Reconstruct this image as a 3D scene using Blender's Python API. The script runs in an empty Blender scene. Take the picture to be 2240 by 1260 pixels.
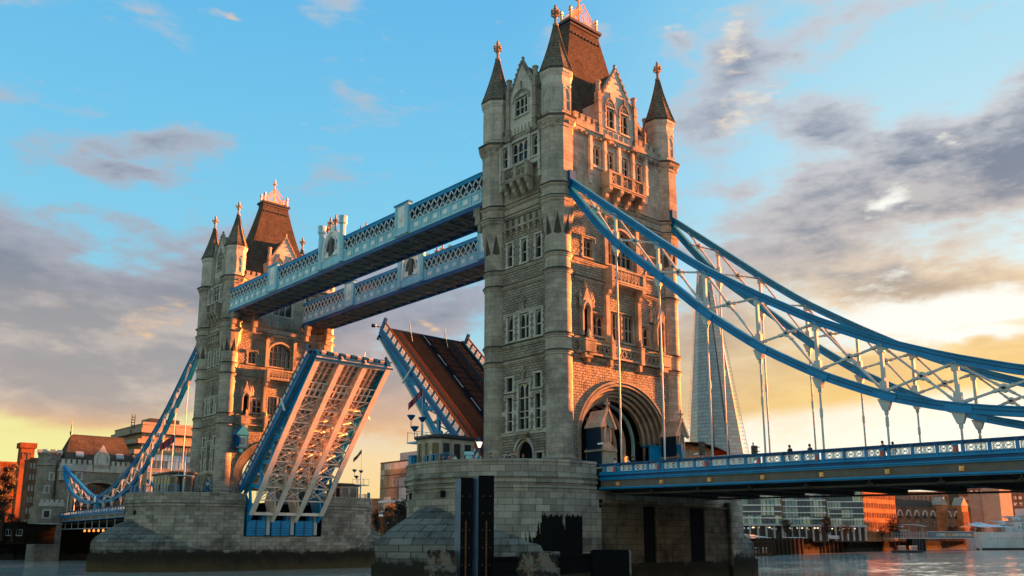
import bpy, bmesh, math, random
from mathutils import Vector, Matrix
R = math.radians
rnd = random.Random(7)
S = bpy.context.scene
COL = S.collection

# ---------------------------------------------------------------- camera
CAM = Vector((75.124, 70.404, 1.187))
FW = Vector((-0.65698311, -0.72719181, 0.19891019)).normalized()
RT = Vector((FW.y, -FW.x, 0)).normalized()
UP = RT.cross(FW).normalized()
FPX, SY = 1934.902, 155.786
cd = bpy.data.cameras.new("camera"); cam = bpy.data.objects.new("camera", cd); COL.objects.link(cam)
m = Matrix((( RT.x, UP.x, -FW.x, CAM.x), (RT.y, UP.y, -FW.y, CAM.y), (RT.z, UP.z, -FW.z, CAM.z), (0, 0, 0, 1)))
cam.matrix_world = m
cd.sensor_width = 36; cd.lens = FPX / 2240 * 36; cd.shift_y = SY / 2240
cd.clip_start = 0.5; cd.clip_end = 9000
S.camera = cam

def at(px, py, d):
    """world point seen at photo pixel px,py at depth d (planning helper for far things)"""
    v = FW + RT * ((px - 1120) / FPX) - UP * ((py - 630 - SY) / FPX)
    return CAM + v * d

def azel(px, py):
    v = FW + RT * ((px - 1120) / FPX) - UP * ((py - 630 - SY) / FPX)
    return math.degrees(math.atan2(v.y, v.x)) + 132.1, math.degrees(math.atan2(v.z, math.hypot(v.x, v.y)))

S.view_settings.view_transform = 'Standard'; S.view_settings.look = 'None'
S.view_settings.exposure = 3.75; S.view_settings.gamma = 1
EXPK = 2 ** -3.75

# ---------------------------------------------------------------- node helper
class NT:
    def __init__(s, tree): s.t = tree; s.n = tree.nodes; s.l = tree.links
    def node(s, typ, **kw):
        n = s.n.new(typ)
        for k, v in kw.items():
            if k.startswith('i_'):
                key = k[2:]
                key = int(key) if key.isdigit() else key.replace('_', ' ')
                s.put(n.inputs[key], v)
            else: setattr(n, k, v)
        return n
    def put(s, sock, v):
        if isinstance(v, bpy.types.NodeSocket): s.l.new(v, sock)
        else: sock.default_value = v
    def m(s, op, a, b=0.0, c=None, clamp=False):
        n = s.n.new('ShaderNodeMath'); n.operation = op; n.use_clamp = clamp
        s.put(n.inputs[0], a); s.put(n.inputs[1], b)
        if c is not None: s.put(n.inputs[2], c)
        return n.outputs[0]
    def ss(s, x, a, b):
        n = s.n.new('ShaderNodeMapRange'); n.interpolation_type = 'SMOOTHSTEP'
        s.put(n.inputs[0], x); s.put(n.inputs[1], a); s.put(n.inputs[2], b); return n.outputs[0]
    def mix(s, f, a, b, mode='MIX'):
        n = s.n.new('ShaderNodeMix'); n.data_type = 'RGBA'; n.blend_type = mode
        s.put(n.inputs[0], f); s.put(n.inputs[6], a); s.put(n.inputs[7], b); return n.outputs[2]
    def noise(s, vec, scale, detail=4, rough=.55, out=0, dist=0.0, dims='3D'):
        n = s.n.new('ShaderNodeTexNoise'); n.noise_dimensions = dims
        if vec is not None: s.l.new(vec, n.inputs['Vector'])
        n.inputs['Scale'].default_value = scale; n.inputs['Detail'].default_value = detail
        n.inputs['Roughness'].default_value = rough; n.inputs['Distortion'].default_value = dist
        return n.outputs[out]
    def ramp(s, x, pts):
        n = s.n.new('ShaderNodeValToRGB'); e = n.color_ramp.elements
        while len(e) < len(pts): e.new(0.5)
        for k, (p, c) in enumerate(pts): e[k].position = p; e[k].color = (*c, 1)
        s.put(n.inputs[0], x); return n.outputs[0]
    def mapv(s, vec, scale=(1, 1, 1), loc=(0, 0, 0), rot=(0, 0, 0)):
        n = s.n.new('ShaderNodeMapping'); s.l.new(vec, n.inputs[0])
        n.inputs['Scale'].default_value = scale; n.inputs['Location'].default_value = loc; n.inputs['Rotation'].default_value = rot
        return n.outputs[0]
def srgb(r, g, b):
    f = lambda c: (c / 255 / 12.92) if c / 255 <= .04045 else ((c / 255 + .055) / 1.055) ** 2.4
    return (f(r), f(g), f(b))

# ---------------------------------------------------------------- world: evening sky with cloud banks
SUN_AZ, SUN_EL = 171.5, 3.6
W = bpy.data.worlds.new("World"); S.world = W; W.use_nodes = True
w = NT(W.node_tree); w.n.clear()
tc = w.node('ShaderNodeTexCoord').outputs['Generated']
sx = w.node('ShaderNodeSeparateXYZ', i_0=tc)
X_, Y_, Z_ = sx.outputs
# azimuth from the view axis (degrees, + = left) and elevation
ca, sa = math.cos(R(-132.1)), math.sin(R(-132.1))
xr = w.m('ADD', w.m('MULTIPLY', X_, ca), w.m('MULTIPLY', Y_, sa))
yr = w.m('ADD', w.m('MULTIPLY', X_, -sa), w.m('MULTIPLY', Y_, ca))
AZ = w.m('MULTIPLY', w.m('ARCTAN2', yr, xr), 180 / math.pi)
EL = w.m('MULTIPLY', w.m('ARCSINE', Z_), 180 / math.pi)
# warp for ragged cloud edges
vv = w.node('ShaderNodeCombineXYZ', i_0=w.m('MULTIPLY', AZ, .06), i_1=w.m('MULTIPLY', EL, .12), i_2=Z_).outputs[0]
wn = w.noise(vv, 1.2, 6, .58, out=1)
ws = w.node('ShaderNodeSeparateColor', i_0=wn)
AZw = w.m('ADD', AZ, w.m('MULTIPLY', w.m('SUBTRACT', ws.outputs[0], .5), 13))
ELw = w.m('ADD', EL, w.m('MULTIPLY', w.m('SUBTRACT', ws.outputs[1], .5), 8))
def blobs(lst):
    tot = None
    for (px, py, rx, ry, rot, amp) in lst:
        a, e = azel(px, py)
        sxx, syy = 2240 / 65.6, 1935 / 57.3
        c, s_ = math.cos(R(rot)), math.sin(R(rot))
        dx = w.m('SUBTRACT', AZw, a); dy = w.m('SUBTRACT', ELw, e)
        # +az is left, so flip for picture-like rotation
        u = w.m('ADD', w.m('MULTIPLY', dx, -c * sxx / rx), w.m('MULTIPLY', dy, s_ * syy / rx))
        v = w.m('ADD', w.m('MULTIPLY', dx, s_ * sxx / ry), w.m('MULTIPLY', dy, c * syy / ry))
        d = w.m('SQRT', w.m('ADD', w.m('MULTIPLY', u, u), w.m('MULTIPLY', v, v)))
        g = w.m('MULTIPLY', w.m('SUBTRACT', 1.0, d, clamp=True), amp)
        tot = g if tot is None else w.m('MAXIMUM', tot, g)
    return tot
n1 = w.noise(w.mapv(vv, (1, 1.25, 1)), 2.1, 7, .56, dist=.25)
n2 = w.noise(w.mapv(vv, (1, 1.3, 1), (3.1, 1.7, 0)), 3.4, 6, .58)
n3 = w.noise(w.mapv(vv, (1, 1.5, 1), (7, 3, 0)), 9.0, 7, .62)
# clear-sky gradient
elr = w.m('DIVIDE', EL, 40.0, clamp=True)
base = w.ramp(elr, [(0, srgb(255, 214, 130)), (.12, srgb(250, 216, 165)), (.22, srgb(206, 216, 214)), (.36, srgb(140, 212, 238)), (.6, srgb(116, 202, 242)), (.85, srgb(96, 186, 238))])
baseR = w.ramp(elr, [(0, srgb(255, 250, 236)), (.14, srgb(255, 248, 225)), (.3, srgb(236, 246, 246)), (.5, srgb(196, 232, 244)), (.8, srgb(160, 220, 244)), (1, srgb(120, 196, 235))])
rightf = w.ss(AZ, 2.0, -26.0)
base = w.mix(rightf, base, baseR)
leftf = w.m('MULTIPLY', w.ss(AZ, 13.0, 22.0), w.m('SUBTRACT', 1.0, w.ss(EL, 6.0, 12.0)))
base = w.mix(leftf, base, (*srgb(247, 243, 165), 1))
# cloud masses
dens = blobs([(120, 720, 640, 270, -6, 1.7), (420, 740, 460, 270, 0, 1.35), (160, 640, 420, 130, 10, 1.2), (60, 870, 520, 80, 8, 1.1),
              (310, 300, 300, 75, 18, .8), (190, 355, 150, 60, 0, .85), (40, 180, 160, 60, 0, .4), (480, 15, 100, 30, 0, .5),
              (700, 660, 460, 220, 0, 1.0), (950, 690, 260, 90, 10, 1.0), (850, 850, 400, 170, 0, .95),
              (1680, 130, 380, 150, 35, .85), (1960, 420, 560, 150, 8, 1.55), (2150, 360, 380, 140, 15, 1.6), (1780, 280, 240, 90, -20, .8),
              (1500, 90, 130, 60, -35, .5), (1750, 560, 520, 90, 0, .95), (2000, 610, 460, 80, -6, 1.15), (1560, 740, 320, 170, 0, 1.05),
              (1800, 860, 620, 110, 3, 1.7), (2200, 790, 320, 110, -10, 1.2), (2160, 600, 200, 60, 0, .8), (1620, 380, 160, 70, 0, .5),
              (1250, 120, 150, 60, 0, .35), (2230, 730, 120, 60, 0, .9)])
cl = w.m('ADD', dens, w.m('ADD', w.m('MULTIPLY', w.m('SUBTRACT', n1, .5), 1.9), w.m('MULTIPLY', w.m('SUBTRACT', n3, .5), .55)))
mask = w.ss(cl, .10, .60)
thick = w.ss(cl, .35, 1.15)
# cloud colour: warm near the horizon, mauve-grey above
ccol = w.ramp(elr, [(0, srgb(255, 196, 110)), (.13, srgb(252, 190, 120)), (.24, srgb(204, 172, 160)), (.36, srgb(166, 166, 180)), (.6, srgb(176, 190, 206)), (1, srgb(190, 205, 220))])
cdark = w.ramp(elr, [(0, srgb(226, 170, 100)), (.13, srgb(236, 182, 132)), (.20, srgb(190, 158, 146)), (.27, srgb(160, 150, 152)), (.36, srgb(124, 132, 150)), (.6, srgb(120, 130, 158)), (1, srgb(130, 145, 170))])
cR = w.ramp(elr, [(0, srgb(254, 216, 100)), (.22, srgb(254, 216, 124)), (.34, srgb(248, 214, 166)), (.45, srgb(212, 198, 190)), (.6, srgb(206, 208, 214)), (1, srgb(200, 210, 222))])
cRd = w.ramp(elr, [(0, srgb(250, 200, 84)), (.2, srgb(250, 198, 96)), (.32, srgb(222, 180, 128)), (.40, srgb(132, 132, 144)), (.6, srgb(100, 118, 146)), (1, srgb(120, 135, 165))])
ccol = w.mix(rightf, ccol, cR); cdark = w.mix(rightf, cdark, cRd)
shade = w.m('MULTIPLY', thick, w.m('ADD', .25, w.m('MULTIPLY', w.ss(n2, .32, .58), .75)))
cloud = w.mix(shade, ccol, cdark)
# sunlit fringes
hi = blobs([(350, 705, 150, 60, 20, 1.1), (150, 620, 150, 50, 10, .5), (965, 695, 60, 22, -12, 1.1), (1650, 130, 130, 60, 50, .9), (1500, 60, 50, 22, -20, 1.0),
            (1930, 480, 110, 50, 0, 1.1), (1640, 230, 120, 40, 0, .9), (2000, 700, 330, 80, 5, 1.3), (1790, 640, 240, 40, 5, .8), (2080, 325, 60, 22, 0, .9),
            (1760, 965, 520, 45, -2, 1.6), (2150, 690, 200, 90, 0, 1.3), (490, 10, 60, 24, 0, .8), (1900, 610, 300, 34, 8, .8)])
him = w.ss(w.m('ADD', w.m('MINIMUM', hi, .72), w.m('MULTIPLY', w.m('SUBTRACT', n3, .5), 2.4)), .30, 1.25)
hcol = w.mix(rightf, (*srgb(255, 205, 150), 1), (*srgb(255, 250, 235), 1))
sky = w.mix(mask, base, cloud)
sky = w.mix(w.m('MULTIPLY', him, .85), sky, hcol)
lg = w.m('MULTIPLY', w.m('MULTIPLY', w.ss(AZ, 11.0, 19.0), w.ss(EL, 5.8, 8.5)), w.m('MULTIPLY', w.m('SUBTRACT', 1.0, w.ss(EL, 12.0, 17.0)), w.m('MULTIPLY', mask, .75)))
sky = w.mix(w.m('MULTIPLY', lg, w.m('SUBTRACT', 1.0, him)), sky, w.mix(w.ss(n2, .35, .6), (*srgb(202, 190, 182), 1), (*srgb(160, 156, 160), 1)))
dim = w.m('MULTIPLY', w.ss(w.m('ABSOLUTE', AZ), 60.0, 130.0), .12)
dim = w.m('MAXIMUM', dim, w.m('MULTIPLY', w.ss(EL, 40.0, 70.0), .1))
sky = w.mix(dim, sky, w.mix(1.0, sky, (.18, .22, .32, 1), 'MULTIPLY'))
# bright clear strip low in the west and glare breaking through the cloud there
strip = w.m('MULTIPLY', rightf, w.ss(w.m('ADD', EL, w.m('MULTIPLY', w.m('SUBTRACT', ws.outputs[2], .5), 2.2)), w.m('ADD', 7.4, w.m('MULTIPLY', AZ, -.05)), w.m('ADD', 6.3, w.m('MULTIPLY', AZ, -.05))))
sky = w.mix(w.m('MULTIPLY', strip, .9), sky, (*srgb(255, 250, 240), 1))
gl = w.ss(blobs([(2080, 670, 330, 75, -4, 1.2), (1830, 690, 180, 45, -8, .8), (1930, 478, 90, 34, 8, .85), (2060, 735, 240, 40, -10, .9)]), .18, .75)
sky = w.mix(gl, sky, (*srgb(255, 253, 246), 1))
lowl = w.m('MULTIPLY', w.ss(AZ, 19.0, 24.0), w.ss(w.m('ADD', EL, w.m('MULTIPLY', w.m('SUBTRACT', ws.outputs[0], .5), 2.5)), w.m('ADD', 2.2, w.m('MULTIPLY', AZ, .17)), w.m('ADD', 1.2, w.m('MULTIPLY', AZ, .17))))
sky = w.mix(w.m('MULTIPLY', lowl, .85), sky, (*srgb(246, 240, 160), 1))
nish = w.node('ShaderNodeTexSky'); nish.sky_type = 'NISHITA'; nish.sun_disc = False
nish.sun_elevation = R(SUN_EL); nish.sun_rotation = R(90 - SUN_AZ)
bg = w.node('ShaderNodeBackground', i_0=sky, i_1=EXPK * .9)
bg2 = w.node('ShaderNodeBackground', i_0=nish.outputs[0], i_1=.003)
add = w.node('ShaderNodeAddShader', i_0=bg.outputs[0], i_1=bg2.outputs[0])
out = w.node('ShaderNodeOutputWorld', i_0=add.outputs[0])

# ---------------------------------------------------------------- sun
sd = bpy.data.lights.new("sun", 'SUN'); sd.energy = 5; sd.angle = R(1.3); sd.color = (1, .25, .05)
so = bpy.data.objects.new("sun", sd); COL.objects.link(so)
sv = Vector((math.cos(R(SUN_AZ)) * math.cos(R(SUN_EL)), math.sin(R(SUN_AZ)) * math.cos(R(SUN_EL)), math.sin(R(SUN_EL))))
so.rotation_euler = sv.to_track_quat('Z', 'Y').to_euler(); so.location = (0, 0, 120)

# ---------------------------------------------------------------- materials
MATS = {}
def new_mat(name):
    mt = bpy.data.materials.new(name); mt.use_nodes = True; t = NT(mt.node_tree)
    MATS[name] = mt
    return mt, t, t.n['Principled BSDF']
def stone(name, bw, bh, c1, c2, mortar, bump=.35, rock=0.0, ms=.018, grime=.45, tide=None, rough=.85, wetk=1.0):
    mt, t, p = new_mat(name)
    uv = t.node('ShaderNodeUVMap').outputs[0]; ob = t.node('ShaderNodeTexCoord').outputs['Object']
    wv = t.noise(ob, 1.5, 3, .5, out=1)
    b = t.node('ShaderNodeTexBrick', i_Vector=uv, i_Scale=1.0, i_Color1=(*c1, 1), i_Color2=(*c2, 1), i_Mortar=(*mortar, 1))
    b.inputs['Brick Width'].default_value = bw; b.inputs['Row Height'].default_value = bh
    b.inputs['Mortar Size'].default_value = ms; b.inputs['Mortar Smooth'].default_value = .25; b.inputs['Bias'].default_value = -.1
    b.offset_frequency = 2; b.squash = 1
    n = t.noise(ob, .35, 7, .65); n_s = t.noise(t.mapv(ob, (1.3, 1.3, .12)), 1.2, 5, .6); nf = t.noise(ob, 9, 5, .6)
    col = t.mix(t.ss(n, .42, .7), b.outputs[0], t.mix(1.0, b.outputs[0], (1 - grime, 1 - grime, 1 - grime * .95, 1), 'MULTIPLY'))
    col = t.mix(t.m('MULTIPLY', t.ss(n_s, .5, .75), grime), col, t.mix(1.0, col, (.42, .40, .36, 1), 'MULTIPLY'))
    col = t.mix(t.m('MULTIPLY', t.ss(nf, .35, .75), .35), col, t.mix(1.0, col, (.66, .64, .6, 1), 'MULTIPLY'))
    col = t.mix(t.m('MULTIPLY', t.ss(t.noise(ob, 2.3, 4, .6), .58, .75), .35), col, t.mix(1.0, col, (1.45, 1.42, 1.36, 1), 'MULTIPLY'))
    if tide is not None:
        sz = t.node('ShaderNodeSeparateXYZ', i_0=t.node('ShaderNodeNewGeometry').outputs['Position']).outputs[2]
        zz = t.m('ADD', sz, t.m('MULTIPLY', t.m('SUBTRACT', t.noise(ob, .5, 6, .7), .5), 3.0))
        wet = t.ss(zz, tide + .5, tide - .4)
        col = t.mix(wet, col, (.030, .026, .020, 1))
        wet2 = t.m('MULTIPLY', t.ss(zz, tide - 1.0, tide - 3.2), .75)
        col = t.mix(wet2, col, (.10 * wetk, .070 * wetk, .038 * wetk, 1))
    t.put(p.inputs['Base Color'], col); p.inputs['Roughness'].default_value = rough
    h = t.m('ADD', t.m('MULTIPLY', b.outputs[1], -1.0), t.m('MULTIPLY', nf, .25 + rock))
    if rock:
        rv = t.node('ShaderNodeTexVoronoi', i_Vector=t.mapv(uv, (1 / bw * 1.1, 1 / bh * 1.1, 1)), i_Scale=1.0)
        h = t.m('ADD', h, t.m('MULTIPLY', rv.outputs[0], -rock))
        h = t.m('ADD', h, t.m('MULTIPLY', t.noise(ob, 3.0, 4, .6), rock * 1.5))
    bp = t.node('ShaderNodeBump', i_Strength=bump, i_Distance=.06 + rock * .12, i_Height=h)
    t.put(p.inputs['Normal'], bp.outputs[0])
    return mt
def plain(name, col, rough=.5, metal=0.0, var=.25, scale=1.5, bump=.0, spec=.5):
    mt, t, p = new_mat(name)
    ob = t.node('ShaderNodeTexCoord').outputs['Object']
    n = t.noise(ob, scale, 6, .65)
    c = t.mix(t.m('MULTIPLY', t.ss(n, .35, .75), var), (*col, 1), (*[k * .35 for k in col], 1))
    t.put(p.inputs['Base Color'], c)
    p.inputs['Metallic'].default_value = metal; p.inputs['Specular IOR Level'].default_value = spec
    r = t.m('ADD', t.m('MULTIPLY', n, .25), rough - .1); t.put(p.inputs['Roughness'], r)
    if bump:
        bp = t.node('ShaderNodeBump', i_Strength=bump, i_Distance=.05, i_Height=t.noise(ob, scale * 6, 5, .6)); t.put(p.inputs['Normal'], bp.outputs[0])
    return mt
def glow(name, col, k):
    mt, t, p = new_mat(name)
    t.put(p.inputs['Base Color'], (*col, 1)); t.put(p.inputs['Emission Color'], (*col, 1)); p.inputs['Emission Strength'].default_value = k
    return mt
GR = .36
M_ash = stone('ashlar limestone', 1.05, .52, (.45, .405, .335), (.33, .295, .245), (.16, .15, .125), .22, 0, .012)
M_rub = stone('rock faced rubble', .62, .30, (.40, .35, .285), (.27, .235, .19), (.12, .11, .09), .9, .55, .03, .35)
M_wht = stone('pale portland dressing', .6, .45, (.58, .56, .50), (.48, .46, .41), (.35, .33, .29), .15, 0, .01, .35)
M_trim = stone('moulded limestone', 1.4, 3.0, (.40, .36, .295), (.31, .28, .23), (.2, .18, .15), .15, 0, .008, .5)
M_gran = stone('pier granite', 1.45, .62, (.38, .335, .28), (.20, .18, .15), (.07, .065, .055), .5, .12, .02, .5, tide=-.9)
M_gran2 = stone('stained cutwater granite', 1.45, .62, (.21, .20, .175), (.105, .10, .092), (.045, .042, .038), .6, .12, .03, .65, tide=-.7)
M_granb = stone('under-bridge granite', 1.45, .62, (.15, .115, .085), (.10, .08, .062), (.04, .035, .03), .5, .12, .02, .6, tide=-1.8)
M_spire = stone('spire slabs', .8, .42, (.21, .185, .15), (.14, .125, .10), (.06, .055, .045), .6, .1, .03, .5)
M_dark = stone('soot and shadow line moulding', 1.2, 3.0, (.10, .09, .075), (.075, .068, .058), (.05, .045, .04), .15, 0, .01, .4)  # dark trim colour: soot together with painted shadow lines
M_slate = stone('slate roof', .34, .22, (.125, .102, .078), (.082, .068, .054), (.04, .03, .025), .3, 0, .012, .35, rough=.6)
M_glass = plain('leaded glass', (.018, .022, .028), .12, 0, .3, 3.0, .02, .6)
M_lead = plain('lead and dark iron', (.035, .035, .04), .5)
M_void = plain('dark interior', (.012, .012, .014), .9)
M_gold = plain('gilded metal', (.85, .46, .16), .42, .4, .3)
M_blue = plain('blue bridge paint', (.0, .23, .50), .42, 0, .42, .5, 0, .3)
M_dblue = plain('deep blue paint', (.0, .075, .22), .42, 0, .42, .5, 0, .3)
M_navy = plain('navy paint', (.0, .018, .05), .5, 0, .4, .6, 0, .2)
M_lblue = plain('pale blue paint', (.28, .58, .70), .4, 0, .35, .6)
M_white = plain('white grey paint', (.78, .78, .76), .45, 0, .3, .6)
M_cream = plain('underside cream paint', (.80, .70, .60), .5, 0, .45, .5)
M_greysteel = plain('grey underside steel', (.24, .225, .20), .6, 0, .5, .5)
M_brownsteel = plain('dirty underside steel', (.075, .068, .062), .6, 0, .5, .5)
M_under = plain('warm buckle plates', (.34, .27, .20), .6, 0, .6, .8)
M_brace = plain('pale bracing paint', (.50, .52, .52), .5, 0, .35, .8)
M_lat = plain('blue white lattice paint', (.60, .70, .74), .5, 0, .3, .8)
M_web = plain('brown girder web', (.13, .11, .09), .6, 0, .5, .8)
M_shield = plain('red painted shield', (.55, .07, .02), .4)
M_road = plain('asphalt', (.012, .016, .022), .9, 0, .5, .8, .3, .08)
M_pave = plain('paving', (.022, .028, .034), .9, 0, .4, .8, .3, .08)
M_line = plain('road marking paint', (.4, .39, .35), .6)
M_black = plain('black steel', (.014, .014, .016), .45, 0, .3)
M_pile = plain('weathered black fender timber', (.008, .008, .009), .8, 0, .3, 1.0, .4, .15)
M_pileb = plain('blue grey rubbing face', (.08, .13, .20), .5, 0, .6, .8, .3)
M_conc = plain('stained concrete', (.30, .25, .19), .9, 0, 1.0, .9, .4, .1)
M_dirt = plain('black tar stain', (.010, .010, .010), .8, 0, .2, 2.0, .3)
M_lamp = glow('lit lamp glass', (1, .28, .06), .14)
M_lampw = glow('lit globe', (1, .80, .5), .16)
M_brick = stone('red brick', .45, .15, (.34, .12, .05), (.28, .09, .04), (.2, .1, .06), .3, 0, .015)
M_brick2 = stone('brown brick', .45, .15, (.22, .12, .075), (.17, .09, .06), (.14, .1, .08), .3, 0, .015)
M_bconc = plain('board concrete', (.34, .29, .23), .8, 0, .35, .3)
M_obrick = stone('orange stone cladding', 1.2, .6, (.40, .19, .09), (.34, .16, .075), (.2, .1, .05), .2, 0, .02)
M_gray = plain('pale cladding', (.40, .42, .43), .5, 0, .3, .3)
M_ship = plain('light grey naval paint', (.52, .58, .60), .5, 0, .4, .12)
M_shipd = plain('dark grey naval paint', (.10, .15, .18), .5, 0, .4, .12)
M_awn = plain('white awning canvas', (.72, .70, .76), .8, 0, .1)
M_boot = plain('black boot topping', (.012, .012, .014), .5)
M_quay = stone('quay wall', 2.2, .9, (.018, .014, .010), (.012, .010, .007), (.005, .004, .003), .4, .1, .03, .6, tide=-2.6, wetk=.15)
M_ground = plain('riverside paving', (.06, .052, .045), .9, 0, .4, .05)
M_bark = plain('bark', (.05, .035, .025), .9, 0, .4, 4.0, .4)
M_rust_sun = plain('rusted steel and sunlit rail', (.15, .07, .035), .7, 0, .5, 1.5)

def facade_glass(name, c1, c2, cell=(1.5, 3.0), dk=1.0, mort=.05):
    mt, t, p = new_mat(name)
    uv = t.node('ShaderNodeUVMap').outputs[0]
    b = t.node('ShaderNodeTexBrick', i_Vector=uv, i_Scale=1.0, i_Color1=(*c1, 1), i_Color2=(*c2, 1), i_Mortar=(*[q * (.3 if mort < .2 else .55) for q in c1], 1))
    b.offset = 0; b.inputs['Brick Width'].default_value = cell[0]; b.inputs['Row Height'].default_value = cell[1]; b.inputs['Mortar Size'].default_value = mort
    sq = t.node('ShaderNodeVectorMath', operation='FLOOR', i_0=t.mapv(uv, (1 / cell[0] / 3, 1 / cell[1], 1))).outputs[0]
    wn_ = t.node('ShaderNodeTexWhiteNoise', noise_dimensions='2D', i_Vector=sq).outputs[0]
    col = t.mix(t.m('MULTIPLY', t.ss(wn_, .45, .6), dk), b.outputs[0], (*[k * .25 for k in c1], 1))
    t.put(p.inputs['Base Color'], col); p.inputs['Roughness'].default_value = .1; p.inputs['Metallic'].default_value = .05
    wob = t.node('ShaderNodeBump', i_Strength=.12, i_Distance=.3, i_Height=t.noise(uv, .5, 2, .5)); t.put(p.inputs['Normal'], wob.outputs[0])
    return mt
M_fglass = facade_glass('office glass', (.05, .20, .26), (.50, .56, .38))
M_fglass2 = facade_glass('pale office glass', (.26, .40, .48), (.46, .56, .60))
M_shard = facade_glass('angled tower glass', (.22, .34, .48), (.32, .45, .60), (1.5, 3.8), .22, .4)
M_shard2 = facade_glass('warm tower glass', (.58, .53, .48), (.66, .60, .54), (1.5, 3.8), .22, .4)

# rough mineral and timber surfaces: no clear-coat sheen at grazing light
for nm_, m_ in MATS.items():
    q_ = m_.node_tree.nodes['Principled BSDF']
    if any(k_ in nm_ for k_ in ('limestone', 'rubble', 'portland', 'granite', 'slabs', 'soot', 'brick', 'cladding', 'quay', 'paving', 'asphalt', 'bark', 'rust', 'concrete', 'timber', 'interior', 'tar stain', 'slate', 'plates', 'underside steel', 'cloth')):
        q_.inputs['IOR'].default_value = 1.02; q_.inputs['Specular IOR Level'].default_value = .1
# tar, rust and pale patches on the foreground concrete
t = NT(M_conc.node_tree); p = t.n['Principled BSDF']; ob = t.node('ShaderNodeTexCoord').outputs['Object']
c = t.mix(t.ss(t.noise(ob, 1.1, 6, .6), .46, .56), (.15, .125, .10, 1), (.03, .027, .024, 1)); c = t.mix(t.m('MULTIPLY', t.ss(t.noise(t.mapv(ob, (1, 1, 1), (5, 2, 1)), 2.2, 5, .6), .55, .66), .8), c, (.20, .10, .05, 1))
c = t.mix(t.m('MULTIPLY', t.ss(t.noise(t.mapv(ob, (3, 3, .4), (1, 7, 1)), 2.0, 5, .6), .68, .76), .6), c, (.3, .3, .28, 1)); t.put(p.inputs['Base Color'], c)
# water
mt, t, p = new_mat('river water'); M_water = mt
ob = t.node('ShaderNodeTexCoord').outputs['Object']
# wave slopes straight from noise vectors, so that far ripples keep their contrast
def slope(sc, det, k, sx_, sy_, off):
    c = t.noise(t.mapv(ob, (sx_, sy_, 1), (off, off * .7, 0)), sc, det, .68, out=1); q = t.node('ShaderNodeSeparateColor', i_0=c)
    return t.m('MULTIPLY', t.m('SUBTRACT', q.outputs[0], .5), k), t.m('MULTIPLY', t.m('SUBTRACT', q.outputs[1], .5), k)
a1, b1 = slope(.35, 7, .32, 1.0, 1.5, 3.0); a2, b2 = slope(.03, 5, .22, 1.0, 1.6, 11.0)
nv = t.node('ShaderNodeCombineXYZ', i_0=t.m('ADD', a1, a2), i_1=t.m('ADD', b1, b2), i_2=1.0).outputs[0]
nn_ = t.node('ShaderNodeVectorMath', operation='NORMALIZE', i_0=nv).outputs[0]
t.put(p.inputs['Normal'], nn_); t.put(p.inputs['Base Color'], (.42, .41, .36, 1))
p.inputs['Roughness'].default_value = .1; p.inputs['IOR'].default_value = 1.5; p.inputs['Specular IOR Level'].default_value = .9
def leafmat(name, c1, c2):
    mt, t, p = new_mat(name)
    n = t.node('ShaderNodeNewGeometry').outputs['Random Per Island']
    t.put(p.inputs['Base Color'], t.mix(n, (*c1, 1), (*c2, 1))); p.inputs['Roughness'].default_value = .75
    return mt
M_leaf = leafmat('dark foliage', (.008, .009, .005), (.020, .020, .010))
M_leaf2 = leafmat('autumn foliage', (.02, .017, .010), (.055, .036, .02))
def cloth(n, c): return plain(n, c, .85, 0, .3, 6)
M_skin = plain('skin', (.45, .26, .18), .6, 0, .05)
M_hair = plain('dark hair', (.03, .02, .015), .6)
CL = {k: cloth(k + ' cloth', c) for k, c in dict(black=(.02, .02, .022), navy=(.03, .05, .11), brown=(.16, .07, .04), red=(.4, .04, .03), grey=(.2, .2, .21), white=(.62, .6, .58), blue=(.05, .2, .45)).items()}

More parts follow.
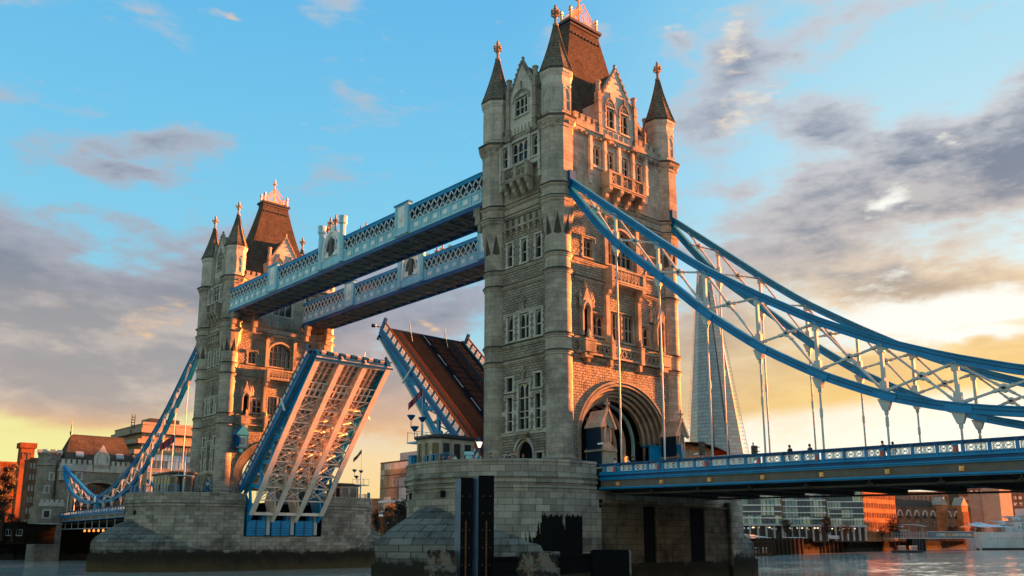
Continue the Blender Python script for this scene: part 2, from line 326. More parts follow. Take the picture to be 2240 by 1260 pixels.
# ---------------------------------------------------------------- mesh builder
class MB:
    def __init__(s): s.v = []; s.f = []; s.mi = []; s.uv = []; s.X = None
    def add(s, vs, fs, mat=0, uvs=None):
        o = len(s.v)
        for q in vs:
            q = Vector(q)
            s.v.append(s.X @ q if s.X else q)
        for k, f in enumerate(fs):
            s.f.append([i + o for i in f]); s.mi.append(mat); s.uv.append(uvs[k] if uvs else None)
    def hexa(s, c, mat=0):   # 8 corners: bottom ring 0-3, top ring 4-7
        s.add(c, [(0, 1, 2, 3), (7, 6, 5, 4), (0, 4, 5, 1), (1, 5, 6, 2), (2, 6, 7, 3), (3, 7, 4, 0)], mat)
    def box(s, x0, x1, y0, y1, z0, z1, mat=0):
        s.hexa([(x0, y0, z0), (x1, y0, z0), (x1, y1, z0), (x0, y1, z0), (x0, y0, z1), (x1, y0, z1), (x1, y1, z1), (x0, y1, z1)], mat)
    def fbox(s, F, a0, a1, d0, d1, z0, z1, mat=0):
        s.hexa([F(a0, d0, z0), F(a1, d0, z0), F(a1, d1, z0), F(a0, d1, z0), F(a0, d0, z1), F(a1, d0, z1), F(a1, d1, z1), F(a0, d1, z1)], mat)
    def fprism(s, F, pts, d0, d1, mat=0):    # pts = (s,z) polygon extruded from d0 to d1
        n = len(pts); vs = [F(a, d0, z) for a, z in pts] + [F(a, d1, z) for a, z in pts]
        s.add(vs, [tuple(range(n)), tuple(range(2 * n - 1, n - 1, -1))] + [(i, (i + 1) % n, n + (i + 1) % n, n + i) for i in range(n)], mat)
    def beam(s, p, q, wd, ht, mat=0, up=(0, 0, 1)):
        p, q = Vector(p), Vector(q); d = (q - p).normalized(); u = Vector(up)
        a = d.cross(u)
        if a.length < 1e-4: a = d.cross(Vector((1, 0, 0)))
        a.normalize(); b = a.cross(d).normalized(); a = a * wd / 2; b = b * ht / 2
        s.hexa([p - a - b, p + a - b, q + a - b, q - a - b, p - a + b, p + a + b, q + a + b, q - a + b], mat)
    def tube(s, p, q, r0, r1=None, n=8, mat=0, caps=True):
        r1 = r0 if r1 is None else r1
        p, q = Vector(p), Vector(q); d = (q - p).normalized(); a = d.orthogonal().normalized(); b = d.cross(a)
        vs = []; L = (q - p).length
        for c, r in ((p, r0), (q, r1)):
            for k in range(n):
                t_ = 2 * math.pi * k / n; vs.append(c + (a * math.cos(t_) + b * math.sin(t_)) * r)
        fs = [(k, (k + 1) % n, n + (k + 1) % n, n + k) for k in range(n)]
        if caps: fs += [tuple(range(n - 1, -1, -1)), tuple(range(n, 2 * n))]
        s.add(vs, fs, mat)
    def lathe(s, cx, cy, prof, n=8, ph=None, mat=0, cap=True):
        """prof = [(r,z)] or [(r,z,mat)]; octagons use inradius r, faces along the axes"""
        k_ = 1 / math.cos(math.pi / n) if n <= 8 else 1
        ph = math.pi / n if ph is None else ph
        vs = []
        for q in prof:
            for k in range(n):
                t_ = ph + 2 * math.pi * k / n; vs.append((cx + q[0] * k_ * math.cos(t_), cy + q[0] * k_ * math.sin(t_), q[1]))
        fs = []; uvs = []; ms = []
        rr = max(q[0] for q in prof); acc = 0
        for i in range(len(prof) - 1):
            dz = math.hypot(prof[i + 1][1] - prof[i][1], prof[i + 1][0] - prof[i][0])
            for k in range(n):
                fs.append((i * n + k, i * n + (k + 1) % n, (i + 1) * n + (k + 1) % n, (i + 1) * n + k))
                u0 = rr * 2 * math.pi * k / n; u1 = rr * 2 * math.pi * (k + 1) / n
                uvs.append([(u0, prof[i][1]), (u1, prof[i][1]), (u1, prof[i][1] + dz * (1 if prof[i+1][1] >= prof[i][1] else -1)), (u0, prof[i][1] + dz * (1 if prof[i+1][1] >= prof[i][1] else -1))])
        s.add(vs, fs, mat, uvs)
        if cap:
            o = len(s.v) - len(vs)
            s.f.append([o + k for k in range(n - 1, -1, -1)]); s.mi.append(mat); s.uv.append(None)
            s.f.append([o + (len(prof) - 1) * n + k for k in range(n)]); s.mi.append(mat); s.uv.append(None)
    def archfill(s, F, a0, a1, z0, z1, d0, d1, kind='pointed', n=6, mat=0):
        """stone left over between an arch spanning a0..a1 (springing z0, crown z1) and its bounding box, extruded d0..d1"""
        pts = arch_pts(a0, a1, z0, z1, kind, n)
        for (u, v) in zip(pts[:-1], pts[1:]):
            if abs(u[0] - v[0]) < 1e-6: continue
            s.fprism(F, [(u[0], u[1]), (v[0], v[1]), (v[0], z1 + .0), (u[0], z1 + .0)] if max(u[1], v[1]) < z1 - 1e-5 else
                     ([(u[0], u[1]), (v[0], v[1]), (u[0], z1)] if u[1] < v[1] else [(u[0], u[1]), (v[0], v[1]), (v[0], z1)]), d0, d1, mat)
    def archring(s, F, a0, a1, z0, z1, wdt, d0, d1, kind='pointed', n=8, mat=0, legs=0.0):
        c = (a0 + a1) / 2
        i_ = arch_pts(a0, a1, z0, z1, kind, n); o_ = arch_pts(a0 - wdt, a1 + wdt, z0, z1 + wdt * 1.15, kind, n)
        if legs:
            i_ = [(a0, z0 - legs)] + i_ + [(a1, z0 - legs)]; o_ = [(a0 - wdt, z0 - legs)] + o_ + [(a1 + wdt, z0 - legs)]
        for k in range(len(i_) - 1):
            s.fprism(F, [i_[k], i_[k + 1], o_[k + 1], o_[k]], d0, d1, mat)
    def tri(s, a, b, c, mat=0): s.add([a, b, c], [(0, 1, 2)], mat)
def arch_pts(a0, a1, z0, z1, kind, n):
    c = (a0 + a1) / 2; h = (a1 - a0) / 2; H = z1 - z0; P = []
    if kind == 'pointed':
        for k in range(n + 1):
            t_ = k / n; ang = t_ * math.pi / 2.0
            x = a0 + h * (1 - math.cos(ang * .9)) / (1 - math.cos(math.pi / 2 * .9)); z = z0 + H * math.sin(ang * .9) / math.sin(math.pi / 2 * .9)
            P.append((x, z))
        return P + [(2 * c - x, z) for x, z in P[-2::-1]]
    for k in range(2 * n + 1):
        ang = math.pi * (1 - k / (2 * n)); P.append((c + h * math.cos(ang), z0 + H * math.sin(ang)))
    return P

ORG = {}
def build(name, mb, mats, parent=None, org=None):
    me = bpy.data.meshes.new(name)
    o0 = Vector((0, 0, 0))
    if parent is not None: o0 = ORG[parent.name]
    elif org is not None: o0 = Vector(org)
    elif mb.v:
        o0 = Vector((sum(v.x for v in mb.v) / len(mb.v), sum(v.y for v in mb.v) / len(mb.v), min(v.z for v in mb.v)))
    me.from_pydata([v - o0 for v in mb.v], [], mb.f)
    if not isinstance(mats, (list, tuple)): mats = [mats]
    for q in mats: me.materials.append(q)
    me.polygons.foreach_set('material_index', mb.mi)
    uvl = me.uv_layers.new(name='UVMap'); buf = [0.0] * (2 * len(me.loops))
    V = mb.v
    for pi, pl in enumerate(me.polygons):
        u = mb.uv[pi]; f = mb.f[pi]
        if u is None:
            nrm = pl.normal
            if abs(nrm.z) > .93: u = [(V[i].x, V[i].y) for i in f]
            else:
                tx, ty = -nrm.y, nrm.x; L = math.hypot(tx, ty); tx /= L; ty /= L
                if abs(tx) > abs(ty): sg = 1 if tx > 0 else -1
                else: sg = 1 if ty > 0 else -1
                sl = 1 / max(.3, math.sqrt(max(1e-6, 1 - nrm.z * nrm.z)))
                u = [((V[i].x * tx + V[i].y * ty) * sg, V[i].z * sl) for i in f]
        for k, li in enumerate(range(pl.loop_start, pl.loop_start + pl.loop_total)):
            buf[2 * li] = u[k][0]; buf[2 * li + 1] = u[k][1]
    uvl.data.foreach_set('uv', buf)
    bm = bmesh.new(); bm.from_mesh(me); bmesh.ops.recalc_face_normals(bm, faces=bm.faces); bm.to_mesh(me); bm.free()
    me.polygons.foreach_set('use_smooth', [True] * len(me.polygons))
    try: me.set_sharp_from_angle(angle=R(32))
    except Exception: me.polygons.foreach_set('use_smooth', [False] * len(me.polygons))
    ob = bpy.data.objects.new(name, me); COL.objects.link(ob)
    if parent is not None:
        ob.parent = parent
    else: ob.location = o0
    ORG[ob.name] = o0
    return ob
def tag(o, label, cat, group=None):
    o['label'] = label; o['category'] = cat
    if group: o['group'] = group
    return o
def thing(name, loc, label, cat, group=None):
    o = bpy.data.objects.new(name, None); COL.objects.link(o); o.location = loc; ORG[o.name] = Vector(loc)
    o.empty_display_size = .5
    return tag(o, label, cat, group)
def struct(name, mb, mats, kind='structure', label=None):
    o = build(name, mb, mats); o['kind'] = kind
    if label: o['label'] = label
    return o
def copy_tree(o, parent=None):
    c = o.copy(); COL.objects.link(c)
    if parent is not None: c.parent = parent
    for ch in list(o.children): copy_tree(ch, c)
    return c
# ---------------------------------------------------------------- bridge tower
TA, TB = 9.32, 5.07          # turret centres
WX, WY = 9.7, 5.95           # wall planes
ZF = 7.45                    # pier pavement
def FE(a, d, z): return (WX + d, a, z)
def FWs(a, d, z): return (-WX - d, -a, z)
def FN(a, d, z): return (a, WY + d, z)
def FS(a, d, z): return (-a, -WY - d, z)

def wall_holes(mb, F, a0, a1, z0, z1, holes, depth=.45, mat=0, rmat=0):
    """wall face with real openings: front quads around rectangular holes plus reveals"""
    As = sorted({a0, a1} | {h[0] for h in holes} | {h[1] for h in holes})
    Zs = sorted({z0, z1} | {h[2] for h in holes} | {h[3] for h in holes})
    for i in range(len(As) - 1):
        for j in range(len(Zs) - 1):
            ca_, cz_ = (As[i] + As[i + 1]) / 2, (Zs[j] + Zs[j + 1]) / 2
            if any(h[0] < ca_ < h[1] and h[2] < cz_ < h[3] for h in holes): continue
            mb.add([F(As[i], 0, Zs[j]), F(As[i + 1], 0, Zs[j]), F(As[i + 1], 0, Zs[j + 1]), F(As[i], 0, Zs[j + 1])], [(0, 1, 2, 3)], mat)
    for h in holes:
        a, b, c, d = h[:4]
        mb.add([F(a, 0, c), F(b, 0, c), F(b, 0, d), F(a, 0, d), F(a, -depth, c), F(b, -depth, c), F(b, -depth, d), F(a, -depth, d)],
               [(0, 4, 5, 1), (1, 5, 6, 2), (2, 6, 7, 3), (3, 7, 4, 0)], rmat)

def window(F, T, h, lights=1, transoms=(), head='pointed', sur=.22, dep=.45, proud=.06, hood=False, trac=False, sm=None):
    """a stone-framed window in opening h=(a0,a1,z0,z1)"""
    a0, a1, z0, z1 = h
    mb = MB()
    # quoined surround
    z = z0; k = 0
    while z < z1 - .01:
        zt = min(z1, z + .36); e = sur * (1.0 if k % 2 else 1.75)
        for (u, v) in ((a0 - e, a0 + .03), (a1 - .03, a1 + e)): mb.fbox(F, u, v, -.1, proud, z, zt)
        z = zt; k += 1
    mb.fbox(F, a0 - sur * 1.4, a1 + sur * 1.4, -.1, proud + .05, z1, z1 + sur)
    mb.fbox(F, a0 - sur * 1.6, a1 + sur * 1.6, -.1, proud + .10, z0 - .2, z0)
    if hood:
        mb.fbox(F, a0 - sur * 2.2, a1 + sur * 2.2, -.05, proud + .16, z1 + sur, z1 + sur + .12)
        for e in (a0 - sur * 2.2, a1 + sur * 2.2 - .14): mb.fbox(F, e, e + .14, -.05, proud + .16, z1 - .35, z1 + sur)
    # lights
    mw = .11; n = lights; lw = (a1 - a0) / n; dm0, dm1 = -dep + .08, -dep + .26
    for k in range(1, n): mb.fbox(F, a0 + k * lw - mw / 2, a0 + k * lw + mw / 2, dm0, dm1, z0, z1)
    for zt in transoms: mb.fbox(F, a0, a1, dm0, dm1 - .03, zt - .06, zt + .06)
    if head == 'pointed':
        hh = min(lw * .8, (z1 - z0) * .45)
        for k in range(n): mb.archfill(F, a0 + k * lw + (mw / 2 if k else 0), a0 + (k + 1) * lw - (mw / 2 if k < n - 1 else 0), z1 - hh - .12, z1 - .12, dm0, dm1, 'pointed', 4)
        mb.fbox(F, a0, a1, dm0, dm1, z1 - .12, z1)
    elif head == 'bigarch':
        H = (a1 - a0) * .42
        mb.archfill(F, a0, a1, z1 - H, z1, dm0 + .02, -.02, 'pointed', 7)
        hh = lw * .75
        for k in range(n):
            zs = z1 - H + (H * .45 if 0 < k < n - 1 else -hh * .25)
            mb.archring(F, a0 + k * lw + .03, a0 + (k + 1) * lw - .03, zs - .1, zs + hh - .1, .07, dm0, dm1 - .02, 'pointed', 4)
    w_ = build('window', mb, sm or M_wht, T)
    g = MB(); g.fbox(F, a0 - .02, a1 + .02, -dep - .06, -dep + .04, z0 - .02, z1 + .02)
    gb = MB()
    build('pane', g, M_glass, w_)
    return w_

def bands(F, a0, a1, z, h, proud, mat=0, mb=None):
    mb.fbox(F, a0, a1, -.1, proud, z - h / 2, z + h / 2 - .08, mat); mb.fbox(F, a0, a1, -.1, proud + .04, z + h / 2 - .08, z + h / 2 + .03, 1)  # dark top strip paints soot and a shadow line
    mb.fbox(F, a0, a1, -.1, proud * .55, z - h / 2 - .16, z - h / 2, mat)

def finial(mb, cx, cy, z0, z1, sc=1.0, mat=0):
    H = z1 - z0
    mb.lathe(cx, cy, [(.30 * sc, z0), (.34 * sc, z0 + .06 * H), (.16 * sc, z0 + .14 * H), (.15 * sc, z0 + .36 * H), (.26 * sc, z0 + .40 * H), (.26 * sc, z0 + .46 * H), (.17 * sc, z0 + .5 * H),
                      (.17 * sc, z0 + .74 * H), (.24 * sc, z0 + .80 * H), (.13 * sc, z0 + .86 * H), (.17 * sc, z0 + .92 * H), (.03, z1)], 8, mat=mat)
    za, zb = z0 + .50 * H, z0 + .70 * H
    for dx, dy in ((1, 0), (-1, 0), (0, 1), (0, -1)):
        L = .46 * sc
        mb.beam((cx, cy, (za + zb) / 2), (cx + dx * L, cy + dy * L, (za + zb) / 2 + .02), (zb - za) * .36, (zb - za) * .4, mat)
        q = Vector((cx + dx * L, cy + dy * L, (za + zb) / 2))
        mb.box(q.x - .13 * sc, q.x + .13 * sc, q.y - .13 * sc, q.y + .13 * sc, za + .05, zb - .05, mat)

def crenel(mb, F, a0, a1, z0, z1, d0, d1, pitch=.95, mat=0):
    n = max(1, round((a1 - a0) / pitch)); L = (a1 - a0) / n; zm = z0 + (z1 - z0) * .52
    mb.fbox(F, a0, a1, d0, d1, z0, zm, mat)
    for k in range(n):
        u = a0 + k * L + L * .22
        mb.fbox(F, u, u + L * .56, d0, d1, zm, z1 - .12, mat)
        mb.fbox(F, u - .05, u + L * .56 + .05, d0 - .05, d1 + .07, z1 - .12, z1, mat)
        mb.fbox(F, u - L * .46, u + .02, d0 - .04, d1 + .05, zm - .0, zm + .09, mat)

def turret(T, sx, sy):
    cx, cy = sx * TA, sy * TB
    mb = MB(); r = 1.44
    mb.lathe(cx, cy, [(1.78, ZF - .3), (1.78, ZF + .7), (1.66, ZF + .95), (1.62, ZF + 1.75), (1.70, ZF + 1.85), (1.70, ZF + 2.0), (r + .02, ZF + 2.15)], 8, mat=0, cap=False)
    prof = [(r + .02, ZF + 1.9)]
    for zr in (20.69, 22.54, 29.69, 31.54):
        prof += [(r, zr - .42), (r + .09, zr - .34), (r + .09, zr - .18), (r + .20, zr - .10), (r + .20, zr + .12), (r + .02, zr + .26)]
    prof += [(r, 36.6)]
    mb.lathe(cx, cy, prof, 28, mat=0, cap=False)
    # broached transition from round shaft to octagon
    ro = 1.74; co = ro / math.cos(math.pi / 8); zt, zb_, za = 37.2, 33.4, 36.1
    for k in range(8):
        t0 = math.pi / 8 + k * math.pi / 4
        C_ = (cx + co * math.cos(t0), cy + co * math.sin(t0))
        Ml = (cx + ro * math.cos(t0 - math.pi / 8), cy + ro * math.sin(t0 - math.pi / 8)); Mr = (cx + ro * math.cos(t0 + math.pi / 8), cy + ro * math.sin(t0 + math.pi / 8))
        B_ = (cx + (r + .01) * math.cos(t0), cy + (r + .01) * math.sin(t0), zb_)
        mb.add([(*Ml, za), (*C_, za + .3), (*Mr, za), B_, (*Ml, zt), (*C_, zt), (*Mr, zt)], [(3, 1, 0), (3, 2, 1), (0, 1, 5, 4), (1, 2, 6, 5)], 0)
        sl = (cx + (r - .02) * math.cos(t0 - math.pi / 8), cy + (r - .02) * math.sin(t0 - math.pi / 8)); sr = (cx + (r - .02) * math.cos(t0 + math.pi / 8), cy + (r - .02) * math.sin(t0 + math.pi / 8))
        aL = t0 + math.pi / 4; mq = t0 + math.pi / 8; e_ = .30
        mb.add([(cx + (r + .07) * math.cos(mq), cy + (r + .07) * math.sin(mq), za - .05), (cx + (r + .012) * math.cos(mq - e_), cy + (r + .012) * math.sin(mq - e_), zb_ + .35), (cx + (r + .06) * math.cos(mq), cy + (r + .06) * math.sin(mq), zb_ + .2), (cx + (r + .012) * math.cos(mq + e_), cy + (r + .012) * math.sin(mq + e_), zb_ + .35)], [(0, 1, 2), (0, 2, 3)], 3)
        mb.add([(*Ml, za), B_, (*sl, za - .4)], [(0, 1, 2)], 0); mb.add([(*Mr, za), B_, (*sr, za - .4)], [(0, 1, 2)], 0)
    p2 = [(ro, 37.15), (ro, 37.3), (ro + .10, 37.36), (ro + .14, 37.62), (ro + .28, 37.74), (ro + .28, 37.98), (ro + .05, 38.2),
          (ro, 38.24), (ro, 39.0), (ro + .08, 39.06), (ro + .22, 39.2), (ro + .22, 39.42), (ro + .02, 39.64), (ro, 39.7), (ro, 46.0), (ro + .10, 46.1), (ro + .12, 46.5), (ro + .3, 46.75), (ro + .42, 47.0), (ro + .44, 47.35), (ro + .1, 47.6)]
    mb.lathe(cx, cy, p2, 8, mat=0, cap=False)
    for k in range(16):     # modillions under the main cornice
        t0 = math.pi / 8 + (k + .5) * math.pi / 8 - math.pi / 16
        q = Vector((cx + (ro + .18) * math.cos(t0), cy + (ro + .18) * math.sin(t0), 46.6)); mb.box(q.x - .13, q.x + .13, q.y - .13, q.y + .13, 46.45, 46.8, 1)
    rd = 1.62
    mb.lathe(cx, cy, [(rd, 47.5), (rd, 51.3), (rd + .06, 51.4), (rd + .06, 51.55), (rd, 51.6), (rd, 52.3), (rd + .12, 52.45), (rd + .12, 52.6), (rd + .26, 52.95), (rd + .26, 53.2), (rd + .1, 53.25)], 8, mat=2, cap=False)
    for k in range(8):      # sunk-panel ribs on the drum faces
        t0 = k * math.pi / 4; n_ = Vector((math.cos(t0), math.sin(t0), 0)); tt = Vector((-n_.y, n_.x, 0)); c0 = Vector((cx, cy, 0))
        def FD(a, d, z, c0=c0, n_=n_, tt=tt): return c0 + n_ * (rd + d) + tt * a + Vector((0, 0, z))
        for a in (-.55, .45): mb.fbox(FD, a, a + .10, -.02, .07, 48.1, 51.2, 2)
        mb.fbox(FD, -.55, .55, -.02, .07, 48.0, 48.14, 2); mb.archring(FD, -.38, .38, 50.2, 50.8, .1, -.02, .07, 'pointed', 4, 2)
        mb.fbox(FD, -.45, .45, -.02, .05, 49.3, 49.42, 2)
        for a in (-.5, -.16, .18): mb.fbox(FD, a * 1.25 - .05, a * 1.25 + .18, 0, .22, 52.62, 52.95, 2)
    for zr in (20.69, 22.54, 29.69, 31.54): mb.lathe(cx, cy, [(r + .15, zr - .03), (r + .235, zr), (r + .235, zr + .09), (r + .05, zr + .25)], 28, mat=3, cap=False)  # dark rings put soot and shadow lines into the colour
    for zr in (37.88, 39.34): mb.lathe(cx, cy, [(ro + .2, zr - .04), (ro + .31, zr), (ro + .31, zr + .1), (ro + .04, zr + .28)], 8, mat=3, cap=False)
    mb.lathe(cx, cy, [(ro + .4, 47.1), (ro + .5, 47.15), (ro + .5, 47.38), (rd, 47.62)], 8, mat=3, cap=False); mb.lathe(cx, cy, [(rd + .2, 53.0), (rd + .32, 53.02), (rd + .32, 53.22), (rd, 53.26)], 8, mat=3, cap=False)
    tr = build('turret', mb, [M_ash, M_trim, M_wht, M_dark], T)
    sp = MB()
    pr = []; z = 53.22; zt = 59.5; n = 13
    for k in range(n + 1):
        f = k / n; rr = 1.86 * (1 - f) + .20 * f - .12 * math.sin(f * math.pi)
        pr += [(rr, z + (zt - z) * f)] + ([(rr - .035, z + (zt - z) * f + .01)] if k < n else [])
    sp.lathe(cx, cy, [(1.3, 53.2)] + pr, 8, mat=0)
    for k in range(8):
        t0 = math.pi / 8 + k * math.pi / 4
        c1 = 1 / math.cos(math.pi / 8)
        for q in range(6):
            f0, f1 = q / 6, (q + 1) / 6
            ra = (1.86 * (1 - f0) + .2 * f0 - .12 * math.sin(f0 * math.pi)) * c1; rb = (1.86 * (1 - f1) + .2 * f1 - .12 * math.sin(f1 * math.pi)) * c1
            sp.beam((cx + ra * math.cos(t0), cy + ra * math.sin(t0), z + (zt - z) * f0), (cx + rb * math.cos(t0), cy + rb * math.sin(t0), z + (zt - z) * f1), .09, .09, 0)
    s_ = build('spire', sp, M_spire, tr)
    f = MB(); finial(f, cx, cy, 59.3, 62.05)
    build('finial', f, M_trim, tr)
    return tr

def corbelled_balcony(T, F, hw, z0, z1, d, zb, bays, name='balcony', brk=None):
    """projecting stone balcony with pierced front, on brackets that curve back to the wall at zb"""
    mb = MB()
    mb.fbox(F, -hw - .1, hw + .1, -.1, d + .12, z0 - .22, z0); mb.fbox(F, -hw - .04, hw + .04, -.1, d + .04, z0 - .40, z0 - .22)
    mb.fbox(F, -hw - .06, hw + .06, d - .24, d + .06, z1 - .2, z1)
    for s_ in (-hw, hw - .22): mb.fbox(F, s_, s_ + .22, 0, d, z1 - .18, z1 - .02); mb.fbox(F, s_ + .05, s_ + .17, 0, d, z0, z1 - .2)
    n = bays
    for k in range(n + 1):
        a = -hw + .22 + (2 * hw - .44) * k / n; mb.fbox(F, a - .22, a + .22, d - .3, d + .03, z0, z1 - .14)
        mb.fbox(F, a - .27, a + .27, d - .33, d + .1, z1 - .06, z1 + .08)
    for k in range(n):
        a0 = -hw + .44 + (2 * hw - .44) * k / n; a1 = -hw + (2 * hw - .44) * (k + 1) / n
        m_ = max(1, round((a1 - a0) / .62)); L = (a1 - a0) / m_
        for q in range(m_):
            u, v = a0 + q * L, a0 + (q + 1) * L
            zl, zh = z0 + .06, z1 - .22
            for (p1, p2) in (((u, zl), (v, zh)), ((v, zl), (u, zh))):
                mb.beam(F(p1[0], d - .12, p1[1]), F(p2[0], d - .12, p2[1]), .10, .08)
            mb.archring(F, u + .1, v - .1, (zl + zh) / 2 - .05, (zl + zh) / 2 + .25, .06, d - .17, d - .07, 'round', 4)
            mb.fbox(F, u - .04, u + .04, d - .18, d - .06, zl, zh)
    nb = brk if brk is not None else max(2, bays + 1)
    for k in range(nb):
        a = -hw + .3 + (2 * hw - .6) * k / (nb - 1)
        pts = [(0, z0 - .4), (d, z0 - .4), (d, z0 - .75), (d * .82, z0 - 1.0), (d * .62, z0 - 1.1), (d * .55, z0 - 1.5), (d * .3, z0 - 1.75), (d * .22, (z0 - 1.9 + zb) / 2), (.12, zb), (0, zb)]
        wd = .26
        vs = [F(a - wd, q[0], q[1]) for q in pts] + [F(a + wd, q[0], q[1]) for q in pts]; m_ = len(pts)
        mb.add(vs, [tuple(range(m_)), tuple(range(2 * m_ - 1, m_ - 1, -1))] + [(i, (i + 1) % m_, m_ + (i + 1) % m_, m_ + i) for i in range(m_)])
    return build(name, mb, M_trim, T)

def gable_dormer(T, F, hw, zb, zsh, zap, wins, thick, back, pin=True, tall=True):
    """stone gable rising from the parapet, with its own roof running back to the main roof"""
    mb = MB(); holes = wins
    # front face with holes, clipped to gable by stacked slices
    n = 14
    def half(z): return hw if z <= zsh else hw * max(0.0, (zap - z) / (zap - zsh))
    wall_holes(mb, F, -hw, hw, zb, zsh, [h for h in holes], .35, 0, 1)
    mb.fprism(F, [(-hw, zsh), (hw, zsh), (0, zap)], -.0, -.5, 0)
    for s_ in (-1, 1): mb.fbox(F, s_ * hw, s_ * (hw - .01), -back, -.01, zb, zsh, 0)
    # coping
    for s_ in (-1, 1):
        for k in range(8):
            f0, f1 = k / 8, (k + 1) / 8
            p = (s_ * (hw + .12) * (1 - f0), zsh + (zap + .1 - zsh) * f0); q = (s_ * (hw + .12) * (1 - f1), zsh + (zap + .1 - zsh) * f1)
            mb.beam(F(p[0], -.2, p[1]), F(q[0], -.2, q[1]), .22, .62, 1, up=(Vector(F(0, 1, 0)) - Vector(F(0, 0, 0))))
            mb.fbox(F, p[0] - .1, p[0] + .1, -.05, .22, p[1] - .02, p[1] + .2, 1)   # crockets
    # blind tracery over the windows
    for h in holes:
        c = (h[0] + h[1]) / 2; w2 = (h[1] - h[0]) / 2 + .18
        mb.archring(F, c - w2, c + w2, h[3] - .45, h[3] + (1.15 if tall else .9), .16, -.02, .17, 'pointed', 6, 1)
        mb.archring(F, c - w2 * .45, c + w2 * .45, h[3] + .1, h[3] + .65, .09, -.02, .12, 'round', 4, 1)
        mb.fbox(F, c - .07, c + .07, -.02, .2, h[3] + (1.15 if tall else .9), h[3] + 2.0, 1)
    mb.fbox(F, -hw + .1, hw - .1, -.02, .14, zb + .25, zb + .38, 1)
    for k in range(7):
        a = -hw + .35 + (2 * hw - .7) * k / 6; mb.fbox(F, a - .05, a + .05, -.02, .1, zb + .4, zb + 1.15, 1)
    mb.lathe(*F(0, -.2, 0)[:2], [(.16, zap), (.22, zap + .2), (.1, zap + .35), (.2, zap + .55), (.02, zap + .85)], 6, mat=1)
    if pin:
        for s_ in (-1, 1):
            a = s_ * (hw + .12); q = F(a, -.05, 0)
            mb.fbox(F, a - .26, a + .26, -.45, .26, zb - .3, zsh + 1.2, 1)
            for zq in (zb + 1.2, zb + 2.8, zsh): mb.fbox(F, a - .32, a + .32, -.5, .33, zq, zq + .14, 1)
            mb.lathe(q[0], q[1], [(.30, zsh + 1.2), (.36, zsh + 1.3), (.28, zsh + 1.45), (.28, zsh + 2.3), (.38, zsh + 2.45), (.30, zsh + 2.6)], 8, mat=1)
    d_ = build('dormer', mb, [M_wht, M_trim], T)
    rf = MB()
    O_ = lambda a, d, z: F(a, d, z)
    zr0, zr1 = zsh + .0, zap - .25
    for s_ in (-1, 1):
        rf.add([O_(s_ * (hw - .02), -.4, zr0), O_(0, -.4, zr1), O_(0, -back, zr1), O_(s_ * (hw - .02), -back, zr0)], [(0, 1, 2, 3)])
    build('roof', rf, M_slate, d_)
    for h in holes: 
        w_ = window(F, T, h, 2 if (h[1] - h[0]) < 1.6 else 3, (h[2] + (h[3] - h[2]) * .45,), 'pointed', .12, .35, .1)
        w_.parent = T
    return d_

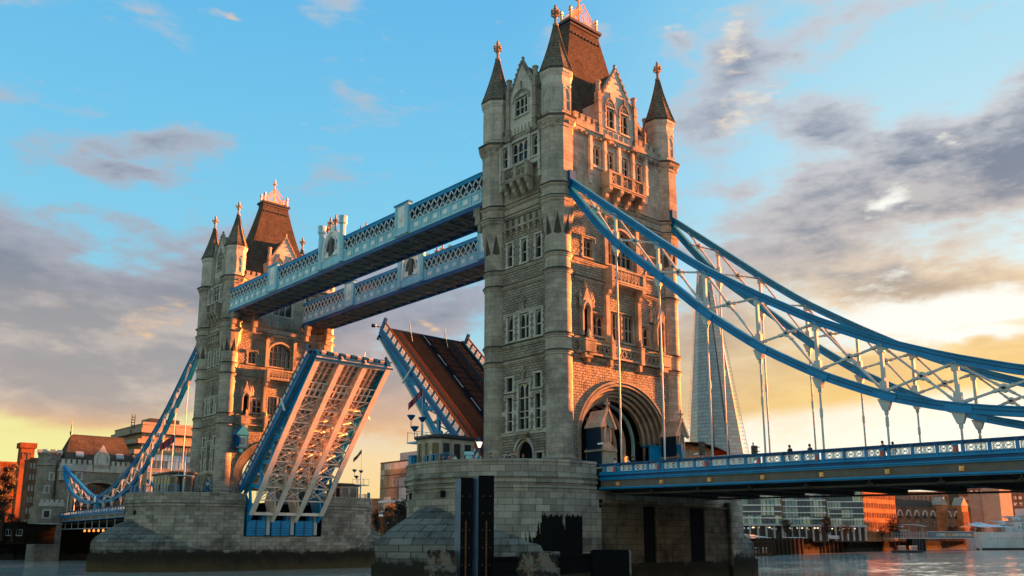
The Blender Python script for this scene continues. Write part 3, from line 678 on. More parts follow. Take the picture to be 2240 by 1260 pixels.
def make_tower(name, loc, label):
    T = thing(name, (0, 0, ZF), label, 'bridge tower', 'stone bridge towers')
    for sx_, sy_ in ((1, 1), (1, -1), (-1, 1), (-1, -1)): turret(T, sx_, sy_)
    # ---- east and west faces
    for F in (FE, FWs):
        H = dict(
            low=[(-2.86, -1.86, 17.3, 18.85), (1.72, 2.66, 17.3, 18.85)],
            side=[(-2.78, -1.92, 12.85, 16.6), (1.74, 2.6, 12.85, 16.6)],
            cen=[(-.95, .78, 12.9, 18.0)],
            base=[(-3.15, -2.25, 9.0, 10.2), (1.9, 2.85, 9.0, 10.2)],
            mid=[(-2.75, -1.78, 23.05, 25.95), (1.85, 2.8, 23.05, 25.95), (-.75, .85, 23.05, 26.0)],
            hi=[(-2.78, -1.9, 31.9, 34.7), (-.42, .5, 31.9, 34.7), (1.95, 2.85, 31.9, 34.7)])
        allh = [h for k in H for h in H[k]] + [(-1.5, 1.4, ZF - .3, 11.95)]
        up = [(-3.05, -2.15, 43.9, 46.5), (-1.5, 1.25, 43.9, 46.6), (2.0, 2.9, 43.9, 46.5)]
        mb = MB()
        wall_holes(mb, F, -4.2, 4.2, ZF - .3, 38.0, allh, .45, 0, 1)
        mb.archfill(F, -1.5, 1.4, 10.0, 11.95, -.6, -.005, 'pointed', 8, 0)
        wall_holes(mb, F, -4.2, 4.2, 38.0, 47.4, [(-3.3, 3.2, 43.3, 46.9)], .1, 2, 2)
        build('side_wall', mb, [M_rub, M_trim, M_ash], T)
        st = MB()
        for z, h, p in ((20.69, .3, .2), (22.54, .3, .18), (29.55, .3, .2), (31.52, .28, .16), (37.9, .34, .3), (39.3, .3, .2), (ZF + 1.9, .2, .12)):
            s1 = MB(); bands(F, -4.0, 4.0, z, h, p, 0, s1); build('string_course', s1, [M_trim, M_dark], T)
        for z in (14.85, 12.55):
            for (u, v) in (((-3.9, -2.98), (-1.72, -1.15), (.98, 1.54), (2.8, 3.7)) if z > 13 else ((-3.9, 3.7),)):
                st.fbox(F, u, v, -.05, .05, z - .22, z + .22, 1)
        build('pale_band', st, [M_trim, M_wht], T)
        for h in H['low']: window(F, T, h, 1, (), 'square', .2, .4)
        for h in H['side']: window(F, T, h, 1, (15.0, 14.0), 'square', .17, .4, hood=True)
        window(F, T, H['cen'][0], 2, (16.4, 14.9, 14.2), 'pointed', .2, .42, hood=True)
        for h in H['base']: window(F, T, h, 1, (), 'square', .2, .4)
        for h in H['mid']: window(F, T, h, 2 if h[1] - h[0] > 1.2 else 1, (24.4,), 'pointed', .2, .42, hood=True)
        for h in H['hi']: window(F, T, h, 1, (33.2,), 'pointed', .17, .42, hood=False)
        # door under a pointed arch
        d = MB(); d.archring(F, -1.5, 1.4, 10.0, 11.95, .22, -.1, .14, 'pointed', 8, 0, legs=2.6)
        d.archring(F, -1.28, 1.18, 10.0, 11.6, .22, -.45, -.12, 'pointed', 8, 0, legs=2.6)
        dd = build('doorway', d, [M_wht], T); g = MB(); g.fbox(F, -1.5, 1.4, -.75, -.6, ZF - .3, 12.0); g.fbox(F, -.95, .9, -.6, -.5, ZF, 9.4, 1)
        build('door', g, [M_void, M_wht], dd)
        # carved finials over the centre windows, corbel under, corbel table
        c = MB()
        for z0, z1 in ((18.3, 20.0), (26.3, 28.1)):
            q = F(0, .16, 0); fc_ = MB(); finial(fc_, q[0], q[1], z0, z1, .62); build('finial', fc_, M_trim, T)
        c.fbox(F, -.85, .85, -.05, .5, 12.25, 12.5); c.fbox(F, -.7, .7, -.05, .35, 12.0, 12.25); c.fbox(F, -.45, .45, -.05, .2, 11.8, 12.0)
        build('sill_corbel', c, [M_trim], T); c = MB()
        c.fbox(F, -3.4, 3.4, -.05, .34, 36.25, 36.5)
        for k in range(7):
            a = -2.95 + k * 5.9 / 6
            c.fbox(F, a - .26, a + .26, -.05, .30, 36.5, 37.35); c.fbox(F, a - .2, a + .2, -.05, .28, 35.95, 36.25); c.fbox(F, a - .16, a + .16, -.05, .17, 35.6, 35.95)
        build('corbel_table', c, [M_trim], T)
        # upper oriel bay
        def F2(a, d_, z, F=F): return F(a, d_ + .5, z)
        mb = MB(); wall_holes(mb, F2, -3.4, 3.3, 43.3, 46.95, up, .5, 0, 0)
        for a in (-3.4, 3.29): mb.fbox(F2, a, a + .01, -.5, 0, 43.3, 46.95)
        mb.fbox(F2, -3.45, 3.35, -.6, .1, 43.1, 43.4)
        for a in (-3.35, -1.82, 1.62, 3.22):
            mb.fbox(F2, a - .17, a + .17, -.1, .2, 42.0, 46.9); mb.fbox(F2, a - .24, a + .24, -.1, .27, 43.0, 43.25); mb.fbox(F2, a - .2, a + .2, -.3, .1, 41.2, 42.0); mb.fbox(F2, a - .22, a + .22, -.1, .25, 45.4, 45.6)
        build('oriel_bay', mb, M_wht, T)
        for h in up: window(F2, T, h, 3 if h[1] - h[0] > 2 else 1, (45.2,), 'pointed', .1, .42)
        corbelled_balcony(T, F2, 2.15, 41.75, 43.15, .95, 39.9, 2, brk=4)
        # cornice, parapet
        cp = MB()
        cp.fbox(F, -4.0, 4.0, -.1, .35, 46.95, 47.3); cp.fbox(F, -4.0, 4.0, -.1, .2, 46.7, 46.95); cp.fbox(F, -4.0, 4.0, -.1, .45, 47.3, 47.45)
        for k in range(9): cp.fbox(F, -3.6 + k * .9 - .12, -3.6 + k * .9 + .12, .1, .4, 46.72, 46.95)
        for s_ in (-3.4, -1.82, 1.62, 3.22): cp.fbox(F, s_ - .35, s_ + .35, 0, .85, 46.95, 47.45)
        for (u, v) in ((-4.0, -2.4), (2.4, 4.0)): crenel(cp, F, u, v, 47.4, 48.9, -.1, .22)
        build('parapet', cp, [M_trim], T)
        def F3(a, d_, z, F=F): return F(a, d_ + .25, z)
        gable_dormer(T, F3, 2.15, 47.4, 52.6, 56.7, [(-1.15, 1.05, 49.9, 52.2)], .5, 3.5, pin=True, tall=False)
    # ---- landward (+Y) and river (-Y) faces
    for F, land in ((FN, True), (FS, False)):
        cw = (-2.0, -.12, 23.1, 26.4), (.12, 2.0, 23.1, 26.4)
        side = [(-4.85, -3.1, 23.2, 25.5), (3.1, 4.85, 23.2, 25.5)]
        nd = [(-6.2, -4.75, 31.95, 34.1), (4.75, 6.2, 31.95, 34.1), (-2.15, 2.15, 31.95, 36.3)]
        upw = [(-4.35, -3.1, 43.4, 45.8), (-1.95, -.7, 43.4, 45.8), (.7, 1.95, 43.4, 45.8), (3.1, 4.35, 43.4, 45.8)]
        mb = MB()
        wall_holes(mb, F, -8.2, 8.2, 18.6, 38.0, list(cw) + side + nd, .5, 0, 1)
        # lower wall around the great arch
        zs, zc = 12.0, 18.35; hw = 7.5
        mb.archfill(F, -hw, hw, zs, zc, -.3, 0, 'round', 16, 0); mb.fbox(F, -8.2, 8.2, -.3, 0, zc, 18.61, 0)
        for s_ in (-8.2, 7.5): mb.fbox(F, s_, s_ + .7, -.3, 0, ZF - .3, 18.35, 0)
        up_h = upw if land else [(-6.6, -4.6, 43.2, 46.2), (4.6, 6.6, 43.2, 46.2), (-1.9, 1.9, 41.6, 45.6)]
        wall_holes(mb, F, -8.2, 8.2, 38.0, 47.4, up_h, .45, 2, 1)
        build('gate_wall', mb, [M_rub, M_trim, M_ash], T)
        st = MB()
        for z, h, p in ((20.6, .3, .25), (22.75, .2, .1), (29.35, .3, .22), (31.5, .25, .16), (37.8, .34, .3), (39.2, .3, .2)):
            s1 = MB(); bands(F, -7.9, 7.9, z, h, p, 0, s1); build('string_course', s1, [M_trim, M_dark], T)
        # archivolt orders stepping back into the passage
        av = MB()
        for k in range(5):
            w0 = 7.5 - k * .44; zc_ = 18.3 - k * .36; zs_ = 12.0 - k * .02
            av.archring(F, -w0 + .44, w0 - .44, zs_, zc_ - .36, .44, -.45 * (k + 1), -.45 * k - (.1 if k == 0 else 0), 'round', 16, 0, legs=zs_ - ZF + .3)
            av.archring(F, -w0 + .44, w0 - .44, zs_, zc_ - .36, .16, -.45 * (k + 1), -.45 * k + .05, 'round', 16, 1, legs=zs_ - ZF + .3)
        av.archring(F, -7.45, 7.45, 12.0, 18.3, .18, -.1, .16, 'round', 18, 1, legs=1.0)
        build('archivolt', av, [M_ash, M_trim], T)
        # gallery balustrade across the face
        bl = MB()
        bl.fbox(F, -7.9, 7.9, .0, .75, 20.75, 20.95); bl.fbox(F, -7.7, 7.7, .45, .72, 22.0, 22.2)
        for k in range(21):
            a = -7.4 + k * .74
            bl.beam(F(a - .3, .58, 21.0), F(a + .3, .58, 22.0), .09, .09); bl.beam(F(a + .3, .58, 21.0), F(a - .3, .58, 22.0), .09, .09)
        for a in (-6.2, -2.5, 2.5, 6.2):
            bl.fbox(F, a - .3, a + .3, .2, .95, 20.6, 22.45); bl.fbox(F, a - .36, a + .36, .15, 1.02, 22.45, 22.6); bl.fbox(F, a - .22, a + .22, 0, .6, 19.9, 20.6)
            q = F(a, .58, 0); bl.lathe(q[0], q[1], [(.2, 22.6), (.26, 22.7), (.16, 22.85), (.2, 23.1), (.05, 23.6)], 6)
        for s_ in (-1, 1):
            a = s_ * 6.5; bl.fbox(F, a - .8, a + .8, .1, 1.2, 20.9, 22.1); bl.fbox(F, a - .9, a + .9, .1, 1.3, 22.1, 22.3); bl.fbox(F, a - .6, a + .6, 0, .9, 20.3, 20.9)
        build('balustrade', bl, [M_trim], T)
        # statue niches with crocketed canopies
        for s_ in (-1, 1):
            a = s_ * 6.35; nb = MB(); q = F(a, .35, 0)
            for e in (-.62, .62): nb.fbox(F, a + e - .12, a + e + .12, 0, .62, 22.8, 26.2)
            nb.archring(F, a - .5, a + .5, 25.6, 26.5, .2, .0, .7, 'pointed', 6)
            nb.fprism(F, [(a - .85, 26.2), (a + .85, 26.2), (a, 28.3)], .1, .62)
            for e in (-.8, .8): qq = F(a + e, .35, 0); nb.lathe(qq[0], qq[1], [(.16, 26.0), (.16, 27.0), (.22, 27.1), (.02, 27.9)], 6)
            nb.lathe(q[0], q[1], [(.14, 28.1), (.2, 28.3), (.1, 28.4), (.16, 28.7), (.02, 29.2)], 6)
            nb.fbox(F, a - .5, a + .5, .02, .06, 22.9, 26.0, 1)
            build('niche', nb, [M_trim, M_void], T)
        for h in cw: window(F, T, h, 3, (24.6,), 'pointed', .12, .45, sm=M_trim)
        for h in side: window(F, T, h, 2, (24.3,), 'pointed', .18, .45, hood=True, sm=M_trim)
        for h in nd[:2]: window(F, T, h, 2, (33.1,), 'pointed', .2, .45, hood=True, sm=M_trim)
        window(F, T, nd[2], 5, (33.4, 34.7), 'bigarch', .2, .48, sm=M_trim)
        # projecting central bay pilasters and pinnacles
        pl = MB()
        for a in (-2.75, 2.75):
            for z0, z1 in ((22.6, 29.2), (31.6, 36.8)):
                pl.fbox(F, a - .28, a + .28, 0, .42, z0, z1)
                qq = F(a, .21, 0)
                if z1 > 30: pl.lathe(qq[0], qq[1], [(.25, z1), (.32, z1 + .1), (.2, z1 + .3), (.05, z1 + 1.1)], 6)
        pl.archring(F, -2.2, 2.2, 34.6, 36.35, .28, -.05, .3, 'pointed', 8)
        for a in (-2.7, 2.7):
            qq = F(a * 1.9, .2, 0); pl.lathe(qq[0], qq[1], [(.2, 26.2), (.2, 26.8), (.28, 26.9), (.03, 28.0)], 6)
        build('pilaster', pl, M_trim, T)
        corbelled_balcony(T, F, 2.95, 29.75, 31.2, 1.25, 25.6, 1, brk=2)
        if land:
            corbelled_balcony(T, F, 3.2, 41.1, 42.6, 1.45, 38.9, 3, brk=4)
            pl = MB()
            for a in (-4.95, -2.5, 0, 2.5, 4.95):
                pl.fbox(F, a - .2, a + .2, 0, .38, 42.0, 46.9); pl.fbox(F, a - .27, a + .27, 0, .46, 43.0, 43.2); pl.fbox(F, a - .2, a + .2, 0, .25, 40.9, 42.0)
                pl.fbox(F, a - .26, a + .26, 0, .44, 45.3, 45.5)
            pl.fbox(F, -5.1, 5.1, -.05, .2, 43.05, 43.3)
            build('pilaster', pl, M_wht, T)
            for h in upw: window(F, T, h, 2, (44.6,), 'pointed', .12, .4)
        else:
            for h in up_h: window(F, T, h, 3 if h[1] - h[0] > 3 else 2, (44.4,), 'pointed', .16, .4)
            cv = MB(); cv.fbox(F, -5.2, 5.2, -.05, .35, 39.2, 39.45)
            for k in range(14): cv.fbox(F, -4.9 + k * .74, -4.55 + k * .74, -.05, .3, 39.45, 40.5)
            cv.fbox(F, -4.9, 4.9, -.05, .2, 39.4, 40.6)
            build('carved_frieze', cv, M_trim, T)
        cp = MB()
        cp.fbox(F, -7.9, 7.9, -.1, .35, 46.85, 47.2); cp.fbox(F, -7.9, 7.9, -.1, .2, 46.6, 46.85); cp.fbox(F, -7.9, 7.9, -.1, .45, 47.2, 47.35)
        for k in range(19): cp.fbox(F, -7.4 + k * .82 - .12, -7.4 + k * .82 + .12, .1, .4, 46.62, 46.85)
        for a in (-2.5, 2.5): cp.fbox(F, a - .5, a + .5, 0, .8, 46.85, 47.35)
        for (u, v) in ((-7.7, -3.6), (3.6, 7.7)): crenel(cp, F, u, v, 47.3, 48.9, -.1, .22)
        build('parapet', cp, [M_trim], T)
        def F3(a, d_, z, F=F): return F(a, d_ + .05, z)
        gable_dormer(T, F3, 3.1, 47.3, 51.7, 56.9, [(-1.95, -.55, 48.8, 51.4), (.55, 1.95, 48.8, 51.4)], .5, 4.0)
    # ---- passage through the tower
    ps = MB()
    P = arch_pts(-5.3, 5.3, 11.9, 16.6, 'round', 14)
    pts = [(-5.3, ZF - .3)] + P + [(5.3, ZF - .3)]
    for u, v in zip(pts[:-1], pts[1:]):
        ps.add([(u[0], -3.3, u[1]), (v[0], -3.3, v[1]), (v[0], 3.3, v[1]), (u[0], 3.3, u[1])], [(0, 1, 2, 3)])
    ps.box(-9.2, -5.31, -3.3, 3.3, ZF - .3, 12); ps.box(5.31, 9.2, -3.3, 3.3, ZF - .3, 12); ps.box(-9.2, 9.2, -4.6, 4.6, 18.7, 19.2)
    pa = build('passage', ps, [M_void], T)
    for k in range(5):
        rb = MB(); y = -2.8 + k * 1.4
        rb.archring(lambda a, d, z, y=y: (a, y + d, z), -5.0, 5.0, 11.9, 16.3, .28, -.16, .16, 'round', 14, 0, legs=4.4)
        build('rib', rb, M_lblue if k % 4 == 0 else M_cream, pa)
    bp_ = MB(); bp_.box(-5.2, -4.9, -3.3, 5.5, ZF, 9.6); bp_.box(4.9, 5.2, -3.3, 5.5, ZF, 9.6)
    build('barrier', bp_, M_dblue, pa)
    lm = MB()
    for s_ in (-1, 1):
        for y in (-2.1, 2.1): lm.lathe(s_ * 4.75, y, [(.08, 9.9), (.2, 10.0), (.24, 10.5), (.05, 10.7)], 6)
    build('lantern', lm, M_lamp, pa)
    # ---- core floors so light does not leak, main roof, crest
    rf = MB()
    rf.box(-9.1, 9.1, -4.9, 4.9, 47.1, 47.5, 1)
    b0, z0 = (8.35, 4.3), 47.5
    t0_, z1 = (2.55, .95), 64.5
    rows = []
    for k in range(9):
        f = k / 8; e = f + .10 * math.sin(f * math.pi) * (1 if True else 0)
        e = min(e, 1) if k < 8 else 1
        rows.append((b0[0] + (t0_[0] - b0[0]) * (e if k else 0), b0[1] + (t0_[1] - b0[1]) * (e if k else 0), z0 + (z1 - z0) * f))
    for a, b in zip(rows[:-1], rows[1:]):
        c0 = [(-a[0], -a[1], a[2]), (a[0], -a[1], a[2]), (a[0], a[1], a[2]), (-a[0], a[1], a[2])]
        c1 = [(-b[0], -b[1], b[2]), (b[0], -b[1], b[2]), (b[0], b[1], b[2]), (-b[0], b[1], b[2])]
        rf.add(c0 + c1, [(i, (i + 1) % 4, 4 + (i + 1) % 4, 4 + i) for i in range(4)], 0)
    for e, z2, z3 in ((.05, 63.4, 63.7), (.12, 64.4, 64.8), (.35, 64.8, 65.15), (.05, 65.15, 65.3)): rf.box(-t0_[0] - e, t0_[0] + e, -t0_[1] - e, t0_[1] + e, z2, z3, 2)
    for k in range(9):
        for s_ in (-1, 1): rf.box(-2.4 + k * .6 - .1, -2.4 + k * .6 + .1, s_ * 1.2 - .1, s_ * 1.2 + .1, 63.0, 63.3, 2)
    rr = build('roof', rf, [M_slate, M_trim, M_lead], T)
    cr = MB(); zc = 65.3
    for s_ in (-1, 1):
        for y in (-1, 1):
            cr.lathe(s_ * 2.35, y * .8, [(.16, zc), (.13, zc + 1.1), (.24, zc + 1.2), (.12, zc + 1.4), (.2, zc + 1.55), (.02, zc + 1.9)], 6)
    for y in (-.8, .8):
        cr.beam((-2.35, y, zc + .12), (2.35, y, zc + .12), .12, .2)
        for k in range(12):
            a = -2.2 + k * .4; hgt = .55 + 2.2 * max(0, 1 - abs(a) / 1.9)
            cr.beam((a, y, zc), (a + .12, y, zc + hgt), .07, .07)
            cr.beam((a, y, zc + hgt * .5), (a + .3, y, zc + hgt * .8 + .2), .06, .06)
        for s_ in (-1, 1):
            for k in range(5):
                x0, x1 = 2.1 * (1 - k / 5), 2.1 * (1 - (k + 1) / 5)
                cr.beam((s_ * x0, y, zc + .6 + 2.4 * k / 5), (s_ * x1, y, zc + .6 + 2.4 * (k + 1) / 5), .12, .12)
    for s_ in (-1, 1):
        cr.beam((s_ * 2.35, -.8, zc + .3), (s_ * 2.35, .8, zc + .3), .1, .3); cr.beam((s_ * 2.0, 0, zc), (0, 0, zc + 3.0), .1, .1)
    cr.lathe(0, 0, [(.26, zc), (.14, zc + .6), (.12, zc + 2.6), (.3, zc + 2.8), (.12, zc + 3.0), (.1, zc + 3.9), (.3, zc + 4.05), (.12, zc + 4.25), (.18, zc + 4.6), (.02, zc + 5.4)], 8)
    cr.beam((-.55, 0, zc + 4.15), (.55, 0, zc + 4.15), .14, .16); cr.beam((0, -.55, zc + 4.15), (0, .55, zc + 4.15), .14, .16)
    build('crest', cr, M_gold, rr)
    return T
towerN = make_tower('bridge_tower', (0, 0, ZF), 'nearer and taller looking gothic stone bridge tower, right of centre')
towerS = copy_tree(towerN); towerS.location = (0, -82.3, ZF); towerS.rotation_euler = (0, 0, math.pi)
towerS['label'] = 'farther gothic stone tower at left, behind the raised road leaf'
# ---------------------------------------------------------------- river piers
WZ = -4.0
def make_pier(name, cy, label, riverside):
    """riverside = +1 if the bascule slot is in the +Y face, -1 if in the -Y face"""
    T = thing(name, (0, cy, WZ), label, 'bridge pier', 'granite river piers')
    R0, X0, XS = 10.67, 12.0, 7.35
    # plan outline (x, y, u) with the slot cut out of the river face
    def outline(R_, z, full=False):
        P = []
        n = 26
        for k in range(n + 1):
            t_ = -math.pi / 2 + math.pi * k / n; P.append((X0 + R_ * math.cos(t_), R_ * math.sin(t_)))
        for k in range(n + 1):
            t_ = math.pi / 2 + math.pi * k / n; P.append((-X0 + R_ * math.cos(t_), R_ * math.sin(t_)))
        return P
    prof = [(R0 + .5, WZ - 3), (R0 + .35, -1.3), (R0, -1.1), (R0, 5.85), (R0 + .02, 5.9), (R0 + .16, 5.95), (R0 + .16, 6.2), (R0 + .05, 6.25), (R0 + .05, 6.4), (R0 + .28, 6.45), (R0 + .28, 6.7), (R0 + .15, 6.75), (R0 + .15, 6.9), (R0 + .34, 6.98), (R0 + .34, 7.15), (R0 + .1, 7.25), (R0 + .1, 8.35), (R0 + .2, 8.4), (R0 + .2, 8.62), (R0 - .05, 8.68)]
    mb = MB(); rings = [outline(r, z) for r, z in prof]; n = len(rings[0])
    us = [0.0]
    for i in range(n): a, b = rings[3][i], rings[3][(i + 1) % n]; us.append(us[-1] + math.hypot(a[0] - b[0], a[1] - b[1]))
    for j in range(len(prof) - 1):
        for i in range(n):
            i2 = (i + 1) % n
            a, b = rings[j][i], rings[j][i2]
            slot = abs(a[0]) <= X0 + .01 and abs(b[0]) <= X0 + .01 and a[1] * riverside > 0 and abs(a[1] - b[1]) < .01
            z0, z1 = prof[j][1], prof[j + 1][1]; c, d = rings[j + 1][i], rings[j + 1][i2]
            if slot:
                sgn = 1 if b[0] > a[0] else -1
                for (xa, xb) in ((a[0], XS * (1 if a[0] > 0 else -1)), (XS * (1 if b[0] > 0 else -1), b[0])):
                    if z1 > 8.9: continue
                    mb.add([(xa, cy + a[1], z0), (xb, cy + a[1], z0), (xb, cy + c[1], z1), (xa, cy + c[1], z1)], [(0, 1, 2, 3)], 0)
                if z1 <= -1.0: mb.add([(-XS, cy + a[1], z0), (XS, cy + a[1], z0), (XS, cy + c[1], z1), (-XS, cy + c[1], z1)], [(0, 1, 2, 3)], 0)
                continue
            # the span-side flat face under the roadway: parapet stops where the side span joins
            flat = abs(a[0]) <= X0 + .01 and abs(b[0]) <= X0 + .01 and a[1] * riverside < 0 and abs(a[1] - b[1]) < .01
            if flat and z1 > 5.9:
                for (xa, xb) in ((a[0], 10.0 * (1 if a[0] > 0 else -1)), (10.0 * (1 if b[0] > 0 else -1), b[0])):
                    mb.add([(xa, cy + a[1], z0), (xb, cy + a[1], z0), (xb, cy + c[1], z1), (xa, cy + c[1], z1)], [(0, 1, 2, 3)], 0)
                continue
            mb.add([(a[0], cy + a[1], z0), (b[0], cy + b[1], z0), (d[0], cy + d[1], z1), (c[0], cy + c[1], z1)], [(0, 1, 2, 3)], 0,
                   [[(us[i], z0), (us[i + 1], z0), (us[i + 1], z1), (us[i], z1)]])
    # slot interior
    yf = R0 * riverside; yb = 2.2 * riverside
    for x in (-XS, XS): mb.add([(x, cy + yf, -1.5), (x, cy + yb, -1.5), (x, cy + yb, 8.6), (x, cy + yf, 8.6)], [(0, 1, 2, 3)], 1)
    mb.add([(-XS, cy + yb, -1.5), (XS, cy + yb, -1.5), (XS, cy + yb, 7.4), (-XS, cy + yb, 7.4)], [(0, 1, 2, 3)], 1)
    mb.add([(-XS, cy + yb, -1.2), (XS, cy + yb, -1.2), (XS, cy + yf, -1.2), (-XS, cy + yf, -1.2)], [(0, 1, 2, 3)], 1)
    # sill wall of the slot
    mb.box(-XS, XS, cy + min(yf, yf - .8 * riverside), cy + max(yf, yf - .8 * riverside), -1.3, 1.55, 0)
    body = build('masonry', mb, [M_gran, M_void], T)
    # deck paving at parapet foot and inner parapet face
    dk = MB(); P = outline(R0 - .1, 0); 
    ins = [(x, cy + y) for x, y in P]
    slotp = []
    dk.box(-X0, -XS, cy - R0 + .1, cy + R0 - .1, 7.2, 7.45); dk.box(XS, X0, cy - R0 + .1, cy + R0 - .1, 7.2, 7.45)
    dk.box(-XS, XS, cy + min(-yf + .1 * riverside, yb), cy + max(-yf + .1 * riverside, yb), 7.2, 7.45)
    for s_ in (-1, 1):
        for k in range(20):
            t0, t1 = -math.pi / 2 + math.pi * k / 20, -math.pi / 2 + math.pi * (k + 1) / 20
            r_ = R0 - .1
            dk.add([(s_ * X0, cy, 7.45), (s_ * (X0 + r_ * math.cos(t0)), cy + r_ * math.sin(t0), 7.45), (s_ * (X0 + r_ * math.cos(t1)), cy + r_ * math.sin(t1), 7.45)], [(0, 1, 2)])
            r1, r2 = R0 - .05, R0 - .5
            q = [(s_ * (X0 + r_ * math.cos(t)), cy + r_ * math.sin(t)) for r_ in (r1, r2) for t in (t0, t1)]
            dk.add([(*q[0], 8.68), (*q[1], 8.68), (*q[3], 8.68), (*q[2], 8.68), (*q[3], 7.4), (*q[2], 7.4)], [(0, 1, 2, 3), (3, 2, 4, 5)], 1)
    build('pavement', dk, [M_pave, M_gran], T)
    # domed, pointed cutwaters
    for s_ in (-1, 1):
        cw = MB(); nn = 44; lev = []
        def rho(t_):     # polar radius of pointed plan about (12,0)
            q = math.sin(abs(t_)); return -6.96 * q + math.sqrt(48.44 * q * q + 262.4)
        zs = [WZ - 3, -1.3, -1.1, .6] + [.6 + 3.7 * k / 9 for k in range(1, 10)]
        rr = []
        for zi, z in enumerate(zs):
            row = []
            for k in range(nn + 1):
                t_ = -math.pi / 2 * .98 + math.pi * .98 * k / nn
                if zi <= 2: ex = rho(t_) - R0 + (.35 if zi < 2 else 0)
                else:
                    s0 = (z - .6) / 3.7; tb = R(66 - 60 * s0); ex = 5.53 * (1 - s0 ** 1.5) * max(0.0, 1 - abs(t_) / tb) ** 1.3 - .02
                    if abs(t_) >= tb: ex = -.25
                r_ = R0 + ex; row.append((s_ * (X0 + r_ * math.cos(t_)), cy + r_ * math.sin(t_), z))
            rr.append(row)
        for a, b in zip(rr[:-1], rr[1:]):
            acc = 0
            for k in range(nn):
                L = (Vector(a[k]) - Vector(a[k + 1])).length; u0 = k * .7
                H = (Vector(a[k]) - Vector(b[k])).length
                cw.add([a[k], a[k + 1], b[k + 1], b[k]], [(0, 1, 2, 3)], 0, [[(u0, a[k][2]), (u0 + .7, a[k][2]), (u0 + .7, b[k][2]), (u0, b[k][2])]])
        build('cutwater', cw, [M_gran2], T)
    # small openings / vents and drain slots
    vt = MB()
    for ang in (-50, -38, -20, 12):
        t_ = R(ang); p = Vector((X0 + (R0 + .02) * math.cos(t_), cy + (R0 + .02) * math.sin(t_), 5.4)); n_ = Vector((math.cos(t_), math.sin(t_), 0)); tt = Vector((-n_.y, n_.x, 0))
        vt.beam(p - tt * .28, p + tt * .28, .12, .62, 0)
    for x, z in ((7.9, -2.4), (9.4, 4.6)): vt.box(x - .2, x + .2, cy - riverside * (R0 + .04) - .03, cy - riverside * (R0 + .04) + .03, z - .4, z + .4)
    build('drain_opening', vt, M_void, T)
    return T
pierN = make_pier('bridge_pier', 0.0, 'nearer granite pier with rounded end behind the dark fender piles', -1)
pierS = make_pier('bridge_pier', -82.3, 'farther granite pier with blue machinery in its open slot', 1)
# brown face of the pier below the side span, with its dark recesses
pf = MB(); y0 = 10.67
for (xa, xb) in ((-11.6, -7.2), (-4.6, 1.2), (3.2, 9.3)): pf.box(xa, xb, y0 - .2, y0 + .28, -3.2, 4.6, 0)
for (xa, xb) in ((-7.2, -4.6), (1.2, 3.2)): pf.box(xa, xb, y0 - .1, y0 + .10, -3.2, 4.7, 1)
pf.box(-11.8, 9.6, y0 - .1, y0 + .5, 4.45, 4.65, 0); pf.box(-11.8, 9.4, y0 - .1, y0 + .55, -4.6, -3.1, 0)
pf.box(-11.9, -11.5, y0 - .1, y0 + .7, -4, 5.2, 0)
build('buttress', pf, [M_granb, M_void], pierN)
# black tar patch on the near pier
tp = MB(); 
def pr(x): return x
rs = random.Random(3)
NT_ = 90; ph = [rs.uniform(0, 6.28) for _ in range(8)]
def jag(x): return sum(math.sin(x * f + ph[q]) / (q + 1) for q, f in enumerate((7, 13, 23, 41, 67, 97)))
for k in range(NT_):
    s_ = k / NT_; a1, a2 = R(56.5 + 33.2 * s_), R(56.5 + 33.2 * (k + 1) / NT_)
    ztop = 3.35 + .10 * jag(s_ * 9) if s_ > .27 else (1.2 + 2.0 * (s_ / .27) ** 2 + .55 * jag(s_ * 14))
    zbot = -1.2 if s_ > .18 else max(-1.2, .6 - 6 * s_ + .3 * jag(s_ * 20))
    if .60 < s_ < .645: ztop -= .8 + .2 * jag(s_ * 50)
    if .10 < s_ < .16: ztop = min(ztop, 1.3)
    if ztop <= zbot: continue
    r_ = 10.695
    tp.add([(12 + r_ * math.cos(a1), r_ * math.sin(a1), zbot), (12 + r_ * math.cos(a2), r_ * math.sin(a2), zbot), (12 + r_ * math.cos(a2), r_ * math.sin(a2), ztop), (12 + r_ * math.cos(a1), r_ * math.sin(a1), ztop + .06 * jag(s_ * 30))], [(0, 1, 2, 3)])
build('tar_stain', tp, M_dirt, pierN)

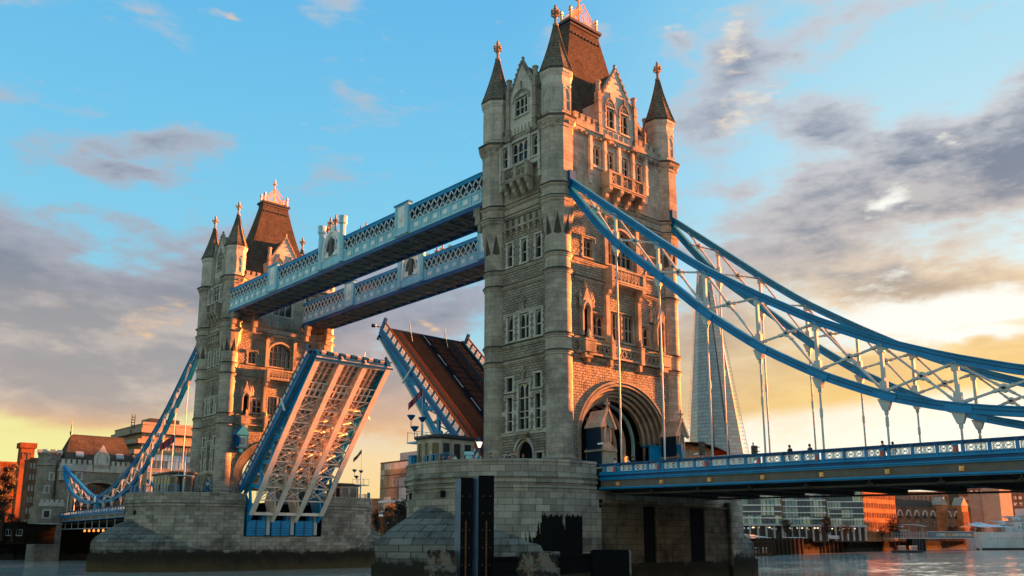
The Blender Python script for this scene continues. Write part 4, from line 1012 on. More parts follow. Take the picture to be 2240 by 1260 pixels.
# ---------------------------------------------------------------- bascule leaves (raised 43.5 degrees)
LEAF_A = R(43.5)
def make_leaf(name, oy, oz, dr, label):
    """dr=+1 leaf points to +Y, -1 to -Y. local u along the leaf, w normal (road side)"""
    T = thing(name, (0, oy, oz), label, 'bridge leaf', 'raised bascule leaves')
    ca_, sa_ = math.cos(LEAF_A), math.sin(LEAF_A)
    def L(u, w, x): return Vector((x, oy + dr * (u * ca_ - w * sa_), oz + u * sa_ + w * ca_))
    def lbox(mb, x0, x1, u0, u1, w0, w1, mat=0):
        mb.hexa([L(u0, w0, x0), L(u0, w0, x1), L(u1, w0, x1), L(u1, w0, x0), L(u0, w1, x0), L(u0, w1, x1), L(u1, w1, x1), L(u1, w1, x0)], mat)
    LEN = 30.0; HW = 7.5
    rd = MB(); lbox(rd, -5.0, 5.0, 0, LEN, -.35, 0, 0)
    for s_ in (-1, 1):
        lbox(rd, s_ * 7.3, s_ * 5.02, 0, LEN, -.35, .16, 1)
    for k in range(6): lbox(rd, -.09, .09, 1.5 + k * 5.2, 4.3 + k * 5.2, .0, .012, 2)
    for s_ in (-1, 1):
        for q in range(3): lbox(rd, s_ * (4.9 - q * .35), s_ * (4.8 - q * .35), .2, LEN - .2, 0, .012 if q else .05, 3 if q == 0 else 4)
    lbox(rd, -7.3, 7.3, LEN, LEN + .25, -.6, .05, 3)
    build('road_deck', rd, [M_road, M_pave, M_line, M_dblue, M_rust_sun], T)
    # girders: four plate/truss girders with curved lower chord
    def wb(u):      # lower chord depth
        f = min(1, max(0, u / 30.5)); return -5.15 + 3.55 * (f ** .82) + .15 * math.sin(f * math.pi)
    xs = (-6.6, -2.2, 2.2, 6.6)
    for gi, x in enumerate(xs):
        g = MB(); outer = abs(x) > 5; n = 12
        for k in range(n):
            u0, u1 = -1.0 + k * 31.2 / n, -1.0 + (k + 1) * 31.2 / n
            a, b = L(u0, wb(u0), x), L(u1, wb(u1), x)
            g.beam(a, b, .92, .16, 0, up=tuple(L(0, 1, 0) - L(0, 0, 0))); 
            g.beam(L(u0, wb(u0) + .4, x), L(u1, wb(u1) + .4, x), .10, .8, 1, up=tuple(L(0, 1, 0) - L(0, 0, 0)))
            g.beam(L(u0, -.55, x), L(u1, -.55, x), .5, .45, 1, up=tuple(L(0, 1, 0) - L(0, 0, 0)))
            if u1 < 22.5:
                um = (u0 + u1) / 2
                if k % 2 == 0: g.beam(L(u0, wb(u0) + .4, x), L(u1, -.6, x), .3, .55, 1)
                else: g.beam(L(u0, -.6, x), L(u1, wb(u1) + .4, x), .3, .55, 1)
                if k % 2 == 0: g.fprism(lambda a_, d, z_, u0=u0: L(u0 + a_, z_, x + d), [(-.7, wb(u0) + .2), (.7, wb(u0) + .2), (.2, wb(u0) + 1.4), (-.2, wb(u0) + 1.4)], -.12, .12, 1)
        g.fprism(lambda a_, d, z_: L(a_, z_, x + d), [(21.2, wb(21.2)), (30.2, wb(30.2)), (30.2, -.4), (21.2, -.4), (20.0, (wb(20) - .4) / 2)], -.08, .08, 1)
        if True:
            e = wb(-1); g.fprism(lambda a_, d, z_: L(a_, z_, x + d), [(-2.6, e + 1.6), (-2.6, e - .1), (-.6, e), (-.6, -.6), (-2.0, -.6)], -.3, .3, 1)
        build('girder', g, [M_cream, M_blue if outer else M_cream], T)
    # cross frames between girders
    for bi in range(3):
        xa, xb = xs[bi] + .3, xs[bi + 1] - .3
        c = MB()
        for k in range(1, 12):
            u = -1.0 + k * 31.2 / 12
            if u > 28: continue
            zt = wb(u) + .55
            if u < 21.5:
                c.beam(L(u, zt, xa), L(u, zt, xb), .22, .22); c.beam(L(u, zt, xa), L(u, -.7, xb), .16, .16); c.beam(L(u, -.7, xa), L(u, zt, xb), .16, .16)
                c.beam(L(u, -.7, xa), L(u, -.7, xb), .25, .5)
                if k < 9:
                    u2 = -1.0 + (k + 1) * 31.2 / 12
                    c.beam(L(u, zt, xa), L(u2, wb(u2) + .55, xb), .13, .13); c.beam(L(u, zt, xb), L(u2, wb(u2) + .55, xa), .13, .13)
        for u in (22.6, 23.9, 25.2): c.beam(L(u, wb(u) + .3, xa), L(u, wb(u) + .3, xb), .14, .2)
        for q in range(1, 4): c.beam(L(22.6, wb(22.6) + .3, xa + (xb - xa) * q / 4), L(25.2, wb(25.2) + .3, xa + (xb - xa) * q / 4), .14, .2)
        lbox(c, xa - .3, xb + .3, 29.3, 30.1, wb(29.5), wb(29.5) + .14)
        for k in range(3): c.beam(L(1, -.6, xa + (xb - xa) * (k + 1) / 4), L(29.5, -.6, xa + (xb - xa) * (k + 1) / 4), .2, .35)
        for k in range(24): c.beam(L(.6 + k * 1.22, -.42, xa), L(.6 + k * 1.22, -.42, xb), .14, .16)
        c.beam(L(-1, wb(0) + .3, xa), L(-1, wb(0) + .3, xb), .5, .5)
        build('cross_bracing', c, M_cream, T)
    pl = MB(); lbox(pl, -7.3, 7.3, 0, LEN, -.42, -.36); build('deck_plate', pl, M_under, T)
    # nose locks
    nz = MB()
    for k in range(13): 
        x = -6.6 + k * 1.1; lbox(nz, x - .4, x + .35, LEN, LEN + .5, -.75, -.2, k % 2)
    lbox(nz, -7.2, 7.2, LEN - .1, LEN + .1, -2.0, -.5, 0)
    build('nose_lock', nz, [M_dblue, M_gray], T)
    # parapets
    for s_ in (-1, 1):
        pp = MB(); x = s_ * 7.5
        lbox(pp, x - .12, x + .12, -.3, LEN - .6, 1.12, 1.25, 2); lbox(pp, x - .16, x + .16, -.3, LEN - .4, -.55, .12, 0); lbox(pp, x - .22, x + .22, -.3, LEN - .4, .12, .22, 1)  # top rail in rust brown stands for orange sunlight along it
        lbox(pp, x - .2, x + .2, -.3, LEN - .4, -.68, -.55, 1)
        nP = 20; d = (LEN - .6) / nP
        for k in range(nP + 1): lbox(pp, x - .13, x + .13, k * d - .12, k * d + .12, .2, 1.14, 0)
        pa_ = build('parapet', pp, [M_dblue, M_blue, M_rust_sun], T)
        tr_ = MB()
        for k in range(nP):
            u0, u1 = k * d + .14, (k + 1) * d - .14
            for (ua, ub) in ((u0, (u0 + u1) / 2), ((u0 + u1) / 2, u1)):
                tr_.beam(L(ua, .25, x), L(ub, 1.08, x), .05, .07); tr_.beam(L(ub, .25, x), L(ua, 1.08, x), .05, .07)
                um = (ua + ub) / 2
                for q in range(8):
                    a0, a1 = q * math.pi / 4, (q + 1) * math.pi / 4; r_ = (ub - ua) * .42
                    tr_.beam(L(um + r_ * math.cos(a0), .66 + r_ * math.sin(a0), x), L(um + r_ * math.cos(a1), .66 + r_ * math.sin(a1), x), .05, .07)
            lbox(tr_, x - .02, x + .02, u0 - .02, u1 + .02, .24, .32); lbox(tr_, x - .02, x + .02, u0 - .02, u1 + .02, 1.02, 1.1)
            lbox(tr_, x - .025, x + .025, u0, u1, .62, .7)
        build('tracery', tr_, M_white, pa_)
        lp = MB(); e = L(LEN - .3, .9, x + s_ * .1)
        lp.beam(L(LEN - .5, 0, x), L(LEN - .2, 1.7, x), .3, .5, 0); lp.tube(L(LEN - .3, .2, x), L(LEN + .7, -.3, x + s_ * .5), .08, .08, 6, 1); lp.tube(L(LEN + .5, -.2, x + s_ * .45), L(LEN + 1.0, -.45, x + s_ * .7), .2, .28, 8, 1)
        build('navigation_light', lp, [M_dblue, M_black], T)
        br = MB(); br.beam(L(19.2, 1.0, x + s_ * .2), L(19.2, -2.0, x + s_ * .55), .3, .14); build('stay', br, M_white, T)
    for x in (-3.2, 3.2):
        sp = MB(); sp.tube(L(LEN, 0, x - .8), L(LEN + .4, 1.7, x), .035, .035, 5); sp.tube(L(LEN + .4, 1.7, x), L(LEN - 2.4, 0, x), .035, .035, 5); build('hoop_rail', sp, M_lblue, T)
    return T
leafS = make_leaf('bascule_leaf', -73.45, 9.55, 1, 'raised road leaf of the farther tower, cream girders seen from below')
leafN = make_leaf('bascule_leaf', -10.35, 9.75, -1, 'raised road leaf left of the nearer tower, brown asphalt with white dashes')
leafS.name = 'bascule_leaf'
# machinery in the far slot
for k in range(3):
    x = 5.0 - k * 4.55; mc = MB()
    mc.box(x - 1.65, x + 1.65, -73.2, -71.9, 1.7, 4.25, 0); mc.box(x - 1.65, x - 1.1, -73.4, -72.2, 4.25, 5.0, 0); mc.box(x + 1.1, x + 1.65, -73.4, -72.2, 4.25, 5.0, 0)
    mc.box(x - .12, x + .12, -71.9, -71.84, 1.75, 4.2, 1)
    for z in (2.1, 2.5, 2.9): mc.box(x - 1.6, x + 1.6, -71.86, -71.78, z, z + .07, 1)
    mc.box(x - 2.45, x - 1.85, -73.3, -71.8, 1.8, 5.2, 2)
    mc.lathe(x - 2.15, -72.5, [(.4, 5.2), (.35, 5.6), (.1, 5.9)], 8, mat=2)
    o = build('lock_cabinet', mc, [M_blue, M_dblue, M_gray], None, (x, -72.5, 1.6))
    tag(o, ['blue machinery cabinet in the pier slot, leftmost of three', 'blue machinery cabinet in the pier slot, middle of three', 'blue machinery cabinet in the pier slot, rightmost of three'][k], 'cabinet', 'blue machinery cabinets')

# ---------------------------------------------------------------- high level walkways
def make_walkway(name, x0, x1, label, front):
    y0, y1 = -76.2, -6.6
    T = thing(name, ((x0 + x1) / 2, -41.15, 40.4), label, 'walkway', 'high level walkways')
    fl = MB(); fl.box(x0 + .2, x1 - .2, y0, y1, 40.75, 41.0, 0)
    for k in range(29):
        y = y0 + (y1 - y0) * k / 28; fl.box(x0 + .1, x1 - .1, y - .1, y + .1, 40.4, 40.75, 0)
        if k < 28:
            y2 = y0 + (y1 - y0) * (k + 1) / 28
            fl.beam((x0 + .3, y, 40.55), (x1 - .3, y2, 40.55), .1, .12, 0)
            if k % 2 == 0: fl.beam((x1 - .3, y, 40.55), (x0 + .3, y2, 40.55), .1, .12, 0)
    for xx in (x0 + 1.8, x1 - 1.8): fl.box(xx - .1, xx + .1, y0, y1, 40.5, 40.75, 0)
    build('floor', fl, M_greysteel, T)
    rf = MB(); rf.box(x0 + .15, x1 - .15, y0, y1, 44.35, 44.5, 0); rf.add([(x0 + .3, y0, 44.5), ((x0 + x1) / 2, y0, 45.1), (x1 - .3, y0, 44.5), (x0 + .3, y1, 44.5), ((x0 + x1) / 2, y1, 45.1), (x1 - .3, y1, 44.5)], [(0, 1, 4, 3), (1, 2, 5, 4)])
    build('roof', rf, M_lead, T)
    for side, x, s_ in ((1, x1, 1), (0, x0, -1)):
        g = MB()
        g.box(x - .35, x + .0, y0, y1, 40.35, 40.85, 2) if s_ > 0 else g.box(x, x + .35, y0, y1, 40.35, 40.85, 2)
        xa, xb = (x - .25, x - .02) if s_ > 0 else (x + .02, x + .25)
        g.box(xa, xb, y0, y1, 41.02, 42.45, 1); g.box(min(xa, xb) - .02, max(xa, xb) + .06, y0, y1, 40.86, 41.05, 1); g.box(xa - .04, xb + .1, y0, y1, 42.32, 42.5, 1)
        g.box(xa - .06, xb + .08, y0, y1, 44.15, 44.62, 0); g.box(xa, xb + .14, y0, y1, 44.62, 44.72, 0)
        build('girder', g, [M_blue, M_lblue, M_dblue], T)
        la = MB(); n = 58; L_ = (y1 - y0) / n; xm = (xa + xb) / 2 + s_ * .10
        for k in range(n):
            u, v = y0 + k * L_, y0 + (k + 1) * L_
            la.beam((xm, u, 42.5), (xm, v, 44.15), .12, .12, 0, up=(1, 0, 0)); la.beam((xm, v, 42.5), (xm, u, 44.15), .12, .12, 0, up=(1, 0, 0))
            la.box(xm - .03, xm + .06, (u + v) / 2 - .12, (u + v) / 2 + .12, 43.2, 43.45, 0)
        build('lattice', la, M_lat, T)
        gl = MB(); gl.box(xm - s_ * .55 - .03, xm - s_ * .55 + .03, y0, y1, 42.4, 44.2)
        for k in range(n): gl.box(xm - s_ * .5 - .03, xm - s_ * .5 + .03, y0 + k * L_ - .04, y0 + k * L_ + .04, 42.4, 44.2, 1)
        build('window_strip', gl, [M_glass, M_gray], T)
        pn = MB(); n2 = 34; L2 = (y1 - y0) / n2
        for k in range(n2):
            y = y0 + (k + .5) * L2; xo = x if s_ > 0 else x
            pn.box(min(xo, xo + s_ * .03), max(xo, xo + s_ * .03), y - .55, y + .55, 41.28, 42.12, 0); pn.box(min(xo + s_ * .03, xo + s_ * .05), max(xo + s_ * .03, xo + s_ * .05), y - .4, y + .4, 41.42, 41.98, 1)
            pn.box(min(xo, xo + s_ * .08), max(xo, xo + s_ * .08), y + L2 / 2 - .07, y + L2 / 2 + .07, 41.05, 42.35, 2)
        build('panel', pn, [M_lblue, M_white, M_lblue], T)
        for yc in (-23.0, -59.6):
            q = MB(); xo = x
            q.box(min(xo - s_ * .2, xo + s_ * .28), max(xo - s_ * .2, xo + s_ * .28), yc - 1.55, yc + 1.55, 41.0, 45.2, 0)
            q.box(min(xo - s_ * .3, xo + s_ * .4), max(xo - s_ * .3, xo + s_ * .4), yc - 1.7, yc + 1.7, 45.2, 45.45, 1)
            for e in (-1.45, 1.2): q.box(min(xo, xo + s_ * .36), max(xo, xo + s_ * .36), yc + e, yc + e + .25, 41.0, 45.2, 0)
            q.lathe(xo + s_ * .3, yc, [(.02, 42.6), (.3, 43.0), (.36, 43.6), (.2, 44.2), (.02, 44.5)], 8, mat=2)
            q.box(min(xo, xo + s_ * .31), max(xo, xo + s_ * .31), yc - .7, yc + .7, 42.0, 44.9, 2)
            build('pilaster', q, [M_lblue, M_blue, M_white], T)
        q = MB(); yc = -41.3
        for e in (-3.0, 3.0):
            q.lathe(x + s_ * .1, yc + e, [(.42, 40.9), (.42, 46.6), (.6, 46.8), (.6, 47.1), (.5, 47.2), (.62, 47.9), (.3, 48.0)], 8, mat=0)
        q.box(min(x - s_ * .2, x + s_ * .15), max(x - s_ * .2, x + s_ * .15), yc - 3, yc + 3, 40.95, 42.2, 0)
        FF = lambda a, d, z: (x + s_ * d, yc + a, z)
        q.archring(FF, -2.1, 2.1, 43.3, 46.2, .35, -.2, .3, 'pointed', 8, 1, legs=1.3)
        q.fprism(FF, [(-2.7, 42.2), (2.7, 42.2), (2.7, 45.0), (0, 47.6), (-2.7, 45.0)], -.15, .02, 1)
        q.archring(FF, -1.0, 1.0, 43.4, 45.0, .25, .0, .22, 'round', 8, 2); q.archring(FF, -1.4, 1.4, 43.4, 45.6, .1, .0, .3, 'round', 8, 1)
        q.fbox(FF, -.5, .5, 0, .3, 42.5, 45.0, 2); q.fbox(FF, -1.7, 1.7, 0, .2, 42.4, 42.8, 1)
        for e in (-.75, .75): 
            f_ = FF(e, 0, 0); finial(q, f_[0], f_[1], 46.2, 48.9, .75, 3)
        build('coat_of_arms', q, [M_lblue, M_white, M_lead, M_trim], T)
    # stone brackets at both ends
    bk = MB()
    for y, s_ in ((-7.0, -1), (-75.3, 1)):
        for xx in (x0 + .5, x1 - .9):
            bk = MB()
            bk.box(xx, xx + .9, min(y, y + s_ * 1.2), max(y, y + s_ * 1.2), 39.4, 40.35); bk.box(xx + .05, xx + .85, min(y, y + s_ * .9), max(y, y + s_ * .9), 38.3, 39.4); bk.box(xx + .15, xx + .75, min(y, y + s_ * .5), max(y, y + s_ * .5), 37.3, 38.3)
            build('bracket', bk, M_trim, T)
    return T
make_walkway('walkway', 5.1, 10.45, 'nearer high walkway between the towers, the upper one in view', True)
make_walkway('walkway', -9.7, -4.1, 'farther high level walkway between the towers, seen just below the nearer one', False)

# ---------------------------------------------------------------- suspension chains
TOPP = [(6.4, 40.1), (13.13, 34.47), (19.71, 28.95), (23.83, 25.7), (29.43, 21.98), (34.81, 18.7), (40, 16.1), (44.77, 14.15), (49.68, 12.5), (55, 11.2), (60.8, 10.2), (66, 11.2), (72.5, 13.4), (78, 15.3), (83, 16.9), (88.3, 19.0)]
BOTP = [(6.4, 39.3), (10.23, 34.4), (13.02, 31.15), (19.56, 25.47), (24.06, 21.35), (29.49, 17.26), (34.84, 14.16), (40.1, 11.8), (44.87, 10.45), (49.37, 9.65), (55, 9.25), (60.8, 9.6), (66, 9.3), (72, 10.0), (77, 11.3), (82, 13.1), (85.5, 15.5), (88.3, 18.4)]
def lerp(P, y):
    for (a, b), (c, d) in zip(P[:-1], P[1:]):
        if a <= y <= c: return b + (d - b) * (y - a) / (c - a)
    return P[-1][1]
def sm(P, y): return (lerp(P, max(P[0][0], y - 1.2)) + 2 * lerp(P, y) + lerp(P, min(P[-1][0], y + 1.2))) / 4 if P[0][0] + 1.3 < y < P[-1][0] - 1.3 and abs(y - 60.8) > 1.5 else lerp(P, y)
HY = [13.2 + 5.333 * i for i in range(14)]
def make_chain(x, dr, y0, label):
    T = thing('suspension_chain', (x, y0, 7.6), label, 'suspension chain', 'blue suspension chains')
    Yf = lambda y: y0 + dr * y
    for nm, P, hh in (('upper_chord', TOPP, .62), ('lower_chord', BOTP, .62)):
        mb = MB(); ys = [6.4 + (88.3 - 6.4) * k / 46 for k in range(47)]
        rows = []
        for k, y in enumerate(ys):
            z = sm(P, y); z2 = sm(P, min(88.3, y + .3)); z1 = sm(P, max(6.4, y - .3)); sl = math.atan2(z2 - z1, min(88.3, y + .3) - max(6.4, y - .3))
            rows.append((y, z, sl))
        def ring(y, z, sl, wd, h0, h1): 
            return [(x + s_ * wd, Yf(y - q * math.sin(sl)), z + q * math.cos(sl)) for s_, q in ((-1, h0), (1, h0), (1, h1), (-1, h1))]
        for part in ((.17, -.31, .31, 0), (.34, .27, .36, 0), (.34, -.36, -.27, 0), (.2, -.05, .03, 1)):
            for a, b in zip(rows[:-1], rows[1:]):
                mb.hexa(ring(*a, *part[:3]) + ring(*b, *part[:3]), part[3]) if False else mb.add(ring(*a, *part[:3]) + ring(*b, *part[:3]), [(0, 1, 5, 4), (1, 2, 6, 5), (2, 3, 7, 6), (3, 0, 4, 7)], part[3])
        # cover plates
        for y in HY:
            z = sm(P, y); sl = math.atan2(sm(P, min(88.3, y + .5)) - sm(P, y - .5), 1.0)
            c = Vector((x, Yf(y), z)); d = Vector((0, dr * math.cos(sl), math.sin(sl)))
            if nm == 'lower_chord': mb.beam(c - d * .95, c + d * .95, .48, .5, 0, up=(0, 0, 1))
        build(nm, mb, [M_blue, M_dblue], T)
    # verticals, hangers and star-braced panels
    for i, y in enumerate(HY):
        zt, zb = sm(TOPP, y), sm(BOTP, y)
        if zt - zb > 1.0 and abs(y - 60.8) > 2:
            v = MB(); v.beam((x, Yf(y), zb + .3), (x, Yf(y), zt - .3), .26, .26, 0, up=(0, 1, 0)); v.beam((x, Yf(y), zb + .25), (x, Yf(y), zb + 1.1), .34, .55, 0, up=(0, 1, 0)); v.beam((x, Yf(y), zt - .9), (x, Yf(y), zt - .25), .34, .5, 0, up=(0, 1, 0))
            build('post', v, M_brace, T)
        h = MB(); dz = 8.35 - .0115 * y
        h.tube((x, Yf(y), dz - 1.4), (x, Yf(y), zb - .8), .085, .085, 8); h.tube((x, Yf(y), zb - 1.5), (x, Yf(y), zb - .9), .14, .2, 8)
        h.fprism(lambda a, d, z: (x + d, Yf(y) + a, z), [(-.55, zb - .25), (.55, zb - .25), (.2, zb - 1.15), (-.2, zb - 1.15)], -.2, .2)
        mid = (dz + zb) / 2
        if zb - dz > 4: h.tube((x, Yf(y), mid - .35), (x, Yf(y), mid + .35), .13, .13, 8)
        build('hanger', h, M_brace, T)
    nodes = [9.2] + HY
    for a, b in zip(nodes[:-1], nodes[1:]):
        ta, tb, ba, bb = sm(TOPP, a), sm(TOPP, b), sm(BOTP, a), sm(BOTP, b)
        if abs((a + b) / 2 - 60.8) < 4 or tb - bb < .7 or ta - ba < .5: continue
        g = MB()
        P1, P2, P3, P4 = Vector((x, Yf(a), ta - .3)), Vector((x, Yf(b), bb + .3)), Vector((x, Yf(a), ba + .3)), Vector((x, Yf(b), tb - .3))
        # true crossing point
        t_ = None
        d1, d2 = P2 - P1, P4 - P3; den = d1.y * d2.z - d1.z * d2.y
        t_ = ((P3.y - P1.y) * d2.z - (P3.z - P1.z) * d2.y) / den; Cc = P1 + d1 * t_
        for p in (P1, P2, P3, P4):
            g.beam(Cc, p, .16, .17, 0, up=(1, 0, 0)); dd = (p - Cc)
            g.beam(p - dd.normalized() * min(.9, dd.length * .3), p, .20, .36, 0, up=(1, 0, 0)); g.beam(Cc, Cc + dd.normalized() * min(.75, dd.length * .35), .20, .36, 0, up=(1, 0, 0))
        g.tube(Cc - Vector((.16, 0, 0)), Cc + Vector((.12, 0, 0)), .34, .34, 8)
        build('brace', g, M_brace, T)
    an = MB(); an.box(x - .45, x + .45, min(Yf(6.2), Yf(7.2)), max(Yf(6.2), Yf(7.2)), 38.9, 40.9); build('anchor_plate', an, M_dblue, T)
    k_ = MB(); zc = 9.95
    k_.tube((x - .4, Yf(60.8), zc), (x + .4, Yf(60.8), zc), 1.05, 1.05, 16, 0); k_.tube((x - .45, Yf(60.8), zc), (x + .45, Yf(60.8), zc), .7, .7, 16, 1); k_.box(x - .4, x + .4, Yf(60.8) - .45, Yf(60.8) + .45, 5.8, 9.2, 0)
    k_.box(x - .45, x + .45, Yf(60.8) - .3, Yf(60.8) + .3, 7.0, 8.0, 1)
    build('link_pin', k_, [M_blue, M_white], T)
    return T
make_chain(9.0, 1, 0, 'blue suspension chain at right fixed to the front corner of the nearer tower')
make_chain(-9.0, 1, 0, 'blue suspension chain behind at the right, crossing in front of the glass skyscraper')
make_chain(9.0, -1, -82.3, 'blue suspension chain at far left, in front of the low gatehouse')
make_chain(-9.0, -1, -82.3, 'blue suspension chain at far left, mostly hidden behind the front one')

# ---------------------------------------------------------------- side spans
def make_span(dr, y0, label, detail):
    T = thing('side_span', (0, y0 + dr * 50, 5.0), label, 'bridge span', 'side spans')
    Yf = lambda y: y0 + dr * y
    zt = lambda y: 8.56 - .0115 * y
    ya, yb = 10.9, 93.0
    def strip(mb, xa, xb, h0, h1, mat=0, a=ya, b=yb):
        mb.hexa([(xa, Yf(a), zt(a) + h0), (xb, Yf(a), zt(a) + h0), (xb, Yf(b), zt(b) + h0), (xa, Yf(b), zt(b) + h0), (xa, Yf(a), zt(a) + h1), (xb, Yf(a), zt(a) + h1), (xb, Yf(b), zt(b) + h1), (xa, Yf(b), zt(b) + h1)], mat)
    d = MB(); strip(d, -9.3, 9.3, -1.5, -1.15, 0); strip(d, -5.2, 5.2, -1.15, -1.1, 1); strip(d, -9.3, -5.2, -1.15, -1.0, 2); strip(d, 5.2, 9.3, -1.15, -1.0, 2)
    strip(d, -.08, .08, -1.1, -1.09, 3)
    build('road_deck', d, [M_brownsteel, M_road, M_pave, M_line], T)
    u = MB()
    for k in range(31):
        y = ya + .6 + k * 2.667
        if y > yb: break
        u.hexa([(-9.2, Yf(y) - .12, zt(y) - 2.2), (9.2, Yf(y) - .12, zt(y) - 2.2), (9.2, Yf(y) + .12, zt(y) - 2.2), (-9.2, Yf(y) + .12, zt(y) - 2.2), (-9.2, Yf(y) - .12, zt(y) - 1.5), (9.2, Yf(y) - .12, zt(y) - 1.5), (9.2, Yf(y) + .12, zt(y) - 1.5), (-9.2, Yf(y) + .12, zt(y) - 1.5)])
        if k % 2 == 0: u.box(-9.2, 9.2, Yf(y) - .25, Yf(y) + .25, zt(y) - 2.95, zt(y) - 2.8); u.box(-9.2, 9.2, Yf(y) - .06, Yf(y) + .06, zt(y) - 2.9, zt(y) - 2.1)
    for xx in (-6.5, -3.9, -1.3, 1.3, 3.9, 6.5): strip(u, xx - .12, xx + .12, -2.05, -1.5)
    for xx in (-8.4, 8.4): strip(u, xx - .5, xx + .5, -3.0, -2.85)
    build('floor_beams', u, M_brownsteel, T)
    for s_ in (1, -1):
        x = 9.6 * s_
        lo, hi = (lambda a, b: (min(x + s_ * a, x + s_ * b), max(x + s_ * a, x + s_ * b))), None
        g = MB()
        for (d0, d1, h0, h1, mt_) in ((-.35, .05, -2.5, -2.38, 1), (-.5, .22, -2.42, -2.30, 1), (-.3, -.05, -2.32, -1.55, 2), (-.4, .12, -1.62, -1.48, 1), (-.4, .22, -1.48, -1.38, 1), (-.3, .06, -1.38, -1.12, 0), (-.3, .2, -1.12, -1.02, 1)):
            a, b = lo(d0, d1); strip(g, a, b, h0, h1, mt_)
        build('girder', g, [M_dblue, M_blue, M_web], T)
        p = MB()
        for (d0, d1, h0, h1, mt_) in ((-.28, .14, -.1, 0, 0), (-.2, .06, -.26, -.1, 0), (-.16, .02, -1.02, -.86, 1), (-.2, .08, -.86, -.80, 1)):
            a, b = lo(d0, d1); strip(p, a, b, h0, h1, mt_)
        i = 0; y = 11.4; posts = []
        n = 46
        for k in range(n):
            y = 11.6 + k * 1.7777
            if y > yb: break
            posts.append(y); a, b = lo(-.2, .10)
            strip(p, a, b, -1.02, -.1, 1, y - .09, y + .09); a, b = lo(-.2, .15); strip(p, a, b, -.24, -.1, 0, y - .14, y + .14)
        pa_ = build('parapet', p, [M_dblue, M_blue], T)
        tr_ = MB()
        for y, y2 in zip(posts[:-1], posts[1:]):
            hang = abs(((y2 - 13.2) % 5.333)) < .4 or abs(((y2 - 13.2) % 5.333) - 5.333) < .4
            u0, u1 = y + .22, y2 - (.62 if hang else .22)
            X = x - s_ * .04
            if s_ < 0 and not detail: pass
            for (a, b) in ((u0, (u0 + u1) / 2), ((u0 + u1) / 2, u1)):
                m_ = (a + b) / 2; r_ = (b - a) * .46; zc = zt(m_) - .53; H = .25
                for q in range(8):
                    t0, t1 = q * math.pi / 4, (q + 1) * math.pi / 4
                    tr_.beam((X, Yf(m_ + r_ * math.cos(t0)), zc + H * .98 * math.sin(t0)), (X, Yf(m_ + r_ * math.cos(t1)), zc + H * .98 * math.sin(t1)), .055, .045, 0, up=(1, 0, 0))
                tr_.beam((X, Yf(a), zc - H), (X, Yf(b), zc + H), .05, .04, 0, up=(1, 0, 0)); tr_.beam((X, Yf(b), zc - H), (X, Yf(a), zc + H), .05, .04, 0, up=(1, 0, 0))
                tr_.beam((X, Yf(a), zc), (X, Yf(b), zc), .05, .04, 0, up=(1, 0, 0))
            for zz in (-.255, .255): tr_.beam((X, Yf(u0), zt(u0) - .53 + zz), (X, Yf(u1), zt(u1) - .53 + zz), .06, .05, 0, up=(1, 0, 0))
            for yy in (u0, u1, (u0 + u1) / 2): tr_.beam((X, Yf(yy), zt(yy) - .8), (X, Yf(yy), zt(yy) - .27), .06, .05, 0, up=(1, 0, 0))
        build('tracery', tr_, M_white, pa_)
        for y in HY:
            sh = MB(); a, b = lo(.0, .12); strip(sh, a, b, -.98, -.18, 1, y - .45, y - .1); a, b = lo(.1, .2); strip(sh, a, b, -.86, -.46, 0, y - .38, y - .17)
            sh.fprism(lambda q, dd, z: (x + s_ * (.1 + dd), Yf(y - .275) + q, z), [(-.1, zt(y) - .46), (.1, zt(y) - .46), (0, zt(y) - .34)], 0, .1, 0)
            build('shield', sh, [M_shield, M_blue], pa_)
            bo = MB(); c = Vector((x + s_ * .02, Yf(y), zt(y) - 2.0)); bo.box(c.x - .1, c.x + .1, c.y - .17, c.y + .17, c.z - .17, c.z + .17); bo.beam(c + Vector((s_ * .1, 0, 0)), c + Vector((s_ * .2, 0, 0)), .16, .16)
            build('boss', bo, M_gold, T)
    return T
make_span(1, 0, 'blue iron road span at right, carrying people past the nearer tower', True)
make_span(-1, -82.3, 'blue iron road span at far left between the farther tower and the gatehouse', False)

